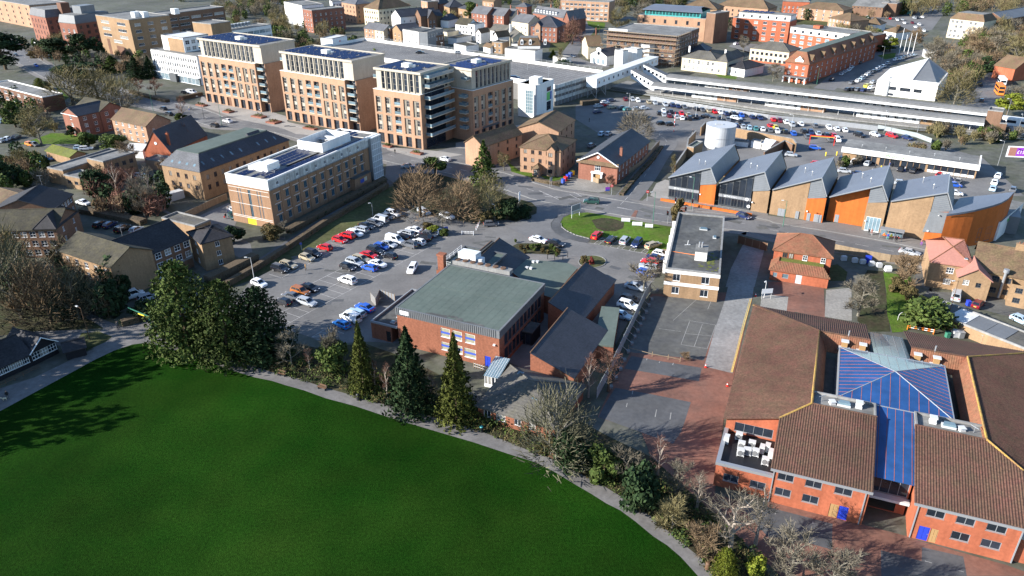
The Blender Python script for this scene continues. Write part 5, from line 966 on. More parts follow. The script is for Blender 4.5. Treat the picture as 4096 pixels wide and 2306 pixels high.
S('deck_hut','white flat roofed hut at the back corner of the parking deck','hut',W(10,775,465,7.6),W(10,920,430,7.6),8,11.2,'flat',0,'cladding_white','roof_white',F=[(1,1,1,2,'door:red_paint',7.8)])
def rampbox(name,label,a,b,w,zb,hgt_,wall,roof,n=8):
 """covered bridge from a to b (3d floor points)"""
 d=(b-a).to_2d();L=d.length;t=thing(name,label,'bridge',(a.x,a.y,0),math.atan2(d.y,d.x));za,zb_=a.z,b.z;mb=MB()
 for y0,y1 in((-w/2,-w/2+.2),(w/2-.2,w/2)):
  i=len(mb.v);mb.v+=[(0,y0,za),(L,y0,zb_),(L,y1,zb_),(0,y1,za),(0,y0,za+hgt_),(L,y0,zb_+hgt_),(L,y1,zb_+hgt_),(0,y1,za+hgt_)]
  for f in((4,5,6,7),(0,1,5,4),(1,2,6,5),(2,3,7,6),(3,0,4,7),(3,2,1,0)):mb.f.append(tuple(i+k for k in f));mb.m.append(0)
 mb.build('side_wall',wall,t);mb=MB();mb.slab([(0,-w/2,za),(L,-w/2,zb_),(L,w/2,zb_),(0,w/2,za)],.4);mb.build('deck',wall,t)
 mb=MB();mb.slab([(-.2,-w/2-.2,za+hgt_+.2),(L+.2,-w/2-.2,zb_+hgt_+.2),(L+.2,w/2+.2,zb_+hgt_+.2),(-.2,w/2+.2,za+hgt_+.2)],.18);mb.build('roof',roof,t)
 for i in range(n):
  u=(i+.5)*L/n;z=za+(zb_-za)*(u/L);mb=MB();mb.box(u-.55,u+.55,-w/2-.03,-w/2,z+1.1,z+2.2);mb.build('window','glass_dark',t)
 return t,L
t,L=rampbox('footbridge','white covered footbridge reaching from the parking deck across the tracks',W(20,800,870,5.2),W(20,1420,640,5.2),5,0,3.3,'cladding_white','roof_white',14)
mb=MB()
for x in(.5,9):
 for y in(-2.2,2.2):mb.bar((x,y,0),(x,y,4.9),.16,5)
 mb.bar((x,-2.2,.2),(x,2.2,4.8),.1,4);mb.bar((x,2.2,.2),(x,-2.2,4.8),.1,4)
mb.build('trestle','steel',t);mb=MB();mb.box(-.25,.15,-2.5,2.5,4.8,8.6);mb.build('end_wall','cladding_white',t)
rampbox('bridge_stair','covered stair sloping from the footbridge to the nearer platform',W(20,1215,770,5.2),W(20,1450,905,.9),3.6,0,3.2,'cladding_white','roof_canopy',6)
rampbox('bridge_stair','covered stair sloping from the footbridge to the farther platform',W(20,1330,715,5.2),W(20,1560,830,.9),3.6,0,3.2,'cladding_white','roof_canopy',6)
for lb,p,q,d in(('white lift tower at the far end of the footbridge',(1290,640),(1370,655),4),('white stair head beside the footbridge middle',(1120,680),(1245,700),5),('small white lift box left of the footbridge middle',(1025,700),(1105,715),4)):S('lift_tower',lb,'tower',W(20,*p),W(20,*q),d,9.6,'flat',0,'render_white','roof_white')
for lb,p0,p1 in(('nearer of two long platform canopies with white valance and grey curved roof',W(20,1392,875,3.9),W(30,2172,1255,3.9)),('farther of two long platform canopies with white valance and grey roof',W(20,1540,790,3.9),W(30,2212,1158,3.9))):
 s=Bld('platform_canopy',lb,'canopy',p0,p1,8.5,'station platform canopies');L,D=s.L,s.D;mb=MB();pr=[(0,4.2),(1.2,4.75),(3,5.1),(4.4,5.2),(6,5.1),(7.6,4.75),(8.8,4.2)]
 for(a,za),(b,zb)in zip(pr,pr[1:]):mb.face([(0,a,za),(L,a,za),(L,b,zb),(0,b,zb)])
 s.sub(mb,'roof','roof_canopy');mb=MB();mb.box(0,L,-.12,0,3.45,4.3);mb.box(0,L,8.8,8.9,3.45,4.3);mb.box(-.1,0,0,8.8,3.1,4.3);mb.box(L,L+.1,0,8.8,3.1,4.3);s.sub(mb,'valance','cladding_white')
 mb=MB();mb.bar((0,4.4,5.25),(L,4.4,5.25),.12,4);s.sub(mb,'ridge','roof_felt_dark')
 for i in range(22):mb=MB();x=4+i*(L-8)/21;mb.cyl(x,2.2,.9,4.4,.12,6);mb.bar((x,2.2,3.6),(x,.4,4.2),.06,4);s.sub(mb,'column','green_paint' if False else 'off_white')
 x=18
 for k,(w,m)in enumerate(((11,'render_white'),(8,'brick_orange'),(14,'render_white'),(9,'brick_orange'),(22,'render_white'),(10,'brick_tan'))):
  s.walls(3.9,m,F=grid(.3,w-.3,max(2,int(w/3)),1.3,1.8,0,1,1.5,'w22'),x=(x,x+w),y=(2.8,6.5),z0=.9,name='platform_building',faces='FRKL');x+=w+(12 if k%2 else.1)
pl=run((20,'1000,890 1600,975 2576,1122'),(30,'700,1205 1500,1290 2576,1382'));strip('platform',offset_line(pl,7.5),15,'concrete',.9,0);strip('platform_edge',offset_line(pl,.1),.7,'paving_pale',.92,.88);strip('trackbed',offset_line(pl,-3.2),6,'earth',.03)
mb=MB()
for o in(-2.0,-3.45):
 ln=offset_line(pl,o)
 for a,b in zip(ln,ln[1:]):mb.bar((a.x,a.y,.14),(b.x,b.y,.14),.08,4)
mb.build('rails','steel',kind='structure')
s=S('lift_shaft','brown brick lift shaft standing at the right end of the canopies','tower',W(30,2150,1340),W(30,2300,1360),6,8.2,'flat',0,'brick_brown','roof_felt');S('lift_shaft','lower brick lobby box attached right of the lift shaft','tower',W(30,2300,1362),W(30,2370,1368),5,4.2,'flat',0,'brick_brown','roof_felt')
# =================== left hand side: flats, sheds, houses
def s_(cr):return lambda x,y,z=0.0:W(cr,x,y,z)
a0,a1,a2,b0,c0,d0=s_(0),s_(1),s_(2),s_(10),s_(20),s_(30)
p=by_ridge(a1(170,570,10.4),a1(540,652,7.6),a1(722,503,7.6),7.6,10.4)
S('dark_roof_flats','brick flats with black tiled gable and white stair windows, farthest of the dark roofs','flats',p[0],p[1],p[2],7.6,'gv',2.8,'brick_brown','tile_dark',R=[(6,3,1.2,1.3,'w22',.8,2.5)])
S('brick_wing','low brick wing with long ridge behind the black roofed flats','flats',a1(-200,560,5.5),a1(60,640,5.5),10,5.5,'gu',2.0,'brick_brown','tile_brown',F=(3,2,1.4,1.2,'w22',.8,2.5))
s=S('dark_roof_flats','brick flats with mossy mottled roof, leftmost behind the bare trees','flats',a1(-120,868,7.4),a1(560,852,7.4),11.5,7.4,'gu',2.9,'brick_brown','tile_moss',F=[(7,3,1.4,1.4,'w22',.7,2.3)],R=(2,3,.8,1.2,'w2',.7,2.4));s.hip(7.5,2.6,'tile_dark','v',.2,x=(s.L-5,s.L+.1),y=(-.2,11),name='cross_roof')
S('dark_roof_flats','brick flats in front with sunlit patch on mottled brown roof','flats',a1(600,1065,8.2),a1(1108,1232,8.2),10,8.2,'gu',2.5,'brick_tan','tile_moss',F=[(5,3,1.3,1.4,'w22',.9,2.4)])
s=S('dark_roof_flats','brick flats with large black tiled slope, white windows and garage door','flats',a1(1350,1170,7.2),a1(1895,945,7.2),12,7.2,'gu',3.4,'brick_brown','tile_dark')
for i in range(5):
 for z in(2.9,5.3):s.win((0,-.16),(1,0),(2.4+i*2.5,z,1.5,1.4,'w22'))
for z in(.6,2.9,5.2):s.win((0,-.16),(1,0),(.3,z,1.0,1.9,'w2'))
s.win((0,-.16),(1,0),(3.4,.05,3.6,2.2,'door:off_white'));s.box('lintel_band',2.6,s.L-.2,-.2,-.01,2.3,2.7,'concrete')
S('dark_roof_flats','narrow brick end block with dark roof beside the hedge, rightmost of the flats','flats',a1(1892,887,7),a1(2025,1000,7),a1(2275,882,7),7,'hv',2.0,'brick_tan','tile_dark',F=(1,3,1.1,1.2,'w2',.7,2.3),R=(1,3,1.0,1.2,'w2',.7,2.3))
S('garage_row','tan brick garages with low sloping roof behind the black roofed flats','garage',a1(1625,752,3),a1(1960,838,3),5,3,'flat',0,'brick_tan','tile_grey')
S('side_gable','small brick gable with dark roof wedged between the two front flats','flats',a1(1200,1250,5.5),a1(1345,1175,5.5),5,5.5,'gv',2,'brick_tan','tile_dark')
S('flat_shed','long low brick workshop with grey felt roof, sunlit left end','workshop',a1(475,245,4.6),a1(632,275,4.6),a1(1160,60,4.6),4.6,'flat',0,'brick_tan','roof_felt',R=(4,1,1.4,1.2,'d2',1.6))
S('flat_shed','taller brick workshop with grey flat roof and maroon doors','workshop',a1(870,150,6),a1(1037,187,6),a1(1327,87,6),6,'flat',0,'brick_tan','roof_felt',R=[(4,1,1.3,1.3,'d2',3.4),(3,1,1.1,2.2,'door:brown_wood',.1)])
S('flat_shed','lowest brick workshop with grey roof and tan front, nearest the red wall','workshop',a1(640,318,3.6),a1(800,350,3.6),a1(940,292,3.6),3.6,'flat',0,'brick_tan','roof_felt',F=(2,1,1.6,1,'d3',1.4))
S('moss_roof_hall','low tan brick hall with yellow moss covered roof','hall',a1(460,62,3),a1(700,128,3),a1(850,85,3),3,'gu',1.2,'brick_tan','moss')
wallthing('red brick garden wall among the bare trees',[a1(800,350),a1(1000,440),a1(1180,520)],3,'brick_red')
wallthing('tall brown timber fence by the hotel drive',[a1(1840,770),a1(2140,625),a1(2290,560)],1.9,'timber','fence','timber_fence',.1)
s=S('brick_chapel','orange brick gable with round window and steep dark green roof','chapel',a1(1452,62,4.5),a1(1715,78,4.5),21,4.5,'gv',6.5,'brick_council','slate',over=.2);s.chimney(s.L-1.4,2,6,10,'brick_council',.7,.7);mb=MB();mb.bar((s.L/2,-.02,7),(s.L/2,-.1,7),.5,10);mb.build('round_window','white',s.root)
S('lean_to','low grey lean-to below the orange chapel gable','shed',a1(1460,160,3),a1(1700,190,3),5,3,'flat',0,'brick_orange','roof_felt');S('glass_roof','pale ribbed sheet roof beside the orange chapel gable','shed',a1(1270,50,3),a1(1430,60,3),5,3,'gu',1.2,'render_white','roof_white')
s=S('pavilion','black timber park pavilion with white framed windows','pavilion',a2(-230,890,2.7),a2(300,655,2.7),8,2.7,'gu',2.6,'timber_dark','tile_dark',F=(7,1,1.3,1.4,'w32',1.0));L=s.L
q=Bld('pavilion_gable','white trimmed gable end of the black pavilion facing the path','pavilion',a2(302,655,2.7),a2(556,532,2.7),8);q.walls(2.7,'timber_dark',F=grid(.1,q.L-.1,3,1.6,1.0,0,1,1.4,'w32'),gab=('v',1.9));q.gable(2.7,1.9,'v','tile_dark',.3)
bars(q,'bargeboard',[((-.3,-.35,2.5),(q.L/2,-.35,4.75)),((q.L+.3,-.35,2.5),(q.L/2,-.35,4.75))],.1,'white')
s.win((0,-.16),(1,0),(L-12.2,.1,1.2,2.1,'w2'));bars(s,'veranda_rail',[((0,-2.2,.9),(L,-2.2,.9)),((0,-2.2,.5),(L,-2.2,.5))]+[((i*1.5,-2.2,0),(i*1.5,-2.2,.9))for i in range(int(L/1.5))],.04,'brown_wood')
S('garden_shed','small dark shed with mossy lid beside the pavilion','shed',a2(650,640,1.9),a2(850,590,1.9),4.2,1.9,'gu',.8,'timber_dark','tile_dark')
S('slab_block','white banded three storey block with grey flat roof at the left edge','flats',a0(-120,845,6),a0(425,985,6),a0(618,943,6),6,'flat',0,'brick_dark','roof_felt',F=[(8,2,3.0,1.2,'w6',1.0,2.7)],cap='render_white')
s=S('brick_house_block','red brick gabled flats with mossy slate roof, left of the pair','flats',a0(622,1130,8),a0(780,1165,8),12,8,'gv',2.4,'brick_red','slate',F=(1,3,1.3,1.3,'w22',.9,2.5),R=(3,3,1.3,1.3,'w22',.9,2.5));s.box('barge',-.3,s.L+.3,-.36,-.2,7.6,7.8,'white')
S('brick_house_block','red brick gable wing with yellow mossy roof behind the slate flats','flats',a0(1000,1118,8),a0(1222,1070,8),16,8,'gv',2.4,'brick_red','tile_moss',F=(2,3,1.3,1.3,'w22',.9,2.5))
S('brown_roof_flats','orange brick flats with plain brown tile gable roof and white windows','flats',a0(1122,1195,6.9),a0(1463,1268,6.9),10,6.9,'gu',3.0,'brick_orange','tile_brown',F=[(5,3,1.3,1.2,'w22',.5,2.3)],R=(2,1,.9,1.2,'w2',4.2))
s=S('orange_office','orange brick office with rows of grey windows at the top left corner','office',a0(-420,-60,15),a0(292,58,15),25,15,'flat',0,'brick_orange','roof_felt',F=[(11,4,1.9,1.5,'d2',1.5,3.4)])
s=S('mansard_tower','dark brown brick office with slate mansard top, left of the grey mansard office','office',a0(300,150,15),a0(458,182,15),20,15,'flat',0,'brick_red','roof_felt',F=[(5,4,1.1,2.0,'d13',1.2,3.4)],R=[(5,4,1.5,2.0,'d22',1.2,3.4)]);mansard(s,15.4,4,1.2,'slate_grey');s.box('stair_top',s.L-2,s.L+4,9,14,15,23,'brick_dark')
s=S('mansard_tower','dark brick office with pale blue grey mansard and plant room','office',a0(592,228,14),a0(760,245,14),24,14,'flat',0,'brick_red','roof_felt',F=[(3,3,1.8,2.0,'w4',1.2,3.8)],R=[(5,4,1.8,1.8,'d22',1.2,3.3)]);mansard(s,14.4,4.2,1.0,'roof_sheet');s.box('plant_room',4,12,8,17,18.5,23,'cladding_grey')
s=S('tan_office','big tan brick office slab with ribbon windows and flat roof','office',a0(960,155,20.5),a0(1295,205,20.5),a0(1650,150,20.5),20.5,'flat',0,'brick_tan','roof_felt',F=[(2,3,9,1.5,'w8',10,3.5)],R=[(3,5,3.4,1.5,'w6',3,3.5)]);L=s.L
for x,y in((L-9,9),(L-5,12),(L-4,30)):mb=MB();mb.box(x-2,x+2,y-1.5,y+1.5,20.5,23.4);mb.build('roof_hut','cladding_white',s.root)
fpanel(s,'recess_shade_panel',[(7,0),(10,0),(10,8.5),(7,8.5)],-.05,'brick_dark',.04);fpanel(s,'recess_shade_panel',[(16.5,0),(25,0),(25,5.5),(16.5,5.5)],-.05,'brick_dark',.04);s.win((0,-.16),(1,0),(15,7.2,9,1.5,'w8'))  # flat dark panels paint the shade of the openings onto the wall
S('tan_office_wing','long brown brick office wing with white ribbon windows behind the tan slab','office',a0(1650,150,18),a0(2255,72,18),14,18,'flat',0,'brick_brown','roof_felt',F=[(5,4,7,1.5,'w8',3.5,3.5)])
s=S('white_grid_office','white gridded three storey office above a glazed ground floor','office',a0(1515,500,13),a0(1978,575,13),13,13,'flat',0,'render_white','roof_felt',F=[(19,3,1.0,1.5,'d1',4.0,3.0),(19,3,.7,.5,'d1',5.7,3.0)]);L=s.L
s.split=False
for i in range(12):s.win((i*L/12,-1.0),(1,0),(.05,.1,L/12-.1,3.0,'p4'))
mb=MB();mb.box(-.5,L,-1.6,-.02,3.15,3.4);mb.build('canopy','cladding_white',s.root);fpanel(s,'entrance_box',[(L*.42,.05),(L*.56,.05),(L*.56,3.8),(L*.42,3.8)],-2.4,'grey_dark',1.3)
for i in range(20):mb=MB();x=i*L/19.2;mb.box(x-.08,x+.08,-.12,-.01,3.6,12.9);mb.build('mullion_rib','white',s.root)
for z in(3.75,6.75,9.75):mb=MB();mb.box(0,L,-.1,-.02,z-.2,z+.1);mb.build('spandrel_band','cladding_white',s.root)
s=S('white_tower_office','white and tan upper office block rising behind the gridded facade','office',a0(1620,357,19.5),a0(1837,388,19.5),14,19.5,'flat',0,'render_white','roof_white',R=[(4,2,2.2,1.8,'w22',13.6,2.9)]);s.box('tan_panel',5.2,s.L-.3,-.12,-.02,12.5,19,'brick_tan')
S('tan_penthouse','plain tan brick roof block in front of the rooftop chillers','office',a0(1935,228,22),a0(2122,248,22),12,22,'flat',0,'brick_tan','roof_felt')
s=S('strip_window_office','pale blue strip window office with rooftop chillers behind the first apartment block','office',a0(2290,320,14),b0(150,250,14),12,14,'flat',0,'cladding_white','roof_felt',F=[(7,3,4,2.0,'p4',3.5,3.4)])
for i in range(8):o=item(s,'air_unit',3+i*2.4,6,14.4,.3,(2.2,3,2.4))
# =================== the old town behind the parking deck
def T3(name,label,P0,P1,D,h,roof,rise,wall,rm,F=None,R=None,**k):return S(name,label,k.pop('cat','house'),P0,P1,D,h,roof,rise,wall,rm,F,R,**k)
w=lambda n,m,st='w2',z0=.9,dz=2.8:(n,m,1.1,1.5,st,z0,dz)
S('brick_office','red and white striped brick office at the top beside the scrub','office',b0(470,95,14),b0(775,40,14)if False else b0(560,110,14),b0(775,60,14),14,'flat',0,'brick_red','roof_felt',F=[w(3,4,'w2',.9,3.2)],R=[w(6,4,'w2',.9,3.2)])
S('brick_office','white fronted brick office at the top, left of the striped one','office',b0(280,20,14),b0(460,60,14),16,14,'flat',0,'render_white','roof_felt',F=[w(4,4,'w2',.9,3.2)],R=[w(4,4,'w2',.9,3.2)])
S('white_office','narrow white office with balconies between two brick offices','office',b0(765,20,13),b0(865,15,13),10,13,'flat',0,'render_white','roof_felt',F=[w(3,4,'w2',.9,3)])
s=S('orange_brick_office','orange brick office with grey hip roof and gabled front bay','office',b0(860,20,13),b0(1000,45,13),b0(1090,20,13),13,'hu',3,'brick_orange','slate_grey',F=[w(4,4,'d2',.9,3)],R=[w(3,4,'d2',.9,3)])
S('yellow_office','yellow brick office with broad brown hip roof','office',b0(1082,75,11.5),b0(1230,95,11.5),b0(1530,55,11.5),11.5,'hv',6,'render_cream','tile_brown',F=[w(6,3,'d2',1,3.6)],R=[w(9,3,'d2',1,3.6)])
T3('gabled_house','white fronted gabled house with long dark slate roof',h1(880,255,8),h1(1035,290,8),20,8,'gv',4,'render_white','slate',w(2,2),[w(4,1,'w2',4)])
T3('gabled_house','brick gabled house with white bargeboard, left of the twin gables',h1(1285,250,8.5),h1(1385,275,8.5),12,8.5,'gv',4,'brick_brown','slate',w(1,2));T3('gabled_house','brick gabled house with pale bargeboards, middle of the three gables',h1(1380,260,7.5),h1(1500,285,7.5),12,7.5,'gv',3.2,'brick_tan','slate',w(1,2));T3('gabled_house','brick gabled house with green slate roof, right of the three gables',h1(1512,300,7.5),h1(1650,290,7.5),14,7.5,'gv',4.5,'brick_brown','slate',w(2,2))
T3('hip_house','low house with dark hip roof behind a timber fence',h1(1725,340,5),h1(1860,350,5),12,5,'hv',3.5,'render_white','slate');T3('terrace_cottage','orange brick cottage with grey slate roof behind deck parapet',h1(412,478,6),h1(590,500,6),9,6,'gu',3,'brick_orange','slate_grey',w(3,2));T3('terrace_cottage','cream cottage with brown roof joined to the orange cottage',h1(592,505,6),h1(745,530,6),9,6,'gu',3,'render_cream','slate_grey',w(2,2))
T3('flat_house','small flat topped brick house right of the cream cottage',h1(762,485,7),h1(860,495,7),8,7,'flat',0,'brick_brown','roof_white',w(2,2,'w2',1));T3('gabled_house','tan brick gabled house with tall white windows facing the deck',h1(900,490,7.5),h1(1045,530,7.5),13,7.5,'gv',3,'brick_tan','slate',w(2,2))
T3('flat_roof_shops','brick and white rendered shop block with flat roof terrace',h1(1075,510,8.5),h1(1345,555,8.5),14,8.5,'flat',0,'render_white','roof_felt_dark',[w(4,1,'w22',5.5),w(4,1,'w2',1.5)]);T3('grey_annex','dark grey clad annex with white windows behind deck wall',h1(1345,620,6.5),h1(1530,640,6.5),h1(1760,585,6.5),6.5,'flat',0,'brick_brown','roof_felt',w(1,1,'w32',4),[w(5,1,'w2',3.8)]);T3('grey_annex','grey clad upper storey with roof hut and fence',h1(1350,560,9.3),h1(1500,570,9.3),h1(1840,500,9.3),9.3,'flat',0,'cladding_grey','roof_felt_dark',None,[w(6,1,'w2',6.6)])
T3('white_house','white house with moss brown roof and chimneys',h1(1980,405,9),h1(2200,430,9),9,9,'gu',3,'render_white','tile_moss',[w(4,3,'w1',.9,2.8)]);T3('white_flats','tall white rendered flats with stacked balconies',h1(2195,420,9.5),h1(2310,430,9.5),h1(2490,395,9.5),9.5,'flat',0,'render_white','roof_felt',[w(1,3,'d2',.8,3)],None);T3('white_outhouse','long low white outhouse with sloping roofs behind the deck wall',h1(1850,650,3.5),h1(2000,665,3.5),h1(2190,600,3.5),3.5,'flat',0,'render_white','tile_moss');T3('white_outhouse','cream outhouse with mossy flat roof above the low white one',h1(1760,550,5),h1(1840,560,5),h1(2050,520,5),5,'flat',0,'render_cream','tile_moss')
T3('mossy_outhouse','mossy roofed outhouse with skylights against the deck wall',h1(1955,755,3.2),h1(2160,800,3.2),9,3.2,'flat',0,'render_white','tile_moss')
for i,(lb,p0,p1,h,wl,rf,dd)in enumerate((('brick terrace with long grey slate roof, leftmost of the high street row',(110,215),(375,245),9,'brick_red','slate_grey',11),('brick terrace with grey slate roof and six white windows',(378,240),(665,270),8.6,'brick_red','slate_grey',11),('narrow cream house between brick and white terraces',(688,262),(805,275),8,'render_cream','slate_grey',10),('cream terrace with large grey slate roof',(800,355),(1085,395),8,'render_cream','slate_grey',12))):T3('terrace',lb,h2(*p0,h),h2(*p1,h),dd,h,'gu',4,wl,rf,[w(4,3,'w2',.9,2.8)],chim=((.8,5,9,14),))
T3('terrace','low white houses with grey brown roof behind the gabled cottages',h2(430,510,6.5),h2(690,545,6.5),9,6.5,'gu',3,'render_white','tile_grey',w(3,2));T3('terrace','white house with brown roof, dormer and big white chimney',h2(692,560,6.5),h2(815,650,6.5),9,6.5,'gu',3,'render_cream','tile_grey',w(1,2),chim=((6,2,7,12,'render_white',2.2,1.2),))
T3('brick_cottage','tan brick cottage block with flat roof just over the deck rail',h2(462,725,6),h2(640,740,6),8,6,'flat',0,'brick_tan','tile_moss',w(2,2,'w2',1));T3('white_cottage','little white cottage with steep brown gable by the deck',h2(190,550,6.5),h2(270,560,6.5),8,6.5,'gv',2,'render_white','tile_brown',w(1,2));T3('white_cottage','smallest white cottage with tiny gable next to tan cottage',h2(315,790,3.2),h2(430,820,3.2),5,3.2,'gu',1.5,'render_white','tile_brown');T3('white_cottage','white cottage with brown dormer left of the white chimney',h2(485,615,7.5),h2(560,630,7.5),h2(690,590,7.5),7.5,'gv',2.5,'render_white','tile_brown',w(1,2))
s=T3('corner_hotel','corner building with brown mansard, white dormers and white side wall',h2(905,790,7),h2(1290,790,7),10,7,'flat',0,'render_white','roof_felt',[w(4,1,'w2',4)],[w(2,2,'w2',.9)]);mansard(s,7.4,3.6,1.3,'tile_brown')
for x in(1.5,6,14):s.walls(10,'white',F=[(.3,8.2,.9,1.2,'d1')],x=(x,x+1.5),y=(-.1,1.5),z0=7.6,name='dormer',gab=('v',.6))
T3('white_shops','large blank white wall with parapets behind the deck rail',h2(800,760,6.5),h2(995,770,6.5),8,6.5,'flat',0,'render_white','roof_felt_dark');T3('white_shops','lower white block in front of the brown mansard corner',h2(685,885,4),h2(1200,930,4),9,5.5,'flat',0,'render_white','roof_felt_dark');T3('white_kiosk','white flat roofed kiosk behind the deck corner',h2(1510,975,3.5),h2(1750,1000,3.5),5,3.5,'flat',0,'render_white','roof_felt',w(1,1,'d2'))
s=T3('brick_hall','tall red brick hall with dark hips and gabled end towards the road',h2(1130,445,9),h2(1580,470,9),16,9,'hu',5.5,'brick_red','slate',[w(6,3,'w22',.9,2.9)],[w(2,2,'w32',2,3)]);s.walls(9.6,'brick_orange',F=[(.8,5.6,1.8,1.6,'w22')],x=(3,6.5),y=(-.8,2),name='bay_wall',gab=('v',2));s.gable(9.6,2,'v','slate',.2,x=(3,6.5),y=(-.8,4),name='bay_roof')
T3('brick_gable_end','plain red brick gable beside the road, right of the dark hipped hall',h2(1690,330,9),h2(1790,340,9),h2(1900,270,9),9,'gv',5,'brick_red','slate_grey');s=T3('dormer_row','white dormered grey slate house row with brick chimneys',h2(1165,215,8),h2(1690,300,8),9,8,'gu',4,'brick_red','slate_grey',chim=((14,5,10,14),(24,5,10,14)))
for i in range(8):s.walls(10.4,'white',F=[(.25,8.9,.9,1.2,'d1')],x=(1.5+i*3.2,2.9+i*3.2),y=(.6,3),z0=8.2,name='dormer');s.box('dormer_roof',1.4+i*3.2,3.0+i*3.2,.5,3,10.41,10.55,'slate_grey')
T3('brick_house','square red brick house with grey hip roof in the top row',h2(870,110,7),h2(1060,120,7),9,7,'hu',2.5,'brick_red','slate_grey',w(3,2));T3('brick_house','pinkish brick house at the very top between trees',h2(300,10,7),h2(490,30,7),9,7,'gu',3,'brick_orange','tile_brown',w(3,2));T3('hip_house','brick house with white bay and dark hip roof, left of the attic dormer',h1(1600,60,7.5),h1(1700,70,7.5),11,7.5,'hv',4.5,'brick_red','slate',w(1,2,'w32'));T3('hip_house','tan house with tall dark hip roof beside the attic dormer',h1(1785,100,7.5),h1(1880,130,7.5),12,7.5,'hv',5,'brick_tan','slate',w(1,2,'w32'));T3('hip_house','house with wide white attic dormer under dark hip',h1(2030,135,7.5),h1(2200,165,7.5),11,7.5,'hv',4.5,'brick_tan','slate',[w(2,2,'w32')]);T3('tower_flats','brick and white flats peeping over trees at the very top',h1(1390,20,10),h1(1500,40,10),9,10,'flat',0,'brick_orange','roof_felt',w(2,3,'w32'))
T3('council_flats','long orange brick and white panel flats at the top centre',h2(1640,5,13),h2(2475,45,13),12,13,'flat',0,'brick_orange','roof_felt',[(11,4,2.4,1.6,'w4',.8,3)])
s=S('corner_pub','old brick corner house with red tile roof and white bays at the road fork','house',h2(2012,700,7),h2(2115,790,7),h2(2240,690,7),7,'gv',4,'render_cream','tile_brown',F=w(2,2,'w22'),chim=((3,7,9,14),));s=S('white_shop','white shaped gable shop with arched window beside the scaffold','shop',h2(2160,910,5),h2(2430,960,5),12,5,'gv',2.6,'render_white','slate',F=[(3,1,2.2,2.6,'p4',.2)]);L=s.L;fpanel(s,'shaped_gable',[(L*.36,6.3),(L*.64,6.3),(L*.64,7.9),(L*.5,8.6),(L*.36,7.9)],-.2,'render_white',.4);mb=MB();mb.bar((L/2,-.05,5.6),(L/2,-.2,5.6),.95,14);mb.build('arched_window','glass_dark',s.root)
s=S('scaffolded_block','brick block wrapped in tiers of pale scaffolding','building',c0(958,315,14.5),c0(1655,372,14.5),c0(1905,290,14.5),14.5,'flat',0,'brick_brown','roof_felt',F=[(9,3,1.6,1.8,'w2',1,3.4)],R=[(8,4,1.8,1.6,'w2',1,3.3)]);L,D=s.L,s.D
for k in range(3):s.walls(5.2,'brick_orange',x=(4+k*6.5,9.5+k*6.5),y=(-3.5,-.1),name='old_front',gab=('v',3),F=[(1.8,5.3-2.2,1.6,1.6,'w2')]);s.gable(5.2,3,'v','tile_brown',.2,x=(4+k*6.5,9.5+k*6.5),y=(-3.5,0),name='old_roof');bars(s,'gable_trim',[((4+k*6.5,-3.7,5.2),(6.75+k*6.5,-3.7,8.2)),((9.5+k*6.5,-3.7,5.2),(6.75+k*6.5,-3.7,8.2))],.2,'render_cream')
t=thing('scaffolding','tiers of steel tubes and timber boards in front of the brick block','scaffolding',s.root.location,s.root.rotation_euler.z);fr_=MB();bd=MB()
for lv in range(7):
 z=.2+lv*2.15;o=-5.4 if lv<4 else-2.2
 bd.box(-1,L+1,o,o+1.3,z+1.9,z+1.98);bd.box(-1,L+1,o-.05,o,z+1.98,z+2.2);bd.box(L+.6,L+1.9,o,D*.5,z+1.9,z+1.98)
 for q in(.5,1.0):fr_.bar((-1,o-.05,z+1.95+q),(L+1,o-.05,z+1.95+q),.05,3);fr_.bar((L+1.9,o,z+1.95+q),(L+1.9,D*.5,z+1.95+q),.05,3)
 for i in range(15):x=-1+i*(L+2)/14;fr_.bar((x,o-.05,z-.2),(x,o-.05,z+2.3),.05,3);fr_.bar((x,o-.05,z),(x+2,o-.05,z+2),.035,3)
 for i in range(8):y=o+(D*.5-o)*i/7;fr_.bar((L+1.9,y,z-.2),(L+1.9,y,z+2.3),.05,3)
fr_.build('tube','steel',t,kind='stuff');bd.build('board','timber',t,kind='stuff');tp=MB();tp.box(1,12,-.5,.2,14.8,16.2);tp.build('sheeting','off_white',t)
s=S('teal_glazed_office','brick office with teal framed top floor under a blue grey roof','office',c0(1265,150,13),c0(1950,195,13),22,13,'flat',0,'brick_orange','roof_felt',F=[(6,3,1.6,2.2,'d13',1.5,3.8)]);s.walls(16.4,'teal',F=grid(.5,s.L-8.5,16,1.9,13.6,0,1,2.4,'t4'),x=(4,s.L-4),y=(2,20),z0=13,name='top_floor');mb=MB();mb.slab([(2.5,.5,16.5),(s.L-2.5,.5,16.5),(s.L-6,8,18.6),(6,8,18.6)],.3);mb.slab([(2.5,21,16.5),(6,13,18.6),(s.L-6,13,18.6),(s.L-2.5,21,16.5)][::-1],.3);mb.box(6,s.L-6,8,13,18.3,18.55);mb.build('upper_roof','roof_metal',s.root)
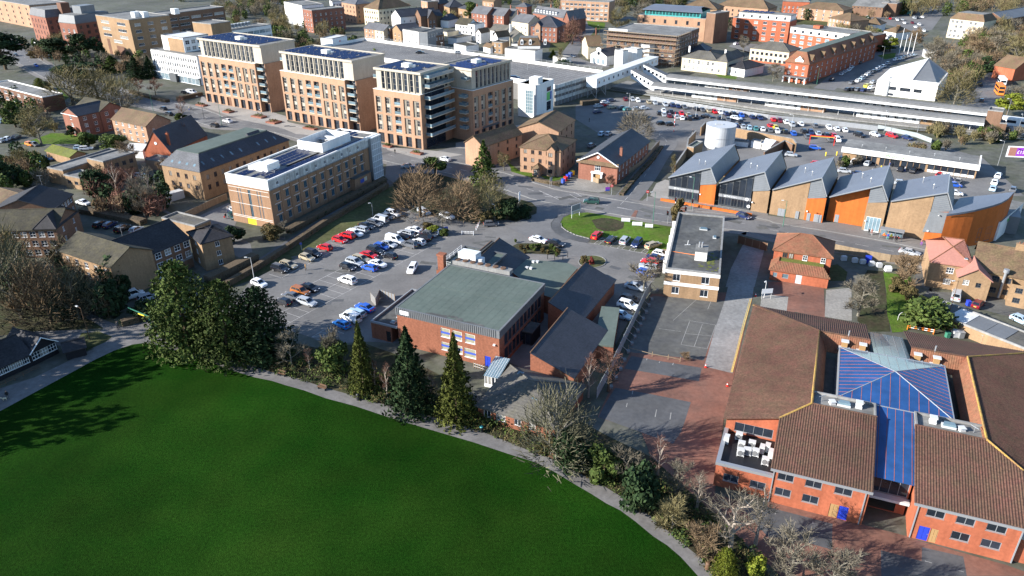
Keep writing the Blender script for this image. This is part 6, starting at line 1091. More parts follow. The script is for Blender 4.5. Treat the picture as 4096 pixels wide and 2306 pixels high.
S('brick_stair_block','square brick stair block behind the teal glazed office','office',c0(1960,130,17),c0(2050,140,17),14,17,'flat',0,'brick_brown','roof_felt');s=S('villa','wide cream villa with grey hip roof and sash windows','villa',c0(1712,572,6.5),c0(2060,610,6.5),12,6.5,'hu',2.8,'render_cream','tile_grey',F=[(7,2,1.1,1.6,'w22',.9,2.9)],chim=((1,6,8,11,'render_white'),(20,6,8,11,'render_white')));s=S('villa','right part of the cream villa with darker hip roof','villa',c0(2060,610,6.5),c0(2165,622,6.5),c0(2370,565,6.5),6.5,'hv',3.2,'render_cream','tile_grey',F=w(2,2,'w22'));S('villa_wing','low white wing with grey roof right of the villa','villa',c0(2165,665,4),c0(2345,695,4),c0(2460,640,4),4,'hv',2.2,'render_white','tile_dark',F=w(3,1,'w2'));S('rear_hall','green grey hipped hall behind the villa','hall',c0(1790,520,5),c0(1960,530,5),16,5,'hv',3,'brick_brown','slate')
s=S('red_modern_flats','bright red brick modern flats with white set back top floor','flats',c0(2225,178,12.5),d0(220,222,12.5),13,12.5,'flat',0,'brick_council','roof_felt',F=[(6,4,2.4,1.6,'w4',1,3)]);s.walls(15.6,'render_white',F=grid(.5,s.L-4,6,1.2,13.2,0,1,1.6,'d2'),x=(3,s.L-.5),y=(1.5,12),z0=12.5,name='top_floor');s.box('top_roof',2.8,s.L-.3,1.3,12.2,15.6,15.9,'roof_felt')
for i in range(12):item(s,'solar_panel',5+(i%6)*3.2,5+(i//6)*3.5,15.9,0,1.3)
s=S('red_modern_flats','red and white banded modern flats right of the red ones','flats',d0(222,330,9),d0(825,410,9),d0(860,300,9),9,'flat',0,'brick_council','roof_felt',F=[(7,3,2.6,1.6,'p4',.8,2.9)]);s.walls(12.2,'render_white',F=grid(.5,s.L-1,7,1.5,9.6,0,1,1.5,'d2'),x=(.2,s.L-.5),y=(-.3,12),z0=9,name='top_floor');s.box('top_roof',0,s.L-.3,-.5,12.2,12.2,12.5,'roof_felt');s.box('lift_head',12,16,3,7,12.4,14,'brick_council')
s=S('yellow_brick_office','yellow and red banded office with brown roof','office',c0(2400,480,7),d0(215,525,7),14,7,'hu',3.2,'render_cream','tile_grey',F=[(8,2,1.5,1.4,'d2',1,3)]);s.box('red_band',-.05,s.L+.05,-.06,-.01,0,.9,'brick_council')
s=S('dormered_brick_flats','long red brick flats with steep brown roof and rows of gabled dormers','flats',d0(178,625,8.6),d0(412,655,8.6),d0(860,400,8.6),8.6,'flat',0,'brick_council','roof_felt',F=[(3,3,1.2,1.3,'w22',1.0,2.6)],R=[(14,3,1.3,1.4,'w22',1.0,2.6)]);mansard(s,9,4.6,3.2,'tile_red','roof_green',.5);L,D=s.L,s.D
for i in range(7):y=4+i*(D-6)/6.5;s.walls(10.6,'brick_council',R=[(.8,9.0,1.3,1.3,'w22')],x=(L-2.4,L+.1),y=(y-1.5,y+1.5),z0=8.6,name='dormer',gab=('u',1.9));s.gable(10.6,1.9,'u','tile_brown',.25,x=(L-3.4,L+.1),y=(y-1.5,y+1.5),name='dormer_roof')
s.walls(10.2,'white',x=(L*.4,L*.75),y=(-.1,2),z0=9,name='gablet',gab=('v',1.8));mb=MB();mb.box(.5,L+.8,-2.4,-.02,2.5,3.0,0)
for x in(.8,4,7.5,L):mb.box(x-.3,x+.3,-2.3,-1.7,0,2.5,1)
mb.build('porch',['slate_grey','off_white'],s.root)
s=Bld('dealership','white wedge shaped showroom with ribbed glass roof behind the canopies','showroom',d0(1070,950),d0(1675,1020),26);L,D=s.L,s.D;s.walls(6.2,'render_white',F=[(5,2.7,3.2,1.4,'d32'),(9.6,2.7,4.2,1.4,'d32'),(15,2.7,3.2,1.4,'d32'),(4.5,.3,3,1.0,'d2')]);mb=MB();mb.slab([(0,0,6.3),(L*.55,0,6.3),(L*.62,D,13),(0,D,7.0)],.3);s.sub(mb,'roof','roof_white');mb=MB();mb.slab([(L*.55,0,6.35),(L,0,6.3),(L,D,7.5),(L*.62,D,13)],.3);o=s.sub(mb,'glass_roof','roof_sheet');q=MB();ribs(q,[(L*.55,0,6.35),(L,0,6.3),(L,D,7.5),(L*.62,D,13)],(1,0),1.3,.12,0,.3);q.build('glazing_bar','off_white',o,kind='stuff');mb=MB();mb.face([(L,D,0),(0,D,0),(0,D,7),(L*.62,D,13),(L,D,7.5)]);mb.face([(0,D,6.2),(0,0,6.2),(0,D,7)]);mb.face([(L,0,6),(L,D,6),(L,D,7.4)]);s.sub(mb,'upper_wall','render_white');mb=MB();mb.cyl(4.4,.2,0,8.2,1.0,14);mb.box(4.4,L,-.3,.4,6.2,7.6,0);s.sub(mb,'corner_drum','render_white')
S('canopy_hut','white open fronted canopy at the end of the car row','canopy',d0(1590,520,3.4),d0(1715,525,3.4),8,3.4,'flat',0,'render_white','roof_white')
for lb,p0,p1,D,h,wl,rf in(('brown hipped brick complex with white bays at the top right',(310,75),(760,110),18,8,'brick_orange','tile_brown'),('brown hipped brick wing with roof panel nearer the red flats',(610,180),(830,215),16,8,'brick_orange','tile_brown'),('dark brown hipped brick block at left of the top right complex',(-120,170),(180,190),14,7,'brick_orange','tile_brown'),('brick block with vivid orange walls at the very top',(150,10),(420,20),12,11,'brick_council','roof_felt'),('low brown roofed hall by the big car park, left',(950,235),(1130,250),12,4.5,'render_white','tile_brown'),('low brown roofed hall by the big car park, right',(1170,310),(1290,330),12,4.5,'render_white','tile_brown')):S('hip_block',lb,'building',d0(*p0,h),d0(*p1,h),D,h,'hu',3.5,wl,rf,F=[w(6,3,'w22',.9,2.6)])
s=S('cream_hip_flats','cream and tan upper storeys with broad brown hips behind the teal office','flats',c0(1700,75,11),c0(2060,95,11),18,11,'hu',4.5,'brick_tan','tile_brown',F=[w(6,3,'d2')],R=[w(3,3,'d2')]);S('cream_hip_flats','brick flats with long brown hips at the top right of the teal office','flats',c0(2070,50,10),c0(2576,90,10),15,10,'hu',4.5,'brick_orange','tile_brown',F=[w(8,3,'d2')])
S('retail_shed','big grey retail shed with shallow roof and white stripe at the top','shed',d0(850,55,7),d0(1160,75,7),30,7,'gu',3,'brick_brown','roof_felt',F=[(8,1,1,.6,'d1',5.5)]);S('retail_tower','dark block with silver flue beside the retail shed','building',d0(1145,30,9),d0(1300,40,9),20,9,'flat',0,'brick_brown','roof_felt',F=None);S('retail_shed','brown shed with pale blue doors right of the silver flue','shed',d0(1310,25,8),d0(1500,35,8),16,8,'flat',0,'brick_brown','roof_felt',F=[(2,1,4,4,'door:teal',.1)])
mb=MB();t=thing('silver_flue','tall silver flue pipe beside the retail blocks','chimney',d0(1330,100));mb.cyl(0,0,0,19,.7,10);mb.build('pipe','steel',t)
s=S('cream_apartments','cream and brick apartments with brown mansard at the right','apartments',d0(1835,190,11),d0(2175,225,11),16,11,'flat',0,'render_cream','roof_felt',F=[(7,4,1.5,1.6,'w22',.7,2.7)]);mansard(s,11.4,3.4,2.5,'tile_brown');s=S('grey_roof_terrace','long block with grey solar roof and black dormers at the right edge','apartments',d0(2370,195,9),d0(2800,120,9),14,9,'gu',3.5,'brick_dark','roof_sheet',F=[(8,2,1.6,1.6,'w22',1,3)]);S('brick_gable_edge','orange brick gable house cut by the right edge','house',d0(2490,690,6),d0(2700,660,6),10,6,'gv',4,'brick_council','tile_brown')
# =================== vegetation: unit meshes, 10 m high, then placed one by one
def cyl_dir(az,el):return Vector((math.cos(az)*math.cos(el),math.sin(az)*math.cos(el),math.sin(el)))
def twig_quad(mb,p,d,L,w):
 n=d.orthogonal();n.rotate(Matrix.Rotation(random.random()*6.28,3,d));n*=w/2;e=p+d*L;mb.face([p-n,p+n,e+n*.35,e-n*.35])
def bare(seed,crown_r=4.0,h=10.0,fork=.16,n1=9,n2=7,n3=12,up=.5,droop=0.0,tw=1.15,fine=.062):
 random.seed(seed);tr=MB();cr=MB();top=h*.62;lean=Vector((random.uniform(-.4,.4),random.uniform(-.4,.4),0))
 def P(z):return lean*(z/h)**2*2+Vector((0,0,z))
 for i in range(5):tr.bar(P(top*i/5),P(top*(i+1)/5),.24*(1-.16*i),6,0,.24*(1-.16*(i+1)))
 for i in range(n1):
  z=top*(fork+(1-fork)*i/(n1-1));a=i*2.4+random.uniform(-.4,.4);b=P(z);q=(1-abs((z/h)-.38)*.9)
  d=cyl_dir(a,up+random.uniform(-.15,.25)+.5*i/n1);L=crown_r*.72*q*random.uniform(.85,1.15);e=b+d*L;tr.bar(b,e,.1,4,0,.05)
  for j in range(n2):
   t=.35+.65*(j+1)/n2;b2=b.lerp(e,t);d2=(d+cyl_dir(random.random()*6.28,random.uniform(-.1,1.0))*.95).normalized();L2=crown_r*.42*random.uniform(.6,1.1);e2=b2+d2*L2;tr.bar(b2,e2,.045,3,0,.02)
   for k in range(n3):
    p=b2.lerp(e2,random.uniform(.25,1));d3=(d2*.8+cyl_dir(random.random()*6.28,random.uniform(-.5,1.2))).normalized();d3.z-=droop;d3.normalize();twig_quad(cr,p,d3,tw*random.uniform(.5,1.2),fine)
    p2=p+d3*tw*.4;d4=(d3+cyl_dir(random.random()*6.28,random.uniform(-.3,1))*.8).normalized();twig_quad(cr,p2,d4,tw*random.uniform(.4,.9),fine*.7);twig_quad(cr,p2,(d3+cyl_dir(random.random()*6.28,.4)*.9).normalized(),tw*random.uniform(.4,.8),fine*.7)
 return tr,cr
def dome(seed,r=4.6,h=10.0,n=1500,z0=.06):
 tr,cr=bare(seed,r*.95,h,.05,9,5,3,.55,0,1.3,.05);random.seed(seed+1)
 for i in range(n):
  a=random.random()*6.28;e=math.asin(min(1,random.random()**.9));q=random.uniform(.5,1)**.6*random.uniform(.85,1.08);k=1+.1*math.sin(3*a+seed)
  d=cyl_dir(a,e);p=Vector((d.x*r*q*k,d.y*r*q*k,h*z0+d.z*h*(.94-z0)*q));v=(d*1.1+Vector((0,0,.35))+cyl_dir(random.random()*6.28,random.uniform(-1,1))*.75).normalized();twig_quad(cr,p-v*.5,v,random.uniform(.7,1.5),.07)
 return tr,cr
def leaf_cloud(mb,c,r,n,s,flat=.25):
 for _ in range(n):
  while True:
   v=Vector((random.uniform(-1,1),random.uniform(-1,1),random.uniform(-1,1)))
   if.25<v.length<1:break
  v*=(.55+.45*random.random()**.5)/max(v.length,.55)if random.random()<.75 else 1
  p=Vector((c[0]+v.x*r[0],c[1]+v.y*r[1],c[2]+v.z*r[2]));d=(v.normalized()+cyl_dir(random.random()*6.28,random.uniform(-1,1))*.9).normalized();a=d.orthogonal().normalized();a.rotate(Matrix.Rotation(random.random()*6.28,3,d));b=d.cross(a);q=s*random.uniform(.55,1.3);mb.face([p-a*q,p-b*q*.6,p+a*q,p+b*q*.6])
def leafy(seed,lobes=14,w=3.6,h=10.0,base=.15,n=190,s=.34):
 random.seed(seed);tr=MB();cr=MB();tr.bar((0,0,0),(.1,0,h*.7),.28,6,0,.08)
 for i in range(lobes):
  z=h*(base+.1+(.82-base)*random.random());k=1-abs(z/h-.45)**1.6*1.2;a=random.random()*6.28;rr=w*k*random.uniform(.35,.75);c=(rr*math.cos(a),rr*math.sin(a),z);tr.bar((0,0,z*.6),c,.08,4,0,.03);q=w*random.uniform(.28,.5);leaf_cloud(cr,c,(q,q,q*.8),n,s)
 leaf_cloud(cr,(0,0,h*.86),(w*.4,w*.4,h*.13),n,s);return tr,cr
def conifer(seed,w=2.4,h=10.0,layers=30,per=11,s=.36,round_=.0,droop=.35):
 random.seed(seed);tr=MB();cr=MB();tr.bar((0,0,0),(0,0,h*.97),.22,6,0,.02)
 for i in range(layers):
  f=i/(layers-1);z=h*(.04+.94*f);r=w*((1-f)**(.85-.45*round_))*(.55+.45*min(1,f*5+.4));m=max(4,int(per*(.35+.65*(1-f))))
  for j in range(m):
   a=j*6.283/m+random.uniform(-.3,.3)+i;R_=r*random.uniform(.72,1.12)
   for t in(.35,.58,.78,.93,1.05):
    p=Vector((R_*t*math.cos(a),R_*t*math.sin(a),z-R_*t*droop+random.uniform(-.18,.18)))
    for _ in range(3):
     d=(cyl_dir(a+random.uniform(-.9,.9),random.uniform(-.9,.6))).normalized();u=d.orthogonal().normalized();u.rotate(Matrix.Rotation(random.random()*6.28,3,d));b=d.cross(u);q=s*random.uniform(.6,1.3);cr.face([p-u*q,p-b*q*.5,p+u*q,p+b*q*.5])
 return tr,cr
def fastig(seed):return bare(seed,2.9,10,.12,9,6,9,1.05,0,1.3,.045)
TREEGEN={'round':[lambda:bare(1),lambda:bare(2,4.3,10,.12,10,7,12),lambda:bare(3,3.8,10,.2)],'birch':[lambda:bare(11,2.6,10,.3,8,5,8,.75,.25,.95,.035),lambda:bare(12,2.9,10,.25,8,5,7,.7,.2,.95,.035)],'fast':[lambda:fastig(21),lambda:fastig(22)],'small':[lambda:bare(31,4.6,10,.3,6,5,10,.45,0,1.6,.09),lambda:bare(32,4.2,10,.3,6,5,10,.55,0,1.6,.09)],'ever':[lambda:leafy(41),lambda:leafy(42,16,3.9),lambda:leafy(43,12,3.2)],'bush':[lambda:leafy(51,12,6.2,10,.0,170,.7),lambda:leafy(52,10,6.8,10,.0,170,.7),lambda:leafy(53,11,5.8,10,0,170,.7)],'cone':[lambda:conifer(61,2.4,10,46,15,.19),lambda:conifer(62,2.6,10,48,16,.19)],'cyp':[lambda:conifer(71,2.9,10,44,26,.17,.95,.05),lambda:conifer(72,3.1,10,44,26,.17,1,.05)],'spruce':[lambda:conifer(81,2.8,10,22,10,.34,0,.25)],'twigs':[lambda:bare(91,5.5,10,.05,9,6,12,.7,0,2.2,.13),lambda:bare(92,5.2,10,.05,9,6,12,.6,0,2.2,.13)],'dome':[lambda:dome(95),lambda:dome(96,4.4),lambda:dome(97,4.8)]}
WID={'round':8.6,'birch':6.0,'fast':6.8,'small':9.6,'ever':7.6,'bush':13,'cone':5.0,'cyp':6.0,'spruce':5.6,'twigs':11.5,'dome':9.6}
TMC={};TRI={}
def tmesh(kind,var,bark,crown):
 if(kind,var)not in TRI:TRI[kind,var]=TREEGEN[kind][var%len(TREEGEN[kind])]()
 k=(kind,var,bark,crown)
 if k not in TMC:TMC[k]=(TRI[kind,var][0].mesh('trunk',[bark]),TRI[kind,var][1].mesh('crown',[crown]))
 return TMC[k]
PAL={'br':('bark','twig'),'gr':('bark_grey','twig_grey'),'rd':('bark','twig_red'),'ol':('bark_grey','twig_olive'),'dg':('bark_grey','twig_dark'),'wh':('bark_pale','twig_red'),'wg':('bark_pale','twig_grey'),'lf':('bark','leaf'),'dk':('bark','leaf_dark'),'cf':('bark','leaf_conifer'),'bt':('bark','leaf_bright'),'bn':('bark','leaf_brown'),'rl':('bark','leaf_red')}
NTREE=[0]
def tree(spec,label):
 """spec: kind palette base-x base-y top-y width, in pixels of the whole photograph at 2576 wide"""
 k,pal,x,y,ty,w=spec.split();x,y,ty,w=map(float,(x,y,ty,w));b=WD(x,y);d=ray(x*1024/2576,ty*1024/2576);h=max(.6,CAMH+d[2]*b.y/d[1]);dist=math.hypot(b.x,b.y,CAMH)
 wm=w*(1024/2576)/FPX*dist;i=NTREE[0];NTREE[0]+=1;nv=len(TREEGEN[k]);me=tmesh(k,i%nv,*PAL[pal]);s=wm/WID[k]
 if k in('bush','twigs')and h<7:nm='shrub';cat='shrub'
 else:nm='broad_tree' if k in('twigs','dome')else{'cone':'conifer','cyp':'cypress','spruce':'spruce','birch':'birch_tree','ever':'evergreen_tree'}.get(k,'bare_tree' if k!='bush' else 'shrub');cat='tree' if nm!='shrub' else 'shrub'
 t=thing(nm,label,cat,(b.x,b.y,0),(i*1.7)%6.28);t.scale=(s,s,h/10);put('trunk',me[0],t);put('crown',me[1],t);return t
for sp,lb in(('cyp lf 480 885 655 190','broad olive cypress nearest the path junction'),('cyp lf 580 905 705 170','middle cypress of three, lighter green, beside the car park'),('cyp dk 668 900 720 165','darkest cypress of three, right one shading the car park'),('cone cf 917 985 808 84','slimmest of three pointed conifers in front of the hall'),('cone dk 1035 1035 822 150','largest dark pointed conifer in front of the hall'),('cone cf 1150 1060 838 118','pointed conifer on the right, screening the hall windows'),('small gr 735 925 838 95','grey twiggy tree right of the dark cypress'),('bush lf 840 935 868 88','round green shrub with twiggy crown beside the path'),('twigs gr 842 928 848 80','grey twig fountain growing out of the round path shrub'),('birch wh 975 1000 905 48','thin young bare tree between first and second conifers'),('birch wh 945 985 890 40','slender bare sapling just right of the slim conifer'),('birch wh 1085 1020 920 45','bare sapling between the two right hand conifers'),('birch wh 780 930 868 36','bare sapling left of the round path shrub'),('birch wh 1480 1000 880 70','pale birch by the hoarding, left of two'),('birch rd 1530 985 865 100','reddish birch by the hoarding, right of two'),('dome dg 1400 1165 965 210','wide grey green oak spreading over the clubhouse corner'),('bush dk 1440 1175 1100 110','dark ivy mass under the wide oak'),('birch wh 1655 1195 1090 75','white birch standing over the red paving'),('small gr 1580 1215 1130 100','grey bare shrub tree by the path, below the birch'),('bush dk 1610 1290 1190 110','dark glossy evergreen bush touching the path'),('bush lf 1520 1210 1140 110','mid green bush left of the glossy evergreen'),('round gr 1700 1260 1150 90','thin bare tree above the glossy evergreen bush'),('birch wg 1752 1285 1180 95','bare pale tree left of the tallest birch'),('birch wg 1835 1390 1215 185','tallest pale birch in front of the plant yard'),('birch wg 1900 1370 1220 120','bare pale tree right of the tallest birch'),('cyp bt 1820 1450 1380 62','yellow green ivy column at the bottom edge'),('bush bt 1895 1450 1405 60','yellow green bush right of the ivy column'),('round gr 1985 1460 1330 150','bare grey tree at the bottom edge, left of two'),('round gr 2085 1490 1385 150','bare grey tree at the bottom edge, right of two'),('twigs br 1760 1400 1330 120','brown twiggy thicket along the path end'),('twigs ol 1690 1330 1270 110','olive twiggy thicket beside the curved path'),('dome dg 55 800 590 190','big bare tree at left edge over the pavilion'),('dome br 130 810 640 150','bare brown tree behind the pavilion roof'),('dome dg 200 800 665 130','bare tree between pavilion and sunlit flats'),('dome ol 20 720 540 140','olive bare tree cut by the left edge, above the pavilion'),('ever dk 300 790 700 70','dark evergreen by the lane entrance'),('ever dk 245 790 720 60','dark evergreen left of the lane entrance'),('small br 275 800 740 60','small brown tree leaning over the lane'),('bush dk 360 800 765 70','dark bush by parked vans at lane'),('bush lf 400 805 780 50','green bush under the cypress at the lane gate'),('ever dk 15 175 80 95','large dark evergreen at the top left edge'),('ever lf 40 320 252 62','dark green evergreen left of the gabled brick flats'),('round ol 105 365 262 105','ivy clad bare tree left of the gabled brick flats'),('cyp bt 103 226 196 30','yellow green clipped yew behind the banded slab block'),('bush dk 118 226 206 24','dark bush beside the clipped yew'),('bush lf 225 370 334 52','glossy shrub on the lawn before the red brick flats'),('bush lf 288 372 340 62','glossy shrub before the orange brick flats'),('ever dk 180 345 315 30','small evergreen at the corner of gabled flats'),('dome ol 185 265 160 125','bare olive tree at left of the roadside thicket'),('dome ol 250 255 165 115','bare olive tree in the middle of the roadside thicket'),('dome ol 305 262 180 95','bare olive tree at right of the roadside thicket'),('ever dk 215 150 84 62','tall dark evergreen before the grey mansard office'),('ever dk 150 145 95 70','dark evergreen before the dark mansard office'),('ever dk 250 150 92 40','narrow dark evergreen against the dark brick office'),('cone dk 345 198 140 60','dark spreading conifer before the tan office corner'),('cone dk 380 195 140 44','dark conifer beside the white gridded office'),('spruce lf 285 180 140 70','drooping cedar before the tan office'),('bush dk 190 190 160 110','dark hedge mass below the mansard offices'),('bush bn 88 145 128 30','brown bush on the road corner at top left'),('small rd 350 235 195 42','small round street tree left of the forecourt'),('small rd 392 240 198 42','small round street tree on the forecourt'),('birch wh 462 302 236 42','white birch by the main road kerb'),('bush lf 455 302 285 34','green bush below the white birch'),('round rd 462 385 308 52','brown budding tree before the orange chapel roof'),('small gr 325 295 235 60','twiggy bush tree behind the orange brick flats'),('ever lf 95 468 420 38','ivy column by the flat workshop, right one'),('round ol 60 440 370 70','bare tree by the car yard at left'),('ever dk 12 480 400 60','dark evergreen at left edge by car yard'),('round br 330 425 352 70','bare tree between workshop and mansard office'),('birch wh 300 505 398 62','pink stemmed birch, leftmost in the courtyard group'),('birch wh 345 515 405 64','pink stemmed birch, middle of the courtyard group'),('birch wg 385 515 402 70','grey birch, rightmost of the courtyard group'),('round gr 365 545 440 80','bare grey tree behind the black roofed flats'),('ever dk 245 495 430 55','dark ivy tree left of the courtyard birches'),('bush dk 265 525 490 60','dark bush below courtyard birches'),('small br 410 445 400 40','small bare tree against the mansard office wall'),('bush dk 420 462 430 30','ivy bush at the mansard office corner'),('ever dk 325 760 690 40','dark yew before the sunlit roof flats'),('bush dk 590 610 572 60','dark bush behind the narrow end block'),('bush bn 690 600 568 62','brown green bush at the foot of the hotel'),('small gr 715 598 560 40','bare shrub at the hotel corner'),('dome br 1058 545 414 165','wide brown dome shaped tree on the tree island'),('dome br 1165 550 438 118','upright brown tree, second on the tree island'),('dome ol 1232 545 432 108','olive grey tree, right on the tree island'),('ever lf 1095 445 395 72','round green holm oak behind the brown dome tree'),('spruce lf 1218 460 354 82','blue green spruce beside the red flats'),('round ol 1268 430 384 52','small bare olive tree on the flats lawn'),('bush dk 1275 552 505 84','dark evergreen thicket at the island tip'),('bush dk 1318 548 520 46','dark clipped bush by the advertising board'),('bush bn 1220 560 535 50','brown undergrowth bush below the olive tree'),('small gr 1112 568 532 52','pale blossoming small tree by car park entrance'),('bush bt 1088 588 570 40','yellow green bush below the pale small tree'),('bush lf 1118 592 575 30','green bush beside blue car park sign'),('bush bn 1075 575 560 30','brown shrub left of the yellow green bush'),('dome gr 1600 345 268 108','pale many stemmed bare tree behind the chapel'),('fast ol 1692 442 384 36','young fastigiate tree by the clinic wall'),('twigs rd 1535 470 445 34','red stemmed dogwood by the no entry sign'),('small gr 1618 735 655 125','pale bare tree overhanging cars by the hoarding'),('round gr 2158 795 690 125','bare grey tree in the walled garden path'),('twigs br 2268 725 650 88','pollarded brown tree by the garden lawn'),('bush lf 2330 826 768 122','large rounded laurel by the garage wall'),('bush bn 2255 735 705 50','brown shrub on the garden lawn'),('bush bn 2285 755 725 44','dark brown shrub under the garden wall'),('twigs br 1722 905 888 34','low brown shrub by the yard kerb'),('bush lf 2200 575 555 34','leafy bush planted against the tan saw tooth wall'),('bush bn 1702 565 502 34','tan ivy bush beside the flat roofed office'),('dome ol 2400 262 165 92','big pale olive dome tree right of the showroom'),('round gr 2380 205 120 80','bare tree behind the pale dome tree'),('ever bt 2532 292 238 62','bright green tree at the right edge by the canopies'),('round gr 2545 275 210 60','bare tree behind the bright green tree'),('ever bt 2238 130 93 42','bright yellow green tree by the flag poles'),('bush dk 2215 128 112 60','dark hedge bush left of the yellow green tree'),('round gr 2150 128 72 60','bare tree left of the flag poles'),('round ol 2190 122 70 60','bare olive tree behind the yellow green tree'),('round gr 1944 205 154 44','bare tree left of the dormered brick flats'),('small br 2130 145 112 32','small brown tree by the dormered flats end'),('round br 2450 165 85 90','bare brown tree, first of the right road trees'),('round gr 2500 150 70 90','bare grey tree, second of the right road trees'),('round ol 2545 175 90 80','bare olive tree, third of the right road trees'),('ever dk 2475 190 140 40','ivy clad dark tree among right road trees'),('round br 2570 130 60 70','bare brown tree at the top right edge'),('round gr 2340 165 95 70','bare tree before the cream apartments'),('round br 2300 120 70 56','bare tree left of the cream apartments'),('bush lf 2420 210 190 60','green bush below the right road trees'),('dome rd 1440 112 42 66','round brown tree by the road fork gable'),('round ol 1555 95 12 78','bare olive tree, left of two on the green'),('round gr 1610 60 5 66','bare tree, right of two on the green'),('cone bt 1391 145 125 24','small golden conifer by the dark hipped hall'),('fast ol 1408 165 115 34','bare upright tree by the dark hipped hall'),('ever dk 1345 135 105 22','tiny dark cypress by the silver dome'),('bush dk 1420 180 155 60','dark hedge bush along the road fork'),('round ol 1715 20 -12 60','bare tree at the top, above the teal office'),('ever lf 1190 60 5 44','dark green pine at the top behind yellow office'),('ever dk 1945 102 70 34','dark green tree before the red and white flats'),('round gr 1870 130 88 40','bare street tree left of the yellow banded office'),('small gr 700 140 95 40','bare scrub tree by the white hut')):
 tree(sp,lb)
for i,(x,y,w,pal,lb)in enumerate(((90,1040,55,'bn','first from the left, beside slate eaves'),(150,1040,60,'bn','behind the white car, small'),(215,1050,100,'lf','largest dome at the centre'),(270,1030,60,'lf','behind the largest dome'),(310,1070,60,'bn','brownish, right of largest dome'),(365,1090,56,'bn','brown, nearest the wooden rail'),(395,1040,70,'lf','beside the black car nose'),(435,1060,60,'lf','second from the right end'),(460,1080,50,'bn','rightmost, brownish'),(450,1115,46,'lf','lowest at the right end'),(130,1085,50,'bn','low brown one at the front left'),(35,975,36,'lf','tall clipped one at the far left'))):
 p=W(21,x,y+18);b=tree('bush %s %f %f %f %f'%(pal,(2048+x/2.5156)/1.59006,(576+(y+18)/2.5156)/1.59006,(576+(y-w*.45)/2.5156)/1.59006,w/2.5156/1.59006),'clipped round shrub in the entrance bed, '+lb);b['group']='clipped round shrubs in the entrance bed'
for x,y,w,pal,lb in((725,1185,90,'bn','olive brown shrub in the oval bed'),(800,1195,70,'rl','dark red leaved shrub in the oval bed')):tree('bush %s %f %f %f %f'%(pal,(2048+x/2.5156)/1.59006,(576+(y+20)/2.5156)/1.59006,(576+(y-50)/2.5156)/1.59006,w/2.5156/1.59006),lb)
def scatter_mesh(name,pts,kinds,seed,label,cat='trees'):
 random.seed(seed);mbs={}
 for(x,y,h)in pts:
  k,mat=random.choice(kinds);mb=mbs.setdefault(mat,MB());r=h*.34
  if k=='t':
   for _ in range(5):mb.bar((x,y,0),(x+random.uniform(-r,r),y+random.uniform(-r,r),h*random.uniform(.5,.9)),.12,3,0,.04)
   for _ in range(240):
    a=random.random()*6.28;q=r*random.random()**.6;z=h*random.uniform(.3,1)*(1-.25*(q/r));twig_quad(mb,Vector((x+q*math.cos(a),y+q*math.sin(a),z*.85)),cyl_dir(random.random()*6.28,random.uniform(.1,1.4)),h*.2,.14)
  else:leaf_cloud(mb,(x,y,h*.45),(r,r,h*.5),int(150+h*h*1.6),.45+h*.018)
 ms=list(mbs);al=MB()
 for i,m in enumerate(ms):o=len(al.v);al.v+=mbs[m].v;al.f+=[tuple(o+q for q in f)for f in mbs[m].f];al.m+=[i]*len(mbs[m].f)
 o=al.build(name,ms,kind='stuff');o['label']=label;o['category']=cat
def fill(quad,n,h0,h1,seed):
 random.seed(seed);a,b,c,d=[WD(*q)for q in quad];out=[]
 for _ in range(n):u,v=random.random(),random.random();p=(a.lerp(b,u)).lerp(d.lerp(c,u),v);out.append((p.x,p.y,random.uniform(h0,h1)))
 return out
tw=[('t','twig'),('t','twig_olive'),('t','twig_grey'),('t','twig_olive'),('l','leaf')]
scatter_mesh('scrub_wood',fill([(640,95),(860,135),(1060,180),(700,160)],70,5,10,1)+fill([(560,30),(800,40),(900,130),(640,110)],80,6,11,2)+fill([(540,40),(760,45),(760,-10),(540,-10)],70,8,12,21),tw,3,'brown winter scrub wood between office wing and parking deck')
scatter_mesh('wood',fill([(1540,30),(1720,25),(1700,2),(1500,0)],40,10,15,4)+fill([(1240,10),(1500,20),(1500,-20),(1200,-30)],50,9,14,5),tw,6,'bare wood along the top behind white panel flats')
scatter_mesh('wood',fill([(2230,40),(2576,50),(2640,-10),(2230,-10)],90,10,16,7)+fill([(2410,130),(2590,160),(2590,60),(2440,80)],45,9,14,8)+fill([(2440,240),(2500,190),(2480,120),(2350,150)],18,8,12,18),tw,9,'bare wood at the top right along the road')
scatter_mesh('wood',fill([(-200,-10),(600,10),(700,-60),(-200,-70)],110,10,16,10),tw,11,'bare wood along the top left skyline')
scatter_mesh('tree_belt',[(-104+dx,92+dy,h)for dx,dy,h in((0,0,19),(-8,8,20),(3,14,17),(-5,18,20),(-16,2,21),(-22,-6,20),(-12,26,20),(-20,16,21),(-30,2,20),(-34,14,21),(-26,-14,20))],[('l','leaf'),('l','leaf_dark'),('t','twig')],12,'tall trees beyond the left edge shading the field')
scatter_mesh('railway_scrub',fill([(2060,430),(2130,420),(2576,350),(2560,335)],26,2,5,13)+fill([(2330,352),(2560,362),(2560,330),(2330,330)],20,3,6,14),tw,15,'brown scrub along the railway beside the supermarket')
sc2=[('t','twig'),('t','twig_olive'),('t','twig_grey'),('l','leaf_dark'),('l','leaf')]
scatter_mesh('garden_trees',fill([(1010,40),(1420,90),(1420,60),(1010,10)],40,4,8,31)+fill([(1230,10),(1500,30),(1500,8),(1230,-10)],40,6,11,32)+fill([(1700,60),(1960,110),(1960,85),(1700,40)],14,5,8,33)+fill([(2000,60),(2240,60),(2240,35),(2000,30)],16,5,9,34),sc2,35,'small trees and shrubs filling the gardens between far houses')
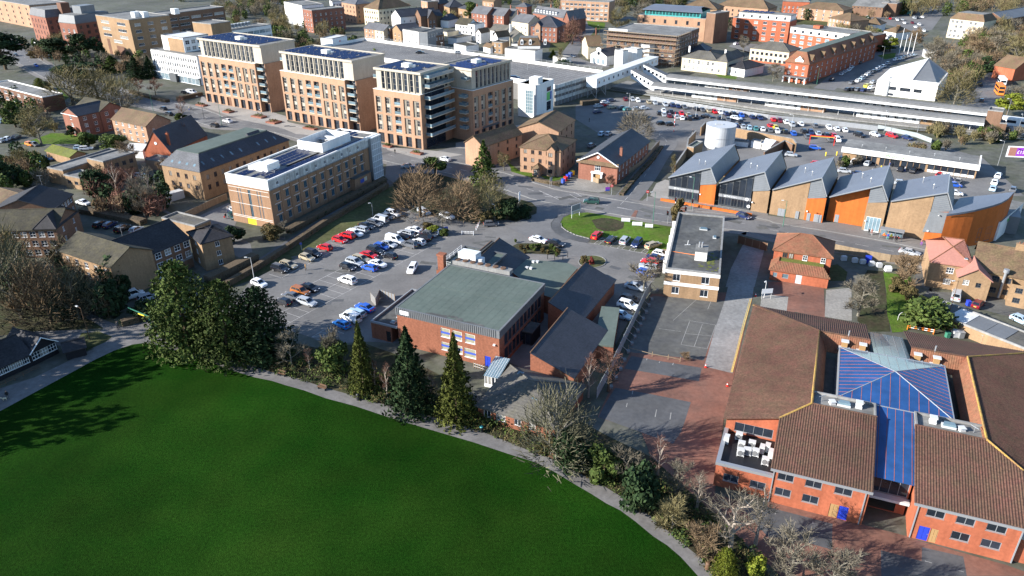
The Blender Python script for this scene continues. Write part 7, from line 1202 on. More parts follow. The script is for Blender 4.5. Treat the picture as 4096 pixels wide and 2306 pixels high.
scatter_mesh('yard_trees',fill([(60,150),(330,200),(400,160),(60,95)],60,4,9,36)+fill([(-20,320),(140,340),(120,250),(-20,260)],24,4,8,37)+fill([(-20,500),(130,480),(120,390),(-20,400)],26,4,8,38),sc2+[('l','leaf_dark')],39,'mixed trees and shrubs around the yards at the left')
scatter_mesh('court_trees',fill([(220,540),(420,555),(430,470),(210,440)],34,4,8,40),[('t','twig'),('t','twig_red'),('l','leaf_dark')],41,'thicket in the courtyard behind the black roofed flats')
scatter_mesh('lane_wood',fill([(-30,800),(330,800),(270,700),(-30,560)],46,5,10,42),[('t','twig_dark'),('t','twig'),('l','leaf_dark')],43,'dark thicket along the lane behind the pavilion')
scatter_mesh('road_trees',fill([(2370,250),(2500,200),(2576,100),(2330,120)],26,7,12,44)+fill([(2100,125),(2230,130),(2230,90),(2100,80)],14,5,9,45),tw,46,'bare trees along the bypass at the right')
def bed_points(n,seed):
 random.seed(seed);U=PATH_EDGE;out=[]
 for _ in range(n):
  i=random.randrange(len(U)-1);p=U[i].lerp(U[i+1],random.random());t=(U[i+1]-U[i]).normalized();q=random.random()**1.2*6.5;out.append((p.x-t.y*q+.0,p.y+t.x*q,q))
 return out
random.seed(5);mbs=[MB(),MB(),MB(),MB()]
for x,y,q in bed_points(1000,3):
 k=random.choice((0,0,1,2,3));h=random.uniform(.5,1.3)+q*.2
 if k<3:leaf_cloud(mbs[k],(x,y,h*.45),(.9,.9,h*.6),26,.2)
 else:
  for _ in range(22):twig_quad(mbs[3],Vector((x+random.uniform(-.8,.8),y+random.uniform(-.8,.8),random.uniform(0,.5))),cyl_dir(random.random()*6.28,random.uniform(.3,1.4)),random.uniform(.6,1.4),.04)
al=MB()
for i,m in enumerate(mbs):o=len(al.v);al.v+=m.v;al.f+=[tuple(o+q for q in f)for f in m.f];al.m+=[i]*len(m.f)
o=al.build('undergrowth',['leaf','leaf_dark','leaf_brown','twig_olive'],kind='stuff');o['label']='low mixed undergrowth filling the border beside the curved path';o['category']='undergrowth'
def hedge(label,pts,h,w,mats,dens=70,s=.2):
 p0=pts[0];t=thing('hedge',label,'hedge',(p0.x,p0.y,0));mb=MB();core=MB();random.seed(int(abs(p0.x)*10))
 for a,b in zip(pts,pts[1:]):
  d=(b-a).to_2d();L=d.length;d.normalize();n=Vector((-d.y,d.x))*(w/2-.12);a2,b2=a-p0,b-p0;core.prism([(a2.x-n.x,a2.y-n.y),(b2.x-n.x,b2.y-n.y),(b2.x+n.x,b2.y+n.y),(a2.x+n.x,a2.y+n.y)],0,h-.12)
  for _ in range(int(L*dens/10)):q=a2.lerp(b2,random.random());leaf_cloud(mb,(q.x+d.y*random.uniform(-.2,.2)*w,q.y-d.x*random.uniform(-.2,.2)*w,h*random.uniform(.3,.62)),(w*.45,w*.45,h*.42),16,s)
 core.build('stems','bark',t);mb.build('foliage',mats,t);return t
hedge('long dark hedge along the foot of the hotel wall',poly(11,'330,900 700,700 1000,540 1290,385'),1.6,2.2,'leaf_dark');hedge('brown green hedge between footpath and car park verge',poly(11,'-300,1440 0,1270 440,985 660,835 1000,635 1320,440'),1.5,1.4,'leaf_brown');hedge('thick hedge between black roofed flats and the footpath',poly(1,'2100,1420 2280,1330 2576,1180'),2.2,2.6,'leaf_dark');hedge('dark hedge along the lane behind the junction',poly(2,'1640,240 1400,330 1230,380'),1.3,1.6,'leaf_dark');hedge('roadside hedge before the small street trees',poly(0,'1320,935 1500,985 1690,1030'),1.3,2.2,'leaf_dark');hedge('clipped hedge planter left of the first apartment block',poly(0,'1790,1010 2030,960'),1.6,2.4,'leaf_brown');hedge('shrubby front hedge before the red flats',poly(21,'205,365 300,390 410,410 480,415'),1.1,1.2,'leaf_brown');hedge('hedge strip along the chapel side road',poly(21,'1100,520 1240,350 1400,180 1500,40'),.9,1.6,'leaf_dark');hedge('hedge at the end of the parked saloon row near the tower',poly(20,'700,1060 860,1040'),1.8,3,'leaf_dark');hedge('dark hedge below the courtyard birches',poly(1,'830,690 1000,720 1200,760 1450,810'),1.5,2.5,'leaf_dark')
# =================== vehicles
PAINT={'w':('white',(.74,.74,.74)),'s':('silver',(.36,.38,.40)),'g':('grey',(.10,.105,.115)),'k':('black',(.012,.012,.015)),'n':('navy blue',(.015,.025,.08)),'b':('blue',(.02,.09,.42)),'c':('bright blue',(.02,.22,.62)),'r':('red',(.5,.012,.014)),'m':('maroon',(.13,.012,.02)),'o':('orange brown',(.34,.11,.02)),'d':('beige',(.36,.30,.2)),'t':('teal',(.06,.20,.2)),'y':('yellow',(.62,.52,.04)),'l':('pale blue',(.34,.46,.56)),'G':('dark green',(.02,.06,.05)),'z':('bright orange',(.75,.22,.02))}
for k,(nm,c)in PAINT.items():
 m=flatm('paint_'+k,c,.22,.5);b=m.node_tree.nodes['Principled BSDF'];b.inputs['Coat Weight'].default_value=.6;b.inputs['Coat Roughness'].default_value=.06
KIND={'h':('hatchback',4.05,.87,1.46,.93,.86,.95,3.95,1.75,3.45,.95),'e':('estate car',4.65,.9,1.46,.94,.88,1.1,4.6,1.95,4.2,.95),'s':('saloon',4.65,.9,1.42,.93,.88,1.15,4.1,1.95,3.3,1.0),'u':('four by four',4.5,.93,1.68,1.06,1.02,1.1,4.45,1.8,4.05,1.06),'v':('van',4.9,.96,1.95,1.1,1.02,.75,4.88,1.55,4.8,1.1),'p':('people carrier',4.4,.92,1.62,1.0,.95,.8,4.35,1.75,4.1,1.0)}
CM={}
def car_meshes(t):
 if t in CM:return CM[t]
 nm,L,w,zr,zb,zh,a0_,a1_,r0,r1,zt=KIND[t];mb=MB();X=lambda x:L/2-x
 st=[(0,.74,zh*.68),(.12,.9,zh*.85),(.5,.97,zh*.94),(a0_,1,zh),(a0_+.25,1,zb),(L*.5,1,zb),(a1_-.15,1,zb+.02),(max(a1_,L-.25),.98,zt),(L-.1,.93,zt*.9),(L,.82,zt*.72)]
 rg=[]
 for x,k,z in st:
  i=len(mb.v);W_=w*k;mb.v+=[(X(x),-W_*.93,.24),(X(x),-W_,.55),(X(x),-W_*.95,z*.95),(X(x),-W_*.86,z),(X(x),W_*.86,z),(X(x),W_*.95,z*.95),(X(x),W_,.55),(X(x),W_*.93,.24)];rg.append(i)
 for a,b in zip(rg,rg[1:]):
  for k in range(8):q=(k+1)%8;mb.f.append((a+k,a+q,b+q,b+k)[::-1]);mb.m.append(0)
 mb.f.append(tuple(rg[0]+k for k in range(8))[::-1]);mb.m.append(0);mb.f.append(tuple(rg[-1]+k for k in range(8)));mb.m.append(0)
 wb,wr=w*.86,w*.7;B_=[(X(a0_),-wb,zb-.02),(X(a0_),wb,zb-.02),(X(a1_),wb,zb-.02),(X(a1_),-wb,zb-.02)];T_=[(X(r0),-wr,zr),(X(r0),wr,zr),(X(r1),wr,zr),(X(r1),-wr,zr)]
 for k in range(4):q=(k+1)%4;mb.face([B_[k],B_[q],T_[q],T_[k]])
 mb.face([(X(r0+.1),-wr*.9,zr+.02),(X(r0+.1),wr*.9,zr+.02),(X(r1-.1),wr*.9,zr+.02),(X(r1-.1),-wr*.9,zr+.02)][::-1]);mb.face(T_[::-1])
 for s in(-1,1):mb.box(X(a0_+.5),X(a0_+.3),s*(w+.02)-.08,s*(w+.02)+.08,zb-.02,zb+.12,0)
 def pane(A,Bq,C,D_,f0=.08,f1=.92,g0=.12,g1=.9):
  A,Bq,C,D_=map(Vector,(A,Bq,C,D_));lo=lambda u:A.lerp(Bq,u);hi=lambda u:D_.lerp(C,u);p=[lo(f0).lerp(hi(f0),g0),lo(f1).lerp(hi(f1),g0),lo(f1).lerp(hi(f1),g1),lo(f0).lerp(hi(f0),g1)]
  n=(p[1]-p[0]).cross(p[3]-p[0]).normalized();c=sum(p,Vector())/4
  if n.dot(c-Vector((0,0,1)))<0:n=-n;p=p[::-1]
  return[q+n*.012 for q in p]
 ws,rw,sw=MB(),MB(),[MB(),MB()]
 ws.face(pane(B_[0],B_[1],T_[1],T_[0]));rw.face(pane(B_[2],B_[3],T_[3],T_[2]))
 for s,(p,q)in enumerate(((0,3),(1,2))):
  sw[s].face(pane(B_[p],B_[q],T_[q],T_[p],.06,.46));
  if t!='v':sw[s].face(pane(B_[p],B_[q],T_[q],T_[p],.49,.74));sw[s].face(pane(B_[p],B_[q],T_[q],T_[p],.77,.93))
 wh=MB();wh.bar((0,-.11,0),(0,.11,0),.32,10,0);wh.bar((0,-.125,0),(0,.125,0),.2,8,1);hl=MB();hl.box(-.14,.14,-.2,.2,-.07,.07);pl=MB();pl.box(-.02,.02,-.26,.26,-.06,.06)
 CM[t]=dict(body=mb.mesh('body',['paint_w']),windscreen=ws.mesh('windscreen',['car_glass']),rear=rw.mesh('rear_window',['car_glass']),sides=[q.mesh('side_window',['car_glass'])for q in sw],wheel=wh.mesh('wheel',['rubber','chrome']),head=hl.mesh('headlight',['lens_white']),tail=hl.copy()if False else hl.mesh('tail_light',['lens_red']),plate=pl.mesh('number_plate',['plate_yellow']),plate_f=pl.mesh('number_plate',['white']));return CM[t]
def car(t,col,p,az,label,group=None,z=0.0,lv=None):
 nm,L,w,zr,zb,zh,*_,zt=KIND[t];m=car_meshes(t);r=thing('car' if t!='v' else 'van',label,'van' if t=='v' else 'car',(p.x,p.y,z+.03),az,group)
 b=put('body',m['body'],r);b.material_slots[0].link='OBJECT';b.material_slots[0].material=MT['paint_'+col]
 d=p.to_2d().length;put('windscreen',m['windscreen'],r);put('rear_window',m['rear'],r);put('side_window',m['sides'][0],r);put('side_window',m['sides'][1],r)
 for x in(L*.31,-L*.29):
  for y in(-w+.1,w-.1):put('wheel',m['wheel'],r,(x,y,.32))
 if d<215:
  for y in(-w*.62,w*.62):put('headlight',m['head'],r,(L/2-.12,y,zh*.74));put('tail_light',m['tail'],r,(-L/2+.1,y,zt*.8))
  put('number_plate',m['plate'],r,(-L/2,0,.6));put('number_plate',m['plate_f'],r,(L/2,0,.45))
 return r
ORD=['first','second','third','fourth','fifth','sixth','seventh','eighth','ninth','tenth','eleventh','twelfth','13th','14th','15th','16th','17th','18th','19th','20th','21st','22nd','23rd','24th','25th','26th']
def cars(cr,where,axis,s,z=0.0,flip=0,jit=.03):
 """axis: two pixels giving the direction of the cars; s: 'x y colour type' per car from left to right"""
 a,b=poly(cr,axis,z);az=math.atan2(b.y-a.y,b.x-a.x);L=[q.split()for q in s.split(',')];random.seed(len(s))
 for i,q in enumerate(L):
  f=(random.random()<.35)if flip==2 else flip
  car(q[3],q[2],W(cr,float(q[0]),float(q[1]),z),az+random.uniform(-jit,jit)+(math.pi if f else 0),('%s %s, '%(PAINT[q[2]][0],KIND[q[3]][0]))+('%s from left %s'%(ORD[i],where)if len(L)>1 else where),'cars '+where if len(L)>1 else None,z)
cars(11,'in the row by the verge','800,1278 1120,1372','245 1280 k u,330 1240 d e,515 1165 d h,575 1125 k u,695 1062 r h,845 985 r h,918 945 r u,995 920 w e,1055 880 s e,1115 845 k s,1195 818 g e,1252 782 s v,1322 752 g h,1378 722 w u',0,2)
cars(11,'in the upper half of the double row','800,1278 1120,1372','925 1260 k h,995 1215 s u,1062 1178 d e,1138 1140 r s,1200 1095 k u,1262 1055 b h,1335 1030 s s,1398 990 w v,1458 955 k e,1512 918 s e,1592 885 w s',0,2)
cars(11,'in the lower half of the double row','800,1278 1120,1372','1145 1268 b h,1225 1228 w s,1348 1148 k h,1545 1035 g u,1632 1008 w h,1685 965 k u,1748 930 g h,1788 895 w e',0,2)
cars(11,'parked alone in the middle of the empty bays','1120,1372 800,1278','922 1395 w u');cars(11,'parked beside the tree island hedge','1620,660 1780,740','1692 700 s e');cars(11,'half hidden under the pale small tree','1820,700 2030,770','1925 745 w e');cars(11,'driving in at the car park entrance','2280,825 2445,815','2365 825 g h');cars(11,'at the left end by the cypress tops','0,1400 80,1430','35 1425 w h');cars(11,'parked nose out beside the hall chimney','1600,1230 1550,1320','1575 1275 w e')
cars(12,'near the dark cypress','800,60 1000,120','275 165 k h,362 105 g s,450 60 o u,515 165 s e,545 20 k s',0,2);cars(12,'in the short row beside the hall annex','920,400 800,350','865 390 c h,955 325 w v,1012 275 l e,1098 222 b s',0,0)
cars(21,'in the bays on the grass island edge','800,985 915,880','855 938 r e,995 985 k e,1135 992 s p,1255 1022 n p',0,2);cars(21,'parked askew on the island grass edge','1350,1060 1490,1010','1420 1040 d e')
cars(21,'in the column beside flat roofed office','1420,1120 1560,1150','1340 1320 b h,1370 1262 s e,1385 1205 r h,1445 1170 n s,1495 1130 w h',0,2);cars(22,'in the column beside the hoarding','1080,170 1250,215','1095 300 l e,1165 200 w u,1195 140 k e,1232 12 s s',0,0);cars(21,'behind the clipped shrub bed','180,970 340,1010','265 985 w s,440 1020 k s')
cars(21,'driving on the main road past the junction','875,600 720,590','800 598 G u');cars(21,'driving past the flat roofed office corner','2260,720 2400,770','2328 745 n h');cars(31,'driving past the bus shelter','1330,1090 1510,1130','1420 1112 s s');cars(11,'turning by the holm oak','1960,180 1830,155','1895 168 w s');cars(11,'waiting beside the glass stair tower','1470,240 1600,235','1532 240 s s');cars(11,'approaching the spruce','2150,65 2260,60','2205 68 m s')
cars(0,'on the main road before the first apartment block','2340,1250 2235,1225','1645 1108 k h,1695 1160 k e,2160 1278 k p,2290 1232 w s');cars(0,'on the upper road by the thicket','330,650 400,690','165 565 g h,365 672 b h');cars(0,'outside the white gridded office','1850,940 1990,950','1870 945 k h,1930 945 w v');cars(0,'by the dark mansard office foot','330,430 400,440','165 450 s p,240 460 m h,360 440 w h,440 462 w h');cars(0,'in the yard at the left edge','40,1440 120,1400','20 1235 l h,30 1430 s h,85 1412 w h,170 1392 g h',0,2);cars(0,'seen through the thicket','740,740 800,720','770 735 w v')
cars(1,'on the hotel drive','2300,700 2400,790','2345 745 G h,2362 690 w h');cars(1,'in the car yard behind the ivy tree','330,160 480,130','395 155 s p,470 175 c h',0,0);cars(1,'at the top of the left yard','290,10 370,30','305 18 z h,352 20 g h');cars(1,'in the shaded court of the black roofed flats','960,850 1060,800','1012 830 k h,1110 835 n h,1235 875 k u,1375 885 s h');cars(1,'parked by the ivy below the flats','800,600 890,620','845 610 w s');cars(1,'under the courtyard birches','1370,330 1440,340','1410 338 s h,1475 352 s h');cars(1,'beyond the moss roofed hall','760,50 830,45','820 52 l e,870 62 w e');cars(2,'by the lane bushes','1290,110 1390,80','1338 100 w v,1500 118 s e')
cars(20,'behind the red flats','870,1380 940,1340','905 1362 l h,970 1362 s h');cars(21,'beside the chapel wall','760,50 840,10','800 32 g h')
R1='2100,1270 2060,1210'
cars(20,'in the station car park back row','1240,1035 1210,1000','1140 1012 m h,1210 1015 s h,1265 1025 w h,1375 1040 d h,1435 1048 s s,1542 1068 s h,1610 1072 n u,1665 1082 n s,1732 1092 g s,1850 1110 k h,1910 1118 g s,1975 1128 d h,2035 1138 r h,2092 1144 w h,2150 1158 n h,2222 1162 k u,2305 1175 b h,2412 1192 n h,2490 1202 n h',0,2)
cars(20,'in the station car park middle rows','1540,1180 1510,1120','1480 1152 k h,1525 1132 w h,1527 1168 s h,1580 1178 m h,1597 1138 k s,1650 1190 s h,1705 1158 r h,1707 1202 w h,1770 1168 d h,1780 1204 k u,1848 1188 k s',0,2)
cars(20,'in front row above retaining wall',R1,'2040 1248 k h,2100 1258 s h,2170 1268 w h,2250 1278 n h,2320 1288 s h,2382 1298 l h,2446 1308 t h,2516 1314 w h',0,0);cars(20,'in second row above retaining wall',R1,'2092 1212 k h,2172 1218 g s,2300 1242 k h',0,1);cars(20,'driving across the station car park','2200,1200 2310,1215','1960 1185 k s,2255 1204 w e')
cars(30,'in the far right back row by the railway','200,1250 160,1200','50 1218 r h,115 1228 m h,178 1242 w h,236 1268 s u,326 1262 w h,470 1280 g h,612 1298 w h,686 1314 w h,766 1324 w h',0,2);cars(30,'in the front right row above the wall','100,1350 60,1290','20 1325 g h,90 1335 w h,170 1340 k h,250 1356 b e,356 1334 k h,392 1390 g h,430 1346 n h,500 1360 s h,582 1374 k h,620 1418 g h,652 1378 r h,698 1420 w e',0,2);cars(30,'in the small second row on the right','80,1310 40,1270','20 1282 r h,66 1294 y h');cars(30,'at the right end of station car park','880,1360 970,1390','918 1376 k u,1075 1370 w h,1245 1382 r p,1400 1405 n h')
cars(20,'in the shaded footbridge corner','890,1060 980,1050','862 1138 n h,870 1082 s h,920 1070 r h,935 1045 w h,1000 1024 n h,1005 1094 d h,1112 1100 g h,1165 1114 t h,1255 1112 s h,1330 1104 w h,1502 1254 k h,1590 1264 k h')
cars(31,'in the supermarket bays','700,190 770,140','745 165 k h,870 190 w h,1000 212 s h,1335 270 k h,1455 286 k h,1712 338 r h,1905 398 g s',0,2);cars(31,'in the lane behind the saw tooth roofs','400,50 520,60','230 125 s h,470 55 b h,490 218 r h,765 290 s h,920 322 n h,1090 308 w h,1335 410 s h,1820 375 n e,1872 432 b h,1880 515 w h');cars(31,'in the street queue beside the supermarket','2290,400 2330,330','2312 335 w h,2278 402 w h,2262 465 l h,2460 475 g h')
cars(30,'in the front row at the showroom','780,900 860,880','800 915 k h,850 912 k h,905 915 g h,965 920 n h,1030 925 k h,1000 880 y u,1040 895 w h,1060 840 s h');cars(30,'in the long showroom row','840,850 950,820','845 845 g h,910 825 w h,945 805 l h,965 785 s h,1000 765 w h,1025 745 s h,1060 730 g h,1095 712 w h,1120 695 w h,1160 680 w h,1205 650 s h');cars(30,'in the far row by the flag poles','1240,620 1330,600','1285 612 w h,1340 602 w h,1370 592 g h,1400 582 s h,1430 572 l h,1470 562 l h');cars(30,'parked along the dormered flats road','720,770 780,730','740 757 s h,775 735 s h,815 715 w h,842 688 w h');cars(30,'driving on the dormered flats road','880,660 960,630','640 812 k h,922 642 k h')
cars(30,'in the big retail car park','1240,190 1300,230','1000 180 w h,1090 158 w v,1130 160 s h,1225 195 r h,1240 140 g h,1290 195 s h,1300 210 w h,1350 205 s h,1370 240 w h,1450 238 m h,1470 190 s v,1500 185 g h,1520 255 w h,1550 180 w h,1580 62 n h,1480 280 w h,1565 320 w h,1695 45 r h,1700 75 w h',0,2);cars(30,'on the right hand bypass','2240,740 2225,690','2135 865 k h,2145 1025 k h,2232 718 k h,2300 605 s h')
dk=7.63
cars(10,'on the roof parking deck','1612,550 1695,548','1652 540 k s,2040 540 s h',dk);cars(20,'near the deck edge behind the fourth block','10,800 60,800','30 795 n e',dk)
cars(20,'coming down the road at the fork','600,560 635,580','615 575 s e');cars(20,'by the old gable at the road fork','590,340 620,345','600 342 s h');cars(10,'outside the striped brick office','700,190 770,185','590 175 k h,665 165 s h,740 190 l h,830 175 w h,215 48 w v');cars(32,'in the shaded yard behind the garages','2070,220 2150,150','2110 185 m h');cars(32,'parked behind the tan gable','1880,130 1900,60','1890 100 s v');cars(32,'at the end of the garage row','2490,340 2576,380','2540 350 l h');cars(20,'in the lot beyond the villa','2235,450 2280,440','2255 450 w h')
def bus(name,label,p,az,cols,h,L):
 t=thing(name,label,'bus',(p.x,p.y,0),az);mb=MB();mb.box(-L/2,L/2,-1.25,1.25,.35,h);mb.box(-L/2+.3,L/2-.3,-1.1,1.1,h,h+.1);mb.build('body',cols,t)
 for z in([1.3,2.9]if h>3.5 else[1.3]):
  for s in(-1,1):q=MB();q.box(-L/2+.4,L/2-.4,s*1.26-.015,s*1.26+.015,z,z+.85);q.build('window','car_glass',t)
  for s in(-1,1):q=MB();q.box(s*(L/2+.01)-.015,s*(L/2+.01)+.015,-1.05,1.05,z,z+.95);q.build('windscreen','car_glass',t)
 for x in(-L*.3,L*.32):
  for y in(-1.1,1.1):q=MB();q.bar((x,y-.14,.48),(x,y+.14,.48),.48,12);q.build('wheel','rubber',t)
a=W(30,2340,900);b=W(30,2300,960);az=math.atan2(b.y-a.y,b.x-a.x)+.25
bus('bus','orange double decker bus on the right hand bypass',W(30,2318,945),az,'orange_paint',4.2,9);bus('bus','white bus following the orange double decker',W(30,2345,845),az,'white',3.1,8);bus('bus','red and blue single decker at the end of the dormered flats',W(30,895,408),1.3,'red_paint',3.0,7)
t=thing('train','grey electric train standing at the platform by the right edge','train',W(30,2350,1320));u=(W(30,2700,1365)-W(30,2350,1320));t.rotation_euler=(0,0,math.atan2(u.y,u.x));t.location+=Vector((0,9,0));mb=MB();mb.box(0,40,-1.4,1.4,1.0,3.6);mb.prism([(0,-1.2),(40,-1.2),(40,1.2),(0,1.2)],3.6,3.95);mb.build('carriage','cladding_white',t)
for i in range(9):q=MB();q.box(1.5+i*4.3,4.4+i*4.3,-1.43,-1.4,2.0,3.0);q.build('window','car_glass',t)
# =================== street furniture, fences, people
def lamp(p,h,label,mat='steel',arm=1.0,az=0.0,grp='street lamps'):
 t=thing('street_lamp',label,'street lamp',(p.x,p.y,0),az,grp);mb=MB();mb.bar((0,0,0),(0,0,h),.09,6,0,.05);mb.build('post',mat,t);mb=MB();mb.bar((0,0,h-.05),(arm,0,h+.1),.04,4);mb.build('arm',mat,t);mb=MB();mb.box(arm-.1,arm+.5,-.13,.13,h+.04,h+.18);mb.build('lamp_head','off_white',t)
for cr,x,y,h,m,lb in((11,1178,745,4.2,'steel','pale lamp post at the verge end by the white four by four'),(21,1418,790,8.5,'green_paint','tall green lamp post at the grass island edge'),(21,1803,655,9,'green_paint','green lamp post before the clinic shop fronts'),(11,2405,775,4.5,'steel','lamp post with green sign by car park entrance'),(1,2560,1370,5.5,'off_white','white lamp post beside the footpath by the white hatchback'),(31,150,830,7,'green_paint','green lamp post before the tan saw tooth wall'),(31,1675,980,7,'green_paint','green lamp post before the orange curved wall'),(0,560,715,8,'green_paint','lamp post on the upper road by the thicket'),(0,1545,1120,9,'green_paint','lamp post behind the orange brick flats'),(0,2055,1200,9,'grey_dark','lamp post by the white birch'),(0,2235,1270,9,'green_paint','lamp post beside the white saloon on the main road'),(0,1370,780,7,'steel','lamp post among the small street trees'),(20,1178,1090,6,'off_white','white lamp post in station car park near the footbridge'),(20,1845,1200,6,'off_white','white lamp post among middle rows of station car park'),(20,2105,1220,6,'off_white','white lamp post behind second row of station car park'),(30,230,1320,6,'off_white','white lamp post by the blue estate'),(30,1165,1335,8,'steel','tall lamp post at the railway fence, right'),(30,1490,1380,7,'steel','lamp post beside the railway scrub'),(30,490,850,8,'green_paint','green lamp post at the dormered flats corner'),(30,1140,650,9,'steel','tall thin lamp post on the showroom road'),(20,1620,670,8,'green_paint','green lamp post left of the villa'),(20,875,410,9,'brown_wood','tall post by the old corner house'),(31,2310,220,8,'steel','lamp post left of the billboard'),(30,2390,1210,8,'steel','slim lamp post beside the train'),(30,2500,1370,8,'steel','second slim lamp post beside the train'),(32,1800,335,9,'brown_wood','leaning timber telegraph pole by the garage wall'),(2,905,520,7,'brown_wood','timber pole with lamp on the lane verge'),(22,2535,100,4,'off_white','white pole with lamp heads at the yard gate')):lamp(W(cr,x,y),h,lb,m,.9 if h>5 else.4,random.uniform(2.5,4))
def post_sign(name,label,p,h,w,hh,face,post='steel',az=0.0,cat='sign',two=True,z0=None):
 t=thing(name,label,cat,(p.x,p.y,0),az);z0=h-hh if z0 is None else z0;mb=MB()
 for x in((-w*.42,w*.42)if two else(0,)):mb.bar((x,.04,0),(x,.04,h),.05,4)
 mb.build('post',post,t);mb=MB();mb.box(-w/2,w/2,-.04,.0,z0,z0+hh);mb.build('board',face,t);return t
t=post_sign('notice_board','large white framed notice board on the grass island',W(21,640,735),3.6,3.6,2.5,'cladding_white','white',.75);mb=MB();mb.box(-1.6,1.6,-.06,-.045,2.0,3.5);mb.build('panel','grey',t);mb=MB();mb.box(-1.2,1.6,-.06,-.045,1.25,1.8);mb.build('panel','render_cream',t)
for cr,x,y,w,lb in((21,1143,790,2.3,'white banner board on the island, left of three'),(21,1258,830,2.6,'white banner board on the island, middle of three'),(21,1376,850,2.0,'white banner board on the island, right of three')):t=post_sign('banner_board',lb,W(cr,x,y),1.25,w,.95,'white','off_white',-.15);t['group']='banner boards on the island'
for cr,x,y,lb in((21,1000,515,'red no entry sign by the fence with purple poster'),(21,1358,575,'red no entry sign on the ramp corner')):
 t=post_sign('no_entry_sign',lb,W(cr,x,y),3.0,.1,.1,'white','off_white',0,'road sign',False);mb=MB();mb.bar((0,-.02,2.8),(0,-.07,2.8),.42,14,0);mb.box(-.28,.28,-.085,-.07,2.74,2.86,1);mb.build('disc',['red_paint','white'],t)
t=post_sign('parking_sign','blue car park sign beside the green bush',W(11,1915,890),1.6,1.0,1.1,'sign_blue','off_white',.4);text('lettering','P',.8,'white',t,(-.25,-.06,.75));t=post_sign('parking_sign','small blue sign on the verge above the gold hatchback',W(11,460,1070),2.0,.55,.5,'sign_blue','off_white',.3,'sign',False);post_sign('estate_sign','green post sign before the red flats lawn',W(21,392,432),3,1.1,1.2,'grey','steel',.9);t=post_sign('poster','purple and blue poster on the chapel yard fence',W(21,960,490),1.7,1.3,1.2,'purple','timber',.1);mb=MB();mb.box(-.6,.6,-.06,-.045,.55,1.0);mb.build('panel','sign_blue',t);post_sign('advert_board','tall white advertising board at the island tip',W(21,75,590),3.2,1.2,2.6,'white','off_white',1.2);post_sign('white_board','white board standing at the yard gate',W(32,-20,110),2.4,2.4,1.1,'white','off_white',.1)
t=post_sign('billboard','wide advertising billboard at the right edge',W(31,2500,190),5.4,7.5,3.6,'white','grey_dark',-.2);mb=MB();mb.box(-3.2,-1.0,-.06,-.045,2.2,5.0,0);mb.box(-1.0,1.8,-.06,-.045,2.2,5.0,1);mb.box(1.8,3.3,-.06,-.045,2.2,5.0,2);mb.build('poster',['tile_pink','purple','sign_blue'],t);text('lettering','£15',1.5,'white',t,(-.8,-.09,3.0))
for i,(x,y)in enumerate(((1310,575),(1360,560),(1405,545),(1455,535))):p=W(30,x,y);t=thing('flag_pole','white flag pole at the showroom, %s of four'%ORD[i],'flag pole',p,0,'flag poles');mb=MB();mb.bar((0,0,0),(0,0,11 if i else 15),.16,6,0,.1);mb.build('pole','white',t)
for cr,x,y,lb in((21,1565,805,'traffic light beside the island, left one'),(21,1745,760,'traffic light behind the flat office corner'),(21,1645,665,'traffic light before the clinic windows, left'),(21,1815,680,'traffic light before the clinic windows, right')):
 p=W(cr,x,y);t=thing('traffic_light',lb,'traffic light',p,0,'traffic lights');mb=MB();mb.bar((0,0,0),(0,0,3.8),.07,6);mb.build('post','steel',t);mb=MB();mb.box(-.45,-.1,-.2,.2,2.5,3.6);mb.build('signal_head','black',t);mb=MB();mb.bar((-.28,-.2,3.4),(-.28,-.24,3.4),.1,8);mb.build('lens','lens_red',t)
p=W(21,1655,630);t=thing('cabinet','pale grey roadside control cabinet before the clinic','cabinet',p);mb=MB();mb.box(-.4,.4,-.25,.25,0,1.3);mb.box(-.45,.45,-.3,.3,1.3,1.38);mb.build('casing','off_white',t);mb=MB();mb.box(-.34,.34,-.27,-.25,.1,1.2);mb.build('door','steel',t)
def bench(p,az,label):
 t=thing('park_bench',label,'bench',(p.x,p.y,.01),az,'benches along the curved path')
 for i in range(4):q=MB();q.box(-.9,.9,-.25+i*.13,-.14+i*.13,.43,.47);q.build('seat_slat','brown_wood',t)
 for i in range(3):q=MB();q.box(-.9,.9,.28,.31,.55+i*.13,.65+i*.13);q.build('back_slat','brown_wood',t)
 for x in(-.75,.75):q=MB();q.box(x-.04,x+.04,-.25,.3,0,.43);q.box(x-.04,x+.04,.24,.3,.43,.95);q.build('leg','grey_dark',t)
for cr,x,y,lb in((12,258,880,'brown bench below the grey twiggy tree'),(12,665,1020,'brown bench below the round path shrub'),(12,1500,1255,'brown bench in front of the largest conifer'),(23,420,285,'brown bench under the wide oak'),(2,2050,625,'brown bench at the cypress foot'),(2,2430,760,'brown bench between cypress and grey tree')):i=min(range(len(PATH_EDGE)),key=lambda k:(PATH_EDGE[k]-W(cr,x,y)).length);a,b=PATH_EDGE[max(i-1,0)],PATH_EDGE[min(i+1,len(PATH_EDGE)-1)];bench(W(cr,x,y),math.atan2(b.y-a.y,b.x-a.x),lb)
def bin_(p,label,h=1.1,r=.32,mat='bin_black',lid=None):
 t=thing('litter_bin',label,'bin',(p.x,p.y,0));mb=MB();mb.cyl(0,0,0,h,r,12);mb.build('drum',mat,t);mb=MB();mb.cyl(0,0,h,h+.14,r*1.08,12,0,r*.6);mb.build('lid',lid or mat,t)
bin_(W(12,1030,1125),'black litter bin on the path before the conifers');bin_(W(13,2270,0),'small teal topped bin on the path below the clubhouse',1.0,.28,'bin_black','teal');bin_(W(23,1965,1380),'tan litter bin at the lower path end',1.0,.3,'brown_wood')
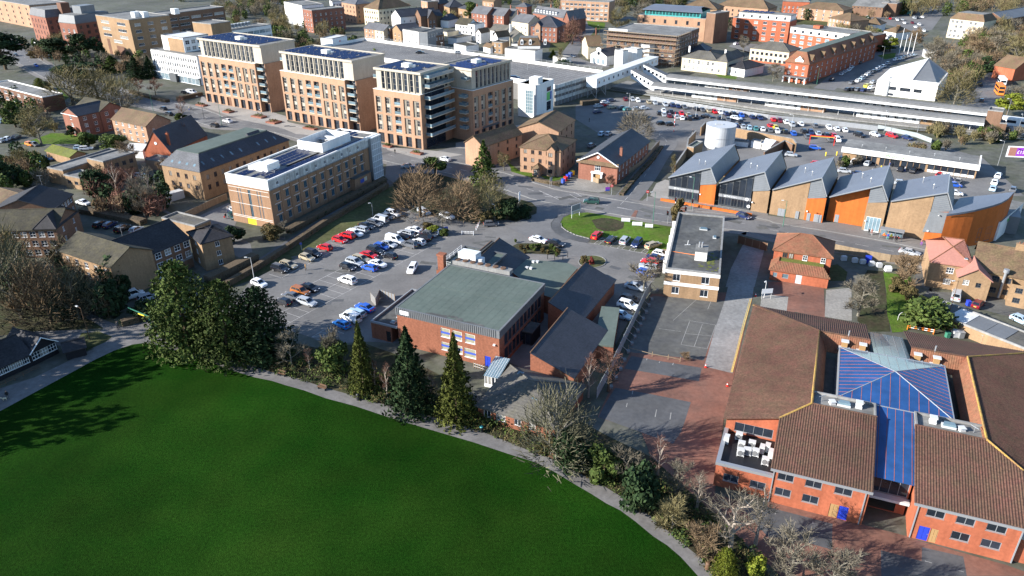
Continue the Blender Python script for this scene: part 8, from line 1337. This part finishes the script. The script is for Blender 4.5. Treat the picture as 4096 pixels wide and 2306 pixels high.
def wheelie(p,mat,label,big=1.0,az=0.0,grp=None,lidm=None):
 t=thing('wheeled_bin',label,'bin',(p.x,p.y,0),az,grp);mb=MB();mb.prism([(-.28*big,-.33*big),(.28*big,-.33*big),(.28*big,.33*big),(-.28*big,.33*big)],.08,.98*big**.5);mb.build('body',mat,t);mb=MB();mb.slab([(-.32*big,-.38*big,1.06*big**.5),(.32*big,-.38*big,1.06*big**.5),(.32*big,.38*big,1.12*big**.5),(-.32*big,.38*big,1.12*big**.5)],.07);mb.build('lid',lidm or mat,t)
 for x in(-.25*big,.25*big):mb=MB();mb.bar((x-.03,.3*big,.1),(x+.03,.3*big,.1),.1,8);mb.build('wheel','rubber',t)
for i,(x,y,m)in enumerate(((515,395,'sign_blue'),(540,372,'red_paint'),(562,350,'blue_paint'),(588,330,'sign_blue'),(610,312,'yellow_paint'))):wheelie(W(21,x,y),m,'%s wheeled bin, %s in the line beside the chapel yard'%(('blue','red','bright blue','dark blue','yellow')[i],ORD[i]),1.5,.6,'bins beside the chapel yard')
wheelie(W(32,2010,180),'blue_paint','blue wheeled bin behind the tan gable',1.2);wheelie(W(2,1705,515),'bin_black','dark bin, right of two by the lane gate',1.4);wheelie(W(2,1665,505),'bin_black','dark bin, left of two by the lane gate',1.4);wheelie(W(32,1870,490),'off_white','pale commercial bin in the brick bin store, left',1.7);wheelie(W(32,1930,500),'steel','grey commercial bin in the brick bin store, right',1.7);wheelie(W(32,1800,500),'green_paint','green bin at the bin store mouth',1.2)
def cone(p,label):t=thing('traffic_cone',label,'cone',(p.x,p.y,.03));mb=MB();mb.box(-.22,.22,-.22,.22,0,.05,0);mb.build('base','red_paint',t);mb=MB();mb.cyl(0,0,.05,.75,.17,10,0,.04);mb.build('cone','red_paint',t);mb=MB();mb.cyl(0,0,.38,.55,.12,10,0,.09);mb.build('band','white',t)
for cr,x,y,lb in((22,1948,800,'traffic cone at the yard road end'),(22,2165,990,'traffic cone by the council office wall'),(22,2010,115,'traffic cone left of the pair at flat office foot'),(22,2040,118,'traffic cone right of the pair at flat office foot'),(22,2450,85,'traffic cone at the yard gate')):cone(W(cr,x,y),lb)
ln=poly(22,'1390,40 1330,130 1240,330 1120,580 1000,840 850,1120');t=thing('hoarding','long mesh covered hoarding with raking props between hall and yard','fence',ln[0])
tot=0
for a,b in zip(ln,ln[1:]):
 n=max(1,int((b-a).length/2.4));d=(b-a).to_2d();az=math.atan2(d.y,d.x);Ls=d.length/n
 for k in range(n):
  p=a.lerp(b,k/n)-ln[0];q=MB();q.box(.03,Ls-.03,-.03,.03,.1,2.3);q.build('fence_panel','mesh_netting',t,(p.x,p.y,0),az);q=MB();q.bar((0,0,0),(0,0,2.5),.06,5);q.build('post','steel',t,(p.x,p.y,0));q=MB();q.bar((.05,0,2.1),(1.6,.5,.3),.05,4);q.build('prop','steel',t,(p.x,p.y,0));q=MB();q.box(-.45,.45,-.3,.3,0,.42);q.build('block','concrete',t,(p.x+1.7,p.y+.5,.02),az+.4)
def fence(label,pts,h,mat,step,name='fence',rails=(),post='timber',panel='fence_board',bw=None):
 p0=pts[0];t=thing(name,label,'fence',p0)
 for a,b in zip(pts,pts[1:]):
  d=(b-a).to_2d();n=max(1,round(d.length/step));az=math.atan2(d.y,d.x);S_=d.length/n
  for k in range(n+1):p=a.lerp(b,k/n)-p0;q=MB();q.box(-.05,.05,-.05,.05,0,h+.08);q.build('post',post,t,(p.x,p.y,0),az)
  for k in range(n):
   p=a.lerp(b,k/n)-p0
   if rails:
    for z in rails:q=MB();q.box(.06,S_-.06,-.025,.025,z,z+.09);q.build('rail',mat,t,(p.x,p.y,0),az)
   else:q=MB();q.box(.06,S_-.06,-.02,.02,.05,h);q.build(panel,mat,t,(p.x,p.y,0),az)
fence('timber post fence at the far end of the yard',poly(22,'1170,625 1410,690 1570,720 1690,745'),1.0,'timber',3.5,rails=(.5,));fence('timber fence along the chapel side road',poly(21,'1050,390 1300,220 1480,20'),1.8,'timber',2.4);fence('tan timber screen in the chapel yard',poly(21,'795,370 870,400 930,390'),1.5,'timber',1.6);fence('timber fence with brown gate across the lane beside flat office',poly(21,'2270,1000 2560,1080'),2.1,'brown_wood',2.0);fence('white picket fence before the hall court',poly(12,'2190,800 2350,850'),1.1,'off_white',.5,rails=(.3,.85));fence('grey palisade fence by the hall annex',poly(12,'1160,130 1210,190 1250,100 1400,150'),2.0,'steel',.8,panel='pale');fence('long panel fence on the pavement behind the brick house',poly(31,'660,1080 800,1110 1000,1150 1220,1190 1500,1200'),1.9,'timber',2.3);fence('grey steel fence along the railway',poly(20,'1390,1010 1830,1085 2576,1200')+poly(30,'700,1270 1100,1320'),1.8,'steel',3.0,panel='fence_panel',post='steel')
fence('white railings beside station car park ramp',poly(30,'1100,1300 1480,1380 1640,1440'),1.6,'mesh_netting',2.6,panel='fence_panel',post='steel')
for i,(x,y)in enumerate(((760,1170),(870,1190),(950,1205),(1040,1225),(1115,1240))):p=W(31,x,y);t=thing('concrete_block','pale block propping the pavement fence, %s from left'%ORD[i],'block',p,0,'blocks behind the pavement fence');mb=MB();mb.box(-.6,.6,-.4,.4,0,1.0);mb.box(-.45,.45,-.3,.3,1.0,1.12);mb.build('block','off_white',t)
p=W(31,1000,1200);t=thing('blue_door_panel','bright blue panel standing against the pavement fence','panel',p,-.3);mb=MB();mb.box(-.7,.7,-.04,.04,0,2.0);mb.build('panel','blue_paint',t);p=W(31,1205,1275);t=thing('water_tank','white plastic tank on the garden path','tank',p);mb=MB();mb.box(-.7,.7,-.5,.5,0,.8);mb.box(-.6,.6,-.4,.4,.8,1.1);mb.build('tank','white',t)
def barrier(p,az,L,mats,label,h=1.0):
 t=thing('barrier',label,'barrier',p,az);mb=MB()
 for x in(-L/2,L/2):mb.box(x-.06,x+.06,-.2,.2,0,h)
 mb.build('leg',mats[0],t);n=8
 for z in(h*.5,h*.9):
  for k in range(n):q=MB();q.box(-L/2+k*L/n,-L/2+(k+1)*L/n,-.03,.03,z-.07,z+.07);q.build('stripe',mats[k%2],t)
barrier(W(32,1530,440),-.42,4.6,('orange_paint','white'),'orange and white striped barrier by the back tiled roof');barrier(W(11,2130,915),-.1,3.0,('white','off_white'),'low white car park barrier across the entrance')
for i,(x,y)in enumerate(((2216,868),(2228,845),(2238,828),(2252,800))):p=W(11,x,y);t=thing('bollard','white bollard at the car park entrance, %s of four'%ORD[i],'bollard',p,0,'white bollards at the entrance');mb=MB();mb.cyl(0,0,0,1.0,.09,8);mb.cyl(0,0,.75,.88,.095,8,1);mb.build('post',['white','red_paint'],t)
for i,(x,y)in enumerate(((358,1160),(428,1165),(512,1165),(560,1140))):p=W(21,x,y);t=thing('bollard','black bollard on the hall entrance paving, %s from left'%ORD[i],'bollard',p,0,'black bollards at the hall');mb=MB();mb.cyl(0,0,0,1.1,.08,8,0,.07);mb.cyl(0,0,1.1,1.18,.1,8);mb.build('post','black',t)
def planter(p,w,d,label,mat='brick_red'):
 t=thing('planter',label,'planter',p,-.55);mb=MB();mb.box(-w/2,w/2,-d/2,d/2,0,.6);mb.build('brick_box',mat,t);mb=MB();random.seed(int(w*9));leaf_cloud(mb,(0,0,.9),(w*.42,d*.42,.5),90,.25);mb.build('shrubs','leaf',t)
for cr,x,y,w,d,lb in((0,2300,1130,4,3,'brick planter with yellow green shrubs before the first block'),(0,2030,1065,5,2.4,'low planter at the left of the forecourt'),(10,30,1180,6,3,'long brick planter before the cafe seating'),(10,180,1235,5,4,'brick planter with bare shrubs between first and second blocks'),(10,545,1300,6,2,'green planter before the second block'),(11,1620,100,4.4,2,'brick planter with sapling before the corner block'),(11,1330,30,3.4,2,'brick planter beside the glass stair tower')):planter(W(cr,x,y),w,d,lb)
p=W(31,1115,945);q_=W(31,1340,985);s=Bld('bus_shelter','glazed bus shelter with people waiting on the clinic pavement','shelter',p,q_,1.6);L=s.L
for x in(0,L/3,2*L/3,L):bars(s,'post',[((x,0,0),(x,0,2.4))],.06,'steel');
for k in range(3):s.box('glass_panel',k*L/3+.1,(k+1)*L/3-.1,1.55,1.6,.3,2.3,'glass_pale')
s.box('roof',-.2,L+.2,-.4,1.8,2.4,2.52,'grey');s.box('bench_seat',.5,L-.5,1.1,1.4,.45,.52,'red_paint')
for i,(x,y,lb)in enumerate(((10,1105,'left'),(50,1120,'middle'),(75,1090,'right'))):p=W(10,x,y);t=thing('cafe_table','pale cafe table before the first block, %s of three'%lb,'table',p,0,'cafe tables');mb=MB();mb.cyl(0,0,.7,.75,.6,12);mb.build('table_top','white',t);mb=MB();mb.cyl(0,0,0,.7,.05,6);mb.build('leg','grey_dark',t)
t=thing('height_barrier','green and yellow height barrier at the lane gate','barrier',W(2,1530,415),2.6);mb=MB();mb.bar((0,0,0),(0,0,3.0),.12,6);mb.build('post','green_paint',t);mb=MB();mb.bar((0,0,2.9),(6.5,0,3.1),.1,4);mb.build('beam','green_paint',t);mb=MB();mb.bar((1.5,0,2.6),(3.4,0,2.6),.12,6);mb.build('warning_bar','yellow_paint',t)
lamp(W(2,1590,470),5,'green lamp post with white globe at the lane gate','green_paint',.5,3)
t=thing('skip','white and red skip trailer in the yard behind the mansard office','skip',W(1,1670,615),.2);mb=MB();mb.prism([(-1.3,-.8),(1.3,-.8),(1.3,.8),(-1.3,.8)],.3,1.5,0);mb.box(-1.4,1.4,-.9,.9,1.5,1.6,1);mb.build('body',['off_white','red_paint'],t);t=thing('container','grey white container beside the mansard office','container',W(1,1700,590),.9);mb=MB();mb.box(0,5,0,2.4,0,2.3);mb.build('body','off_white',t)
for i in range(9):mb=MB();mb.box(.2+i*.55,.35+i*.55,-.05,0,.1,2.2);mb.build('rib','off_white',t)
for cr,x,y,z,lb in((1,1240,960,8,'aerial on the ridge between the sunlit and black roofs'),(0,1090,1035,10,'aerial above the mossy gable wing'),(0,1215,1070,10,'aerial above the orange brick flats ridge'),(1,425,420,6,'aerial behind the black gable')):p=W(cr,x,y,z);t=thing('aerial',lb,'aerial',p);mb=MB();mb.bar((0,0,-1),(0,0,3),.05,5);mb.build('mast','steel',t);mb=MB();mb.bar((-.8,0,2.9),(.8,0,2.9),.03,4);[mb.bar((-.7+k*.25,-.35,2.9),(-.7+k*.25,.35,2.9),.02,3)for k in range(6)];mb.build('array','steel',t)
p=W(32,1340,320);t=thing('arch_frame','pale arched metal frame on the garden lawn','frame',p,.2);mb=MB();pts=[(.8*math.cos(a),0,.9+.8*math.sin(a))for a in[k*math.pi/8 for k in range(9)]];[mb.bar(a,b,.06,5)for a,b in zip([(.8,0,0)]+pts,pts+[(-.8,0,0)])];mb.build('arch','off_white',t)
t=thing('mossy_cabinet','small timber bin store on island corner by white hatchback','cabinet',W(21,1540,1110),-.2);mb=MB();mb.box(-.7,.7,-.5,.5,0,1.0);mb.box(-.75,.75,-.55,.55,1.0,1.08);mb.build('box','timber',t)
t=thing('height_pole','red and white striped pole at the station car park entry','pole',W(20,1628,1325));mb=MB();[mb.cyl(0,0,k*.8,k*.8+.8,.12,8,k%2)for k in range(9)];mb.build('striped_pole',['red_paint','white'],t)
t=thing('height_gate','red and yellow height gate frame at the supermarket entry','gate',W(30,410,1449),-.3);mb=MB();mb.box(0,.25,-.12,.12,0,3.2,0);mb.box(8,8.25,-.12,.12,0,3.2,0);mb.build('post',['red_paint'],t);mb=MB();mb.box(.25,8,-.1,.1,2.9,3.2,0);mb.build('beam',['red_paint'],t);mb=MB();mb.box(.25,8,-.12,-.101,2.75,2.88,0);mb.build('warning_bar',['yellow_paint'],t)
for i,(x,y)in enumerate(((580,120),(690,115),(1135,260),(1195,270))):p=W(31,x,y);t=thing('bollard','yellow bollard at the supermarket front, %s from left'%ORD[i],'bollard',p,0,'yellow bollards at the supermarket');mb=MB();mb.cyl(0,0,0,1.3,.2,8);mb.build('post','yellow_paint',t)
def person(p,label,top,legs,hair='black',az=0.0,step=.25,arm=.15,coat=.85,k=1.0):
 me=bpy.data.meshes.new('body');V_=[(0,0,.95),(0,0,1.2),(0,.01,1.42),(0,.01,1.53),(0,.03,1.66),(-.17,0,1.40),(-.24,.02,1.13),(-.24,arm,.88),(.17,0,1.40),(.24,-.02,1.13),(.24,-arm*.6,.88),(-.1,0,.9),(-.1,step*.4,.5),(-.1,step*.5,.07),(-.1,step*.5+.16,.04),(.1,0,.9),(.1,-step*.2,.5),(.1,-step,.09),(.1,-step+.16,.05),(0,.03,1.76)]
 E_=[(0,1),(1,2),(2,3),(3,4),(4,19),(2,5),(5,6),(6,7),(2,8),(8,9),(9,10),(0,11),(11,12),(12,13),(13,14),(0,15),(15,16),(16,17),(17,18)];R_=[.15,.15,.16,.06,.1,.07,.055,.04,.07,.055,.04,.1,.07,.05,.045,.1,.07,.05,.045,.07]
 me.from_pydata([Vector(v)*k for v in V_],E_,[]);o=bpy.data.objects.new('person',me);COL.objects.link(o);sk=o.modifiers.new('s','SKIN')
 for i,r in enumerate(R_):me.skin_vertices[0].data[i].radius=(r*k*1.1,r*k*.9)
 me.skin_vertices[0].data[0].use_root=True;o.modifiers.new('u','SUBSURF').levels=1
 m2=bpy.data.meshes.new_from_object(o.evaluated_get(bpy.context.evaluated_depsgraph_get()));o.modifiers.clear();o.data=m2;m2.name='person'
 for m in(top,legs,'skin',hair):m2.materials.append(MT[m])
 for f in m2.polygons:c=f.center/k;f.material_index=3 if c.z>1.70 or(c.z>1.58 and c.y<-.0)else 2 if c.z>1.5 or(abs(c.x)>.18 and c.z<.93 and c.z>.75)else 0 if c.z>coat else 1
 o.location=(p.x,p.y,.03);o.rotation_euler=(0,0,az);tag(o,label,'person');return o
for cr,x,y,top,legs,az,coat,lb in((11,503,1272,'ply','black',2.2,.45,'person in long tan coat walking between parked cars'),(22,868,108,'red_paint','black',.4,.85,'person in red jacket standing in the staff car park'),(2,1193,410,'grey_dark','black',1.2,.8,'person in dark clothes walking on the lane junction'),(2,85,1120,'black','grey_dark',4,.8,'person in dark coat walking a small dog on the left lane'),(11,1400,100,'black','black',.3,.6,'person in dark clothes on the paved forecourt'),(0,1905,1110,'render_cream','sign_blue',2,.8,'person in pale top walking before the first block'),(0,1925,1105,'grey_dark','black',2,.8,'person in dark coat walking before the first block'),(31,1010,915,'black','grey_dark',3,.7,'person in black coat left of the bus shelter'),(31,1038,918,'tile_pink','off_white',3,.5,'person in pale pink coat left of the bus shelter'),(31,1160,955,'orange_paint','grey_dark',3,.8,'person in orange top waiting in the bus shelter'),(31,1200,962,'sign_blue','teal',3,.8,'person in blue top waiting in the bus shelter'),(31,1232,965,'leaf_bright','black',3,.8,'person in olive top waiting in the bus shelter'),(31,1288,990,'black','black',3,.6,'person in black beside the bus shelter end'),(31,1540,1018,'tile_pink','purple',3,.8,'person in bright pink jacket by the orange wall'),(31,1220,235,'sign_blue','grey',1,.8,'person in light blue at the supermarket door'),(31,1078,245,'grey_dark','black',1,.8,'person in dark coat by the supermarket trolleys'),(31,1372,280,'white','sign_blue',1,.8,'person in white top loading a dark hatchback'),(1,2298,690,'white','sign_blue',4,.85,'person in white shirt by the green car at the hotel'),(1,2275,755,'black','black',4,.7,'person in black carrying a red bag at the hotel'),(20,1815,1350,'grey_dark','off_white',1,.8,'person walking on the side road to the station'),(10,20,1165,'grey_dark','black',2,.8,'person in dark coat by the cafe tables, left'),(10,60,1170,'black','sign_blue',2,.8,'person in dark coat by the cafe tables, right'),(20,777,1230,'black','black',2,.7,'person in dark clothes in the shaded lot behind the flats')):person(W(cr,x,y),lb,top,legs,'black' if len(lb)%2 else 'brown_wood',az,.25,.15,coat)
t=thing('dog','small pale dog beside the walker on the left lane','dog',W(2,50,1130),3.6);mb=MB();mb.bar((-.3,0,.38),(.25,0,.4),.13,8,0,.15);mb.bar((.25,0,.42),(.42,0,.6),.08,7);mb.bar((.38,0,.62),(.58,0,.58),.09,7,0,.05);mb.bar((-.3,0,.42),(-.5,0,.6),.03,5)
for x in(-.22,.2):
 for y in(-.08,.08):mb.bar((x,y,.34),(x-.03,y,.18),.05,5);mb.bar((x-.03,y,.18),(x,y,.0),.035,5)
mb.build('body','render_cream',t);t=thing('shopping_bag','red bag held by the person in black at the hotel','bag',W(1,2262,752)+Vector((0,0,.3)));mb=MB();mb.box(-.2,.2,-.1,.1,0,.4);mb.build('bag','red_paint',t);mb=MB();mb.bar((-.1,0,.4),(.1,0,.55),.02,4);mb.build('handle','red_paint',t)
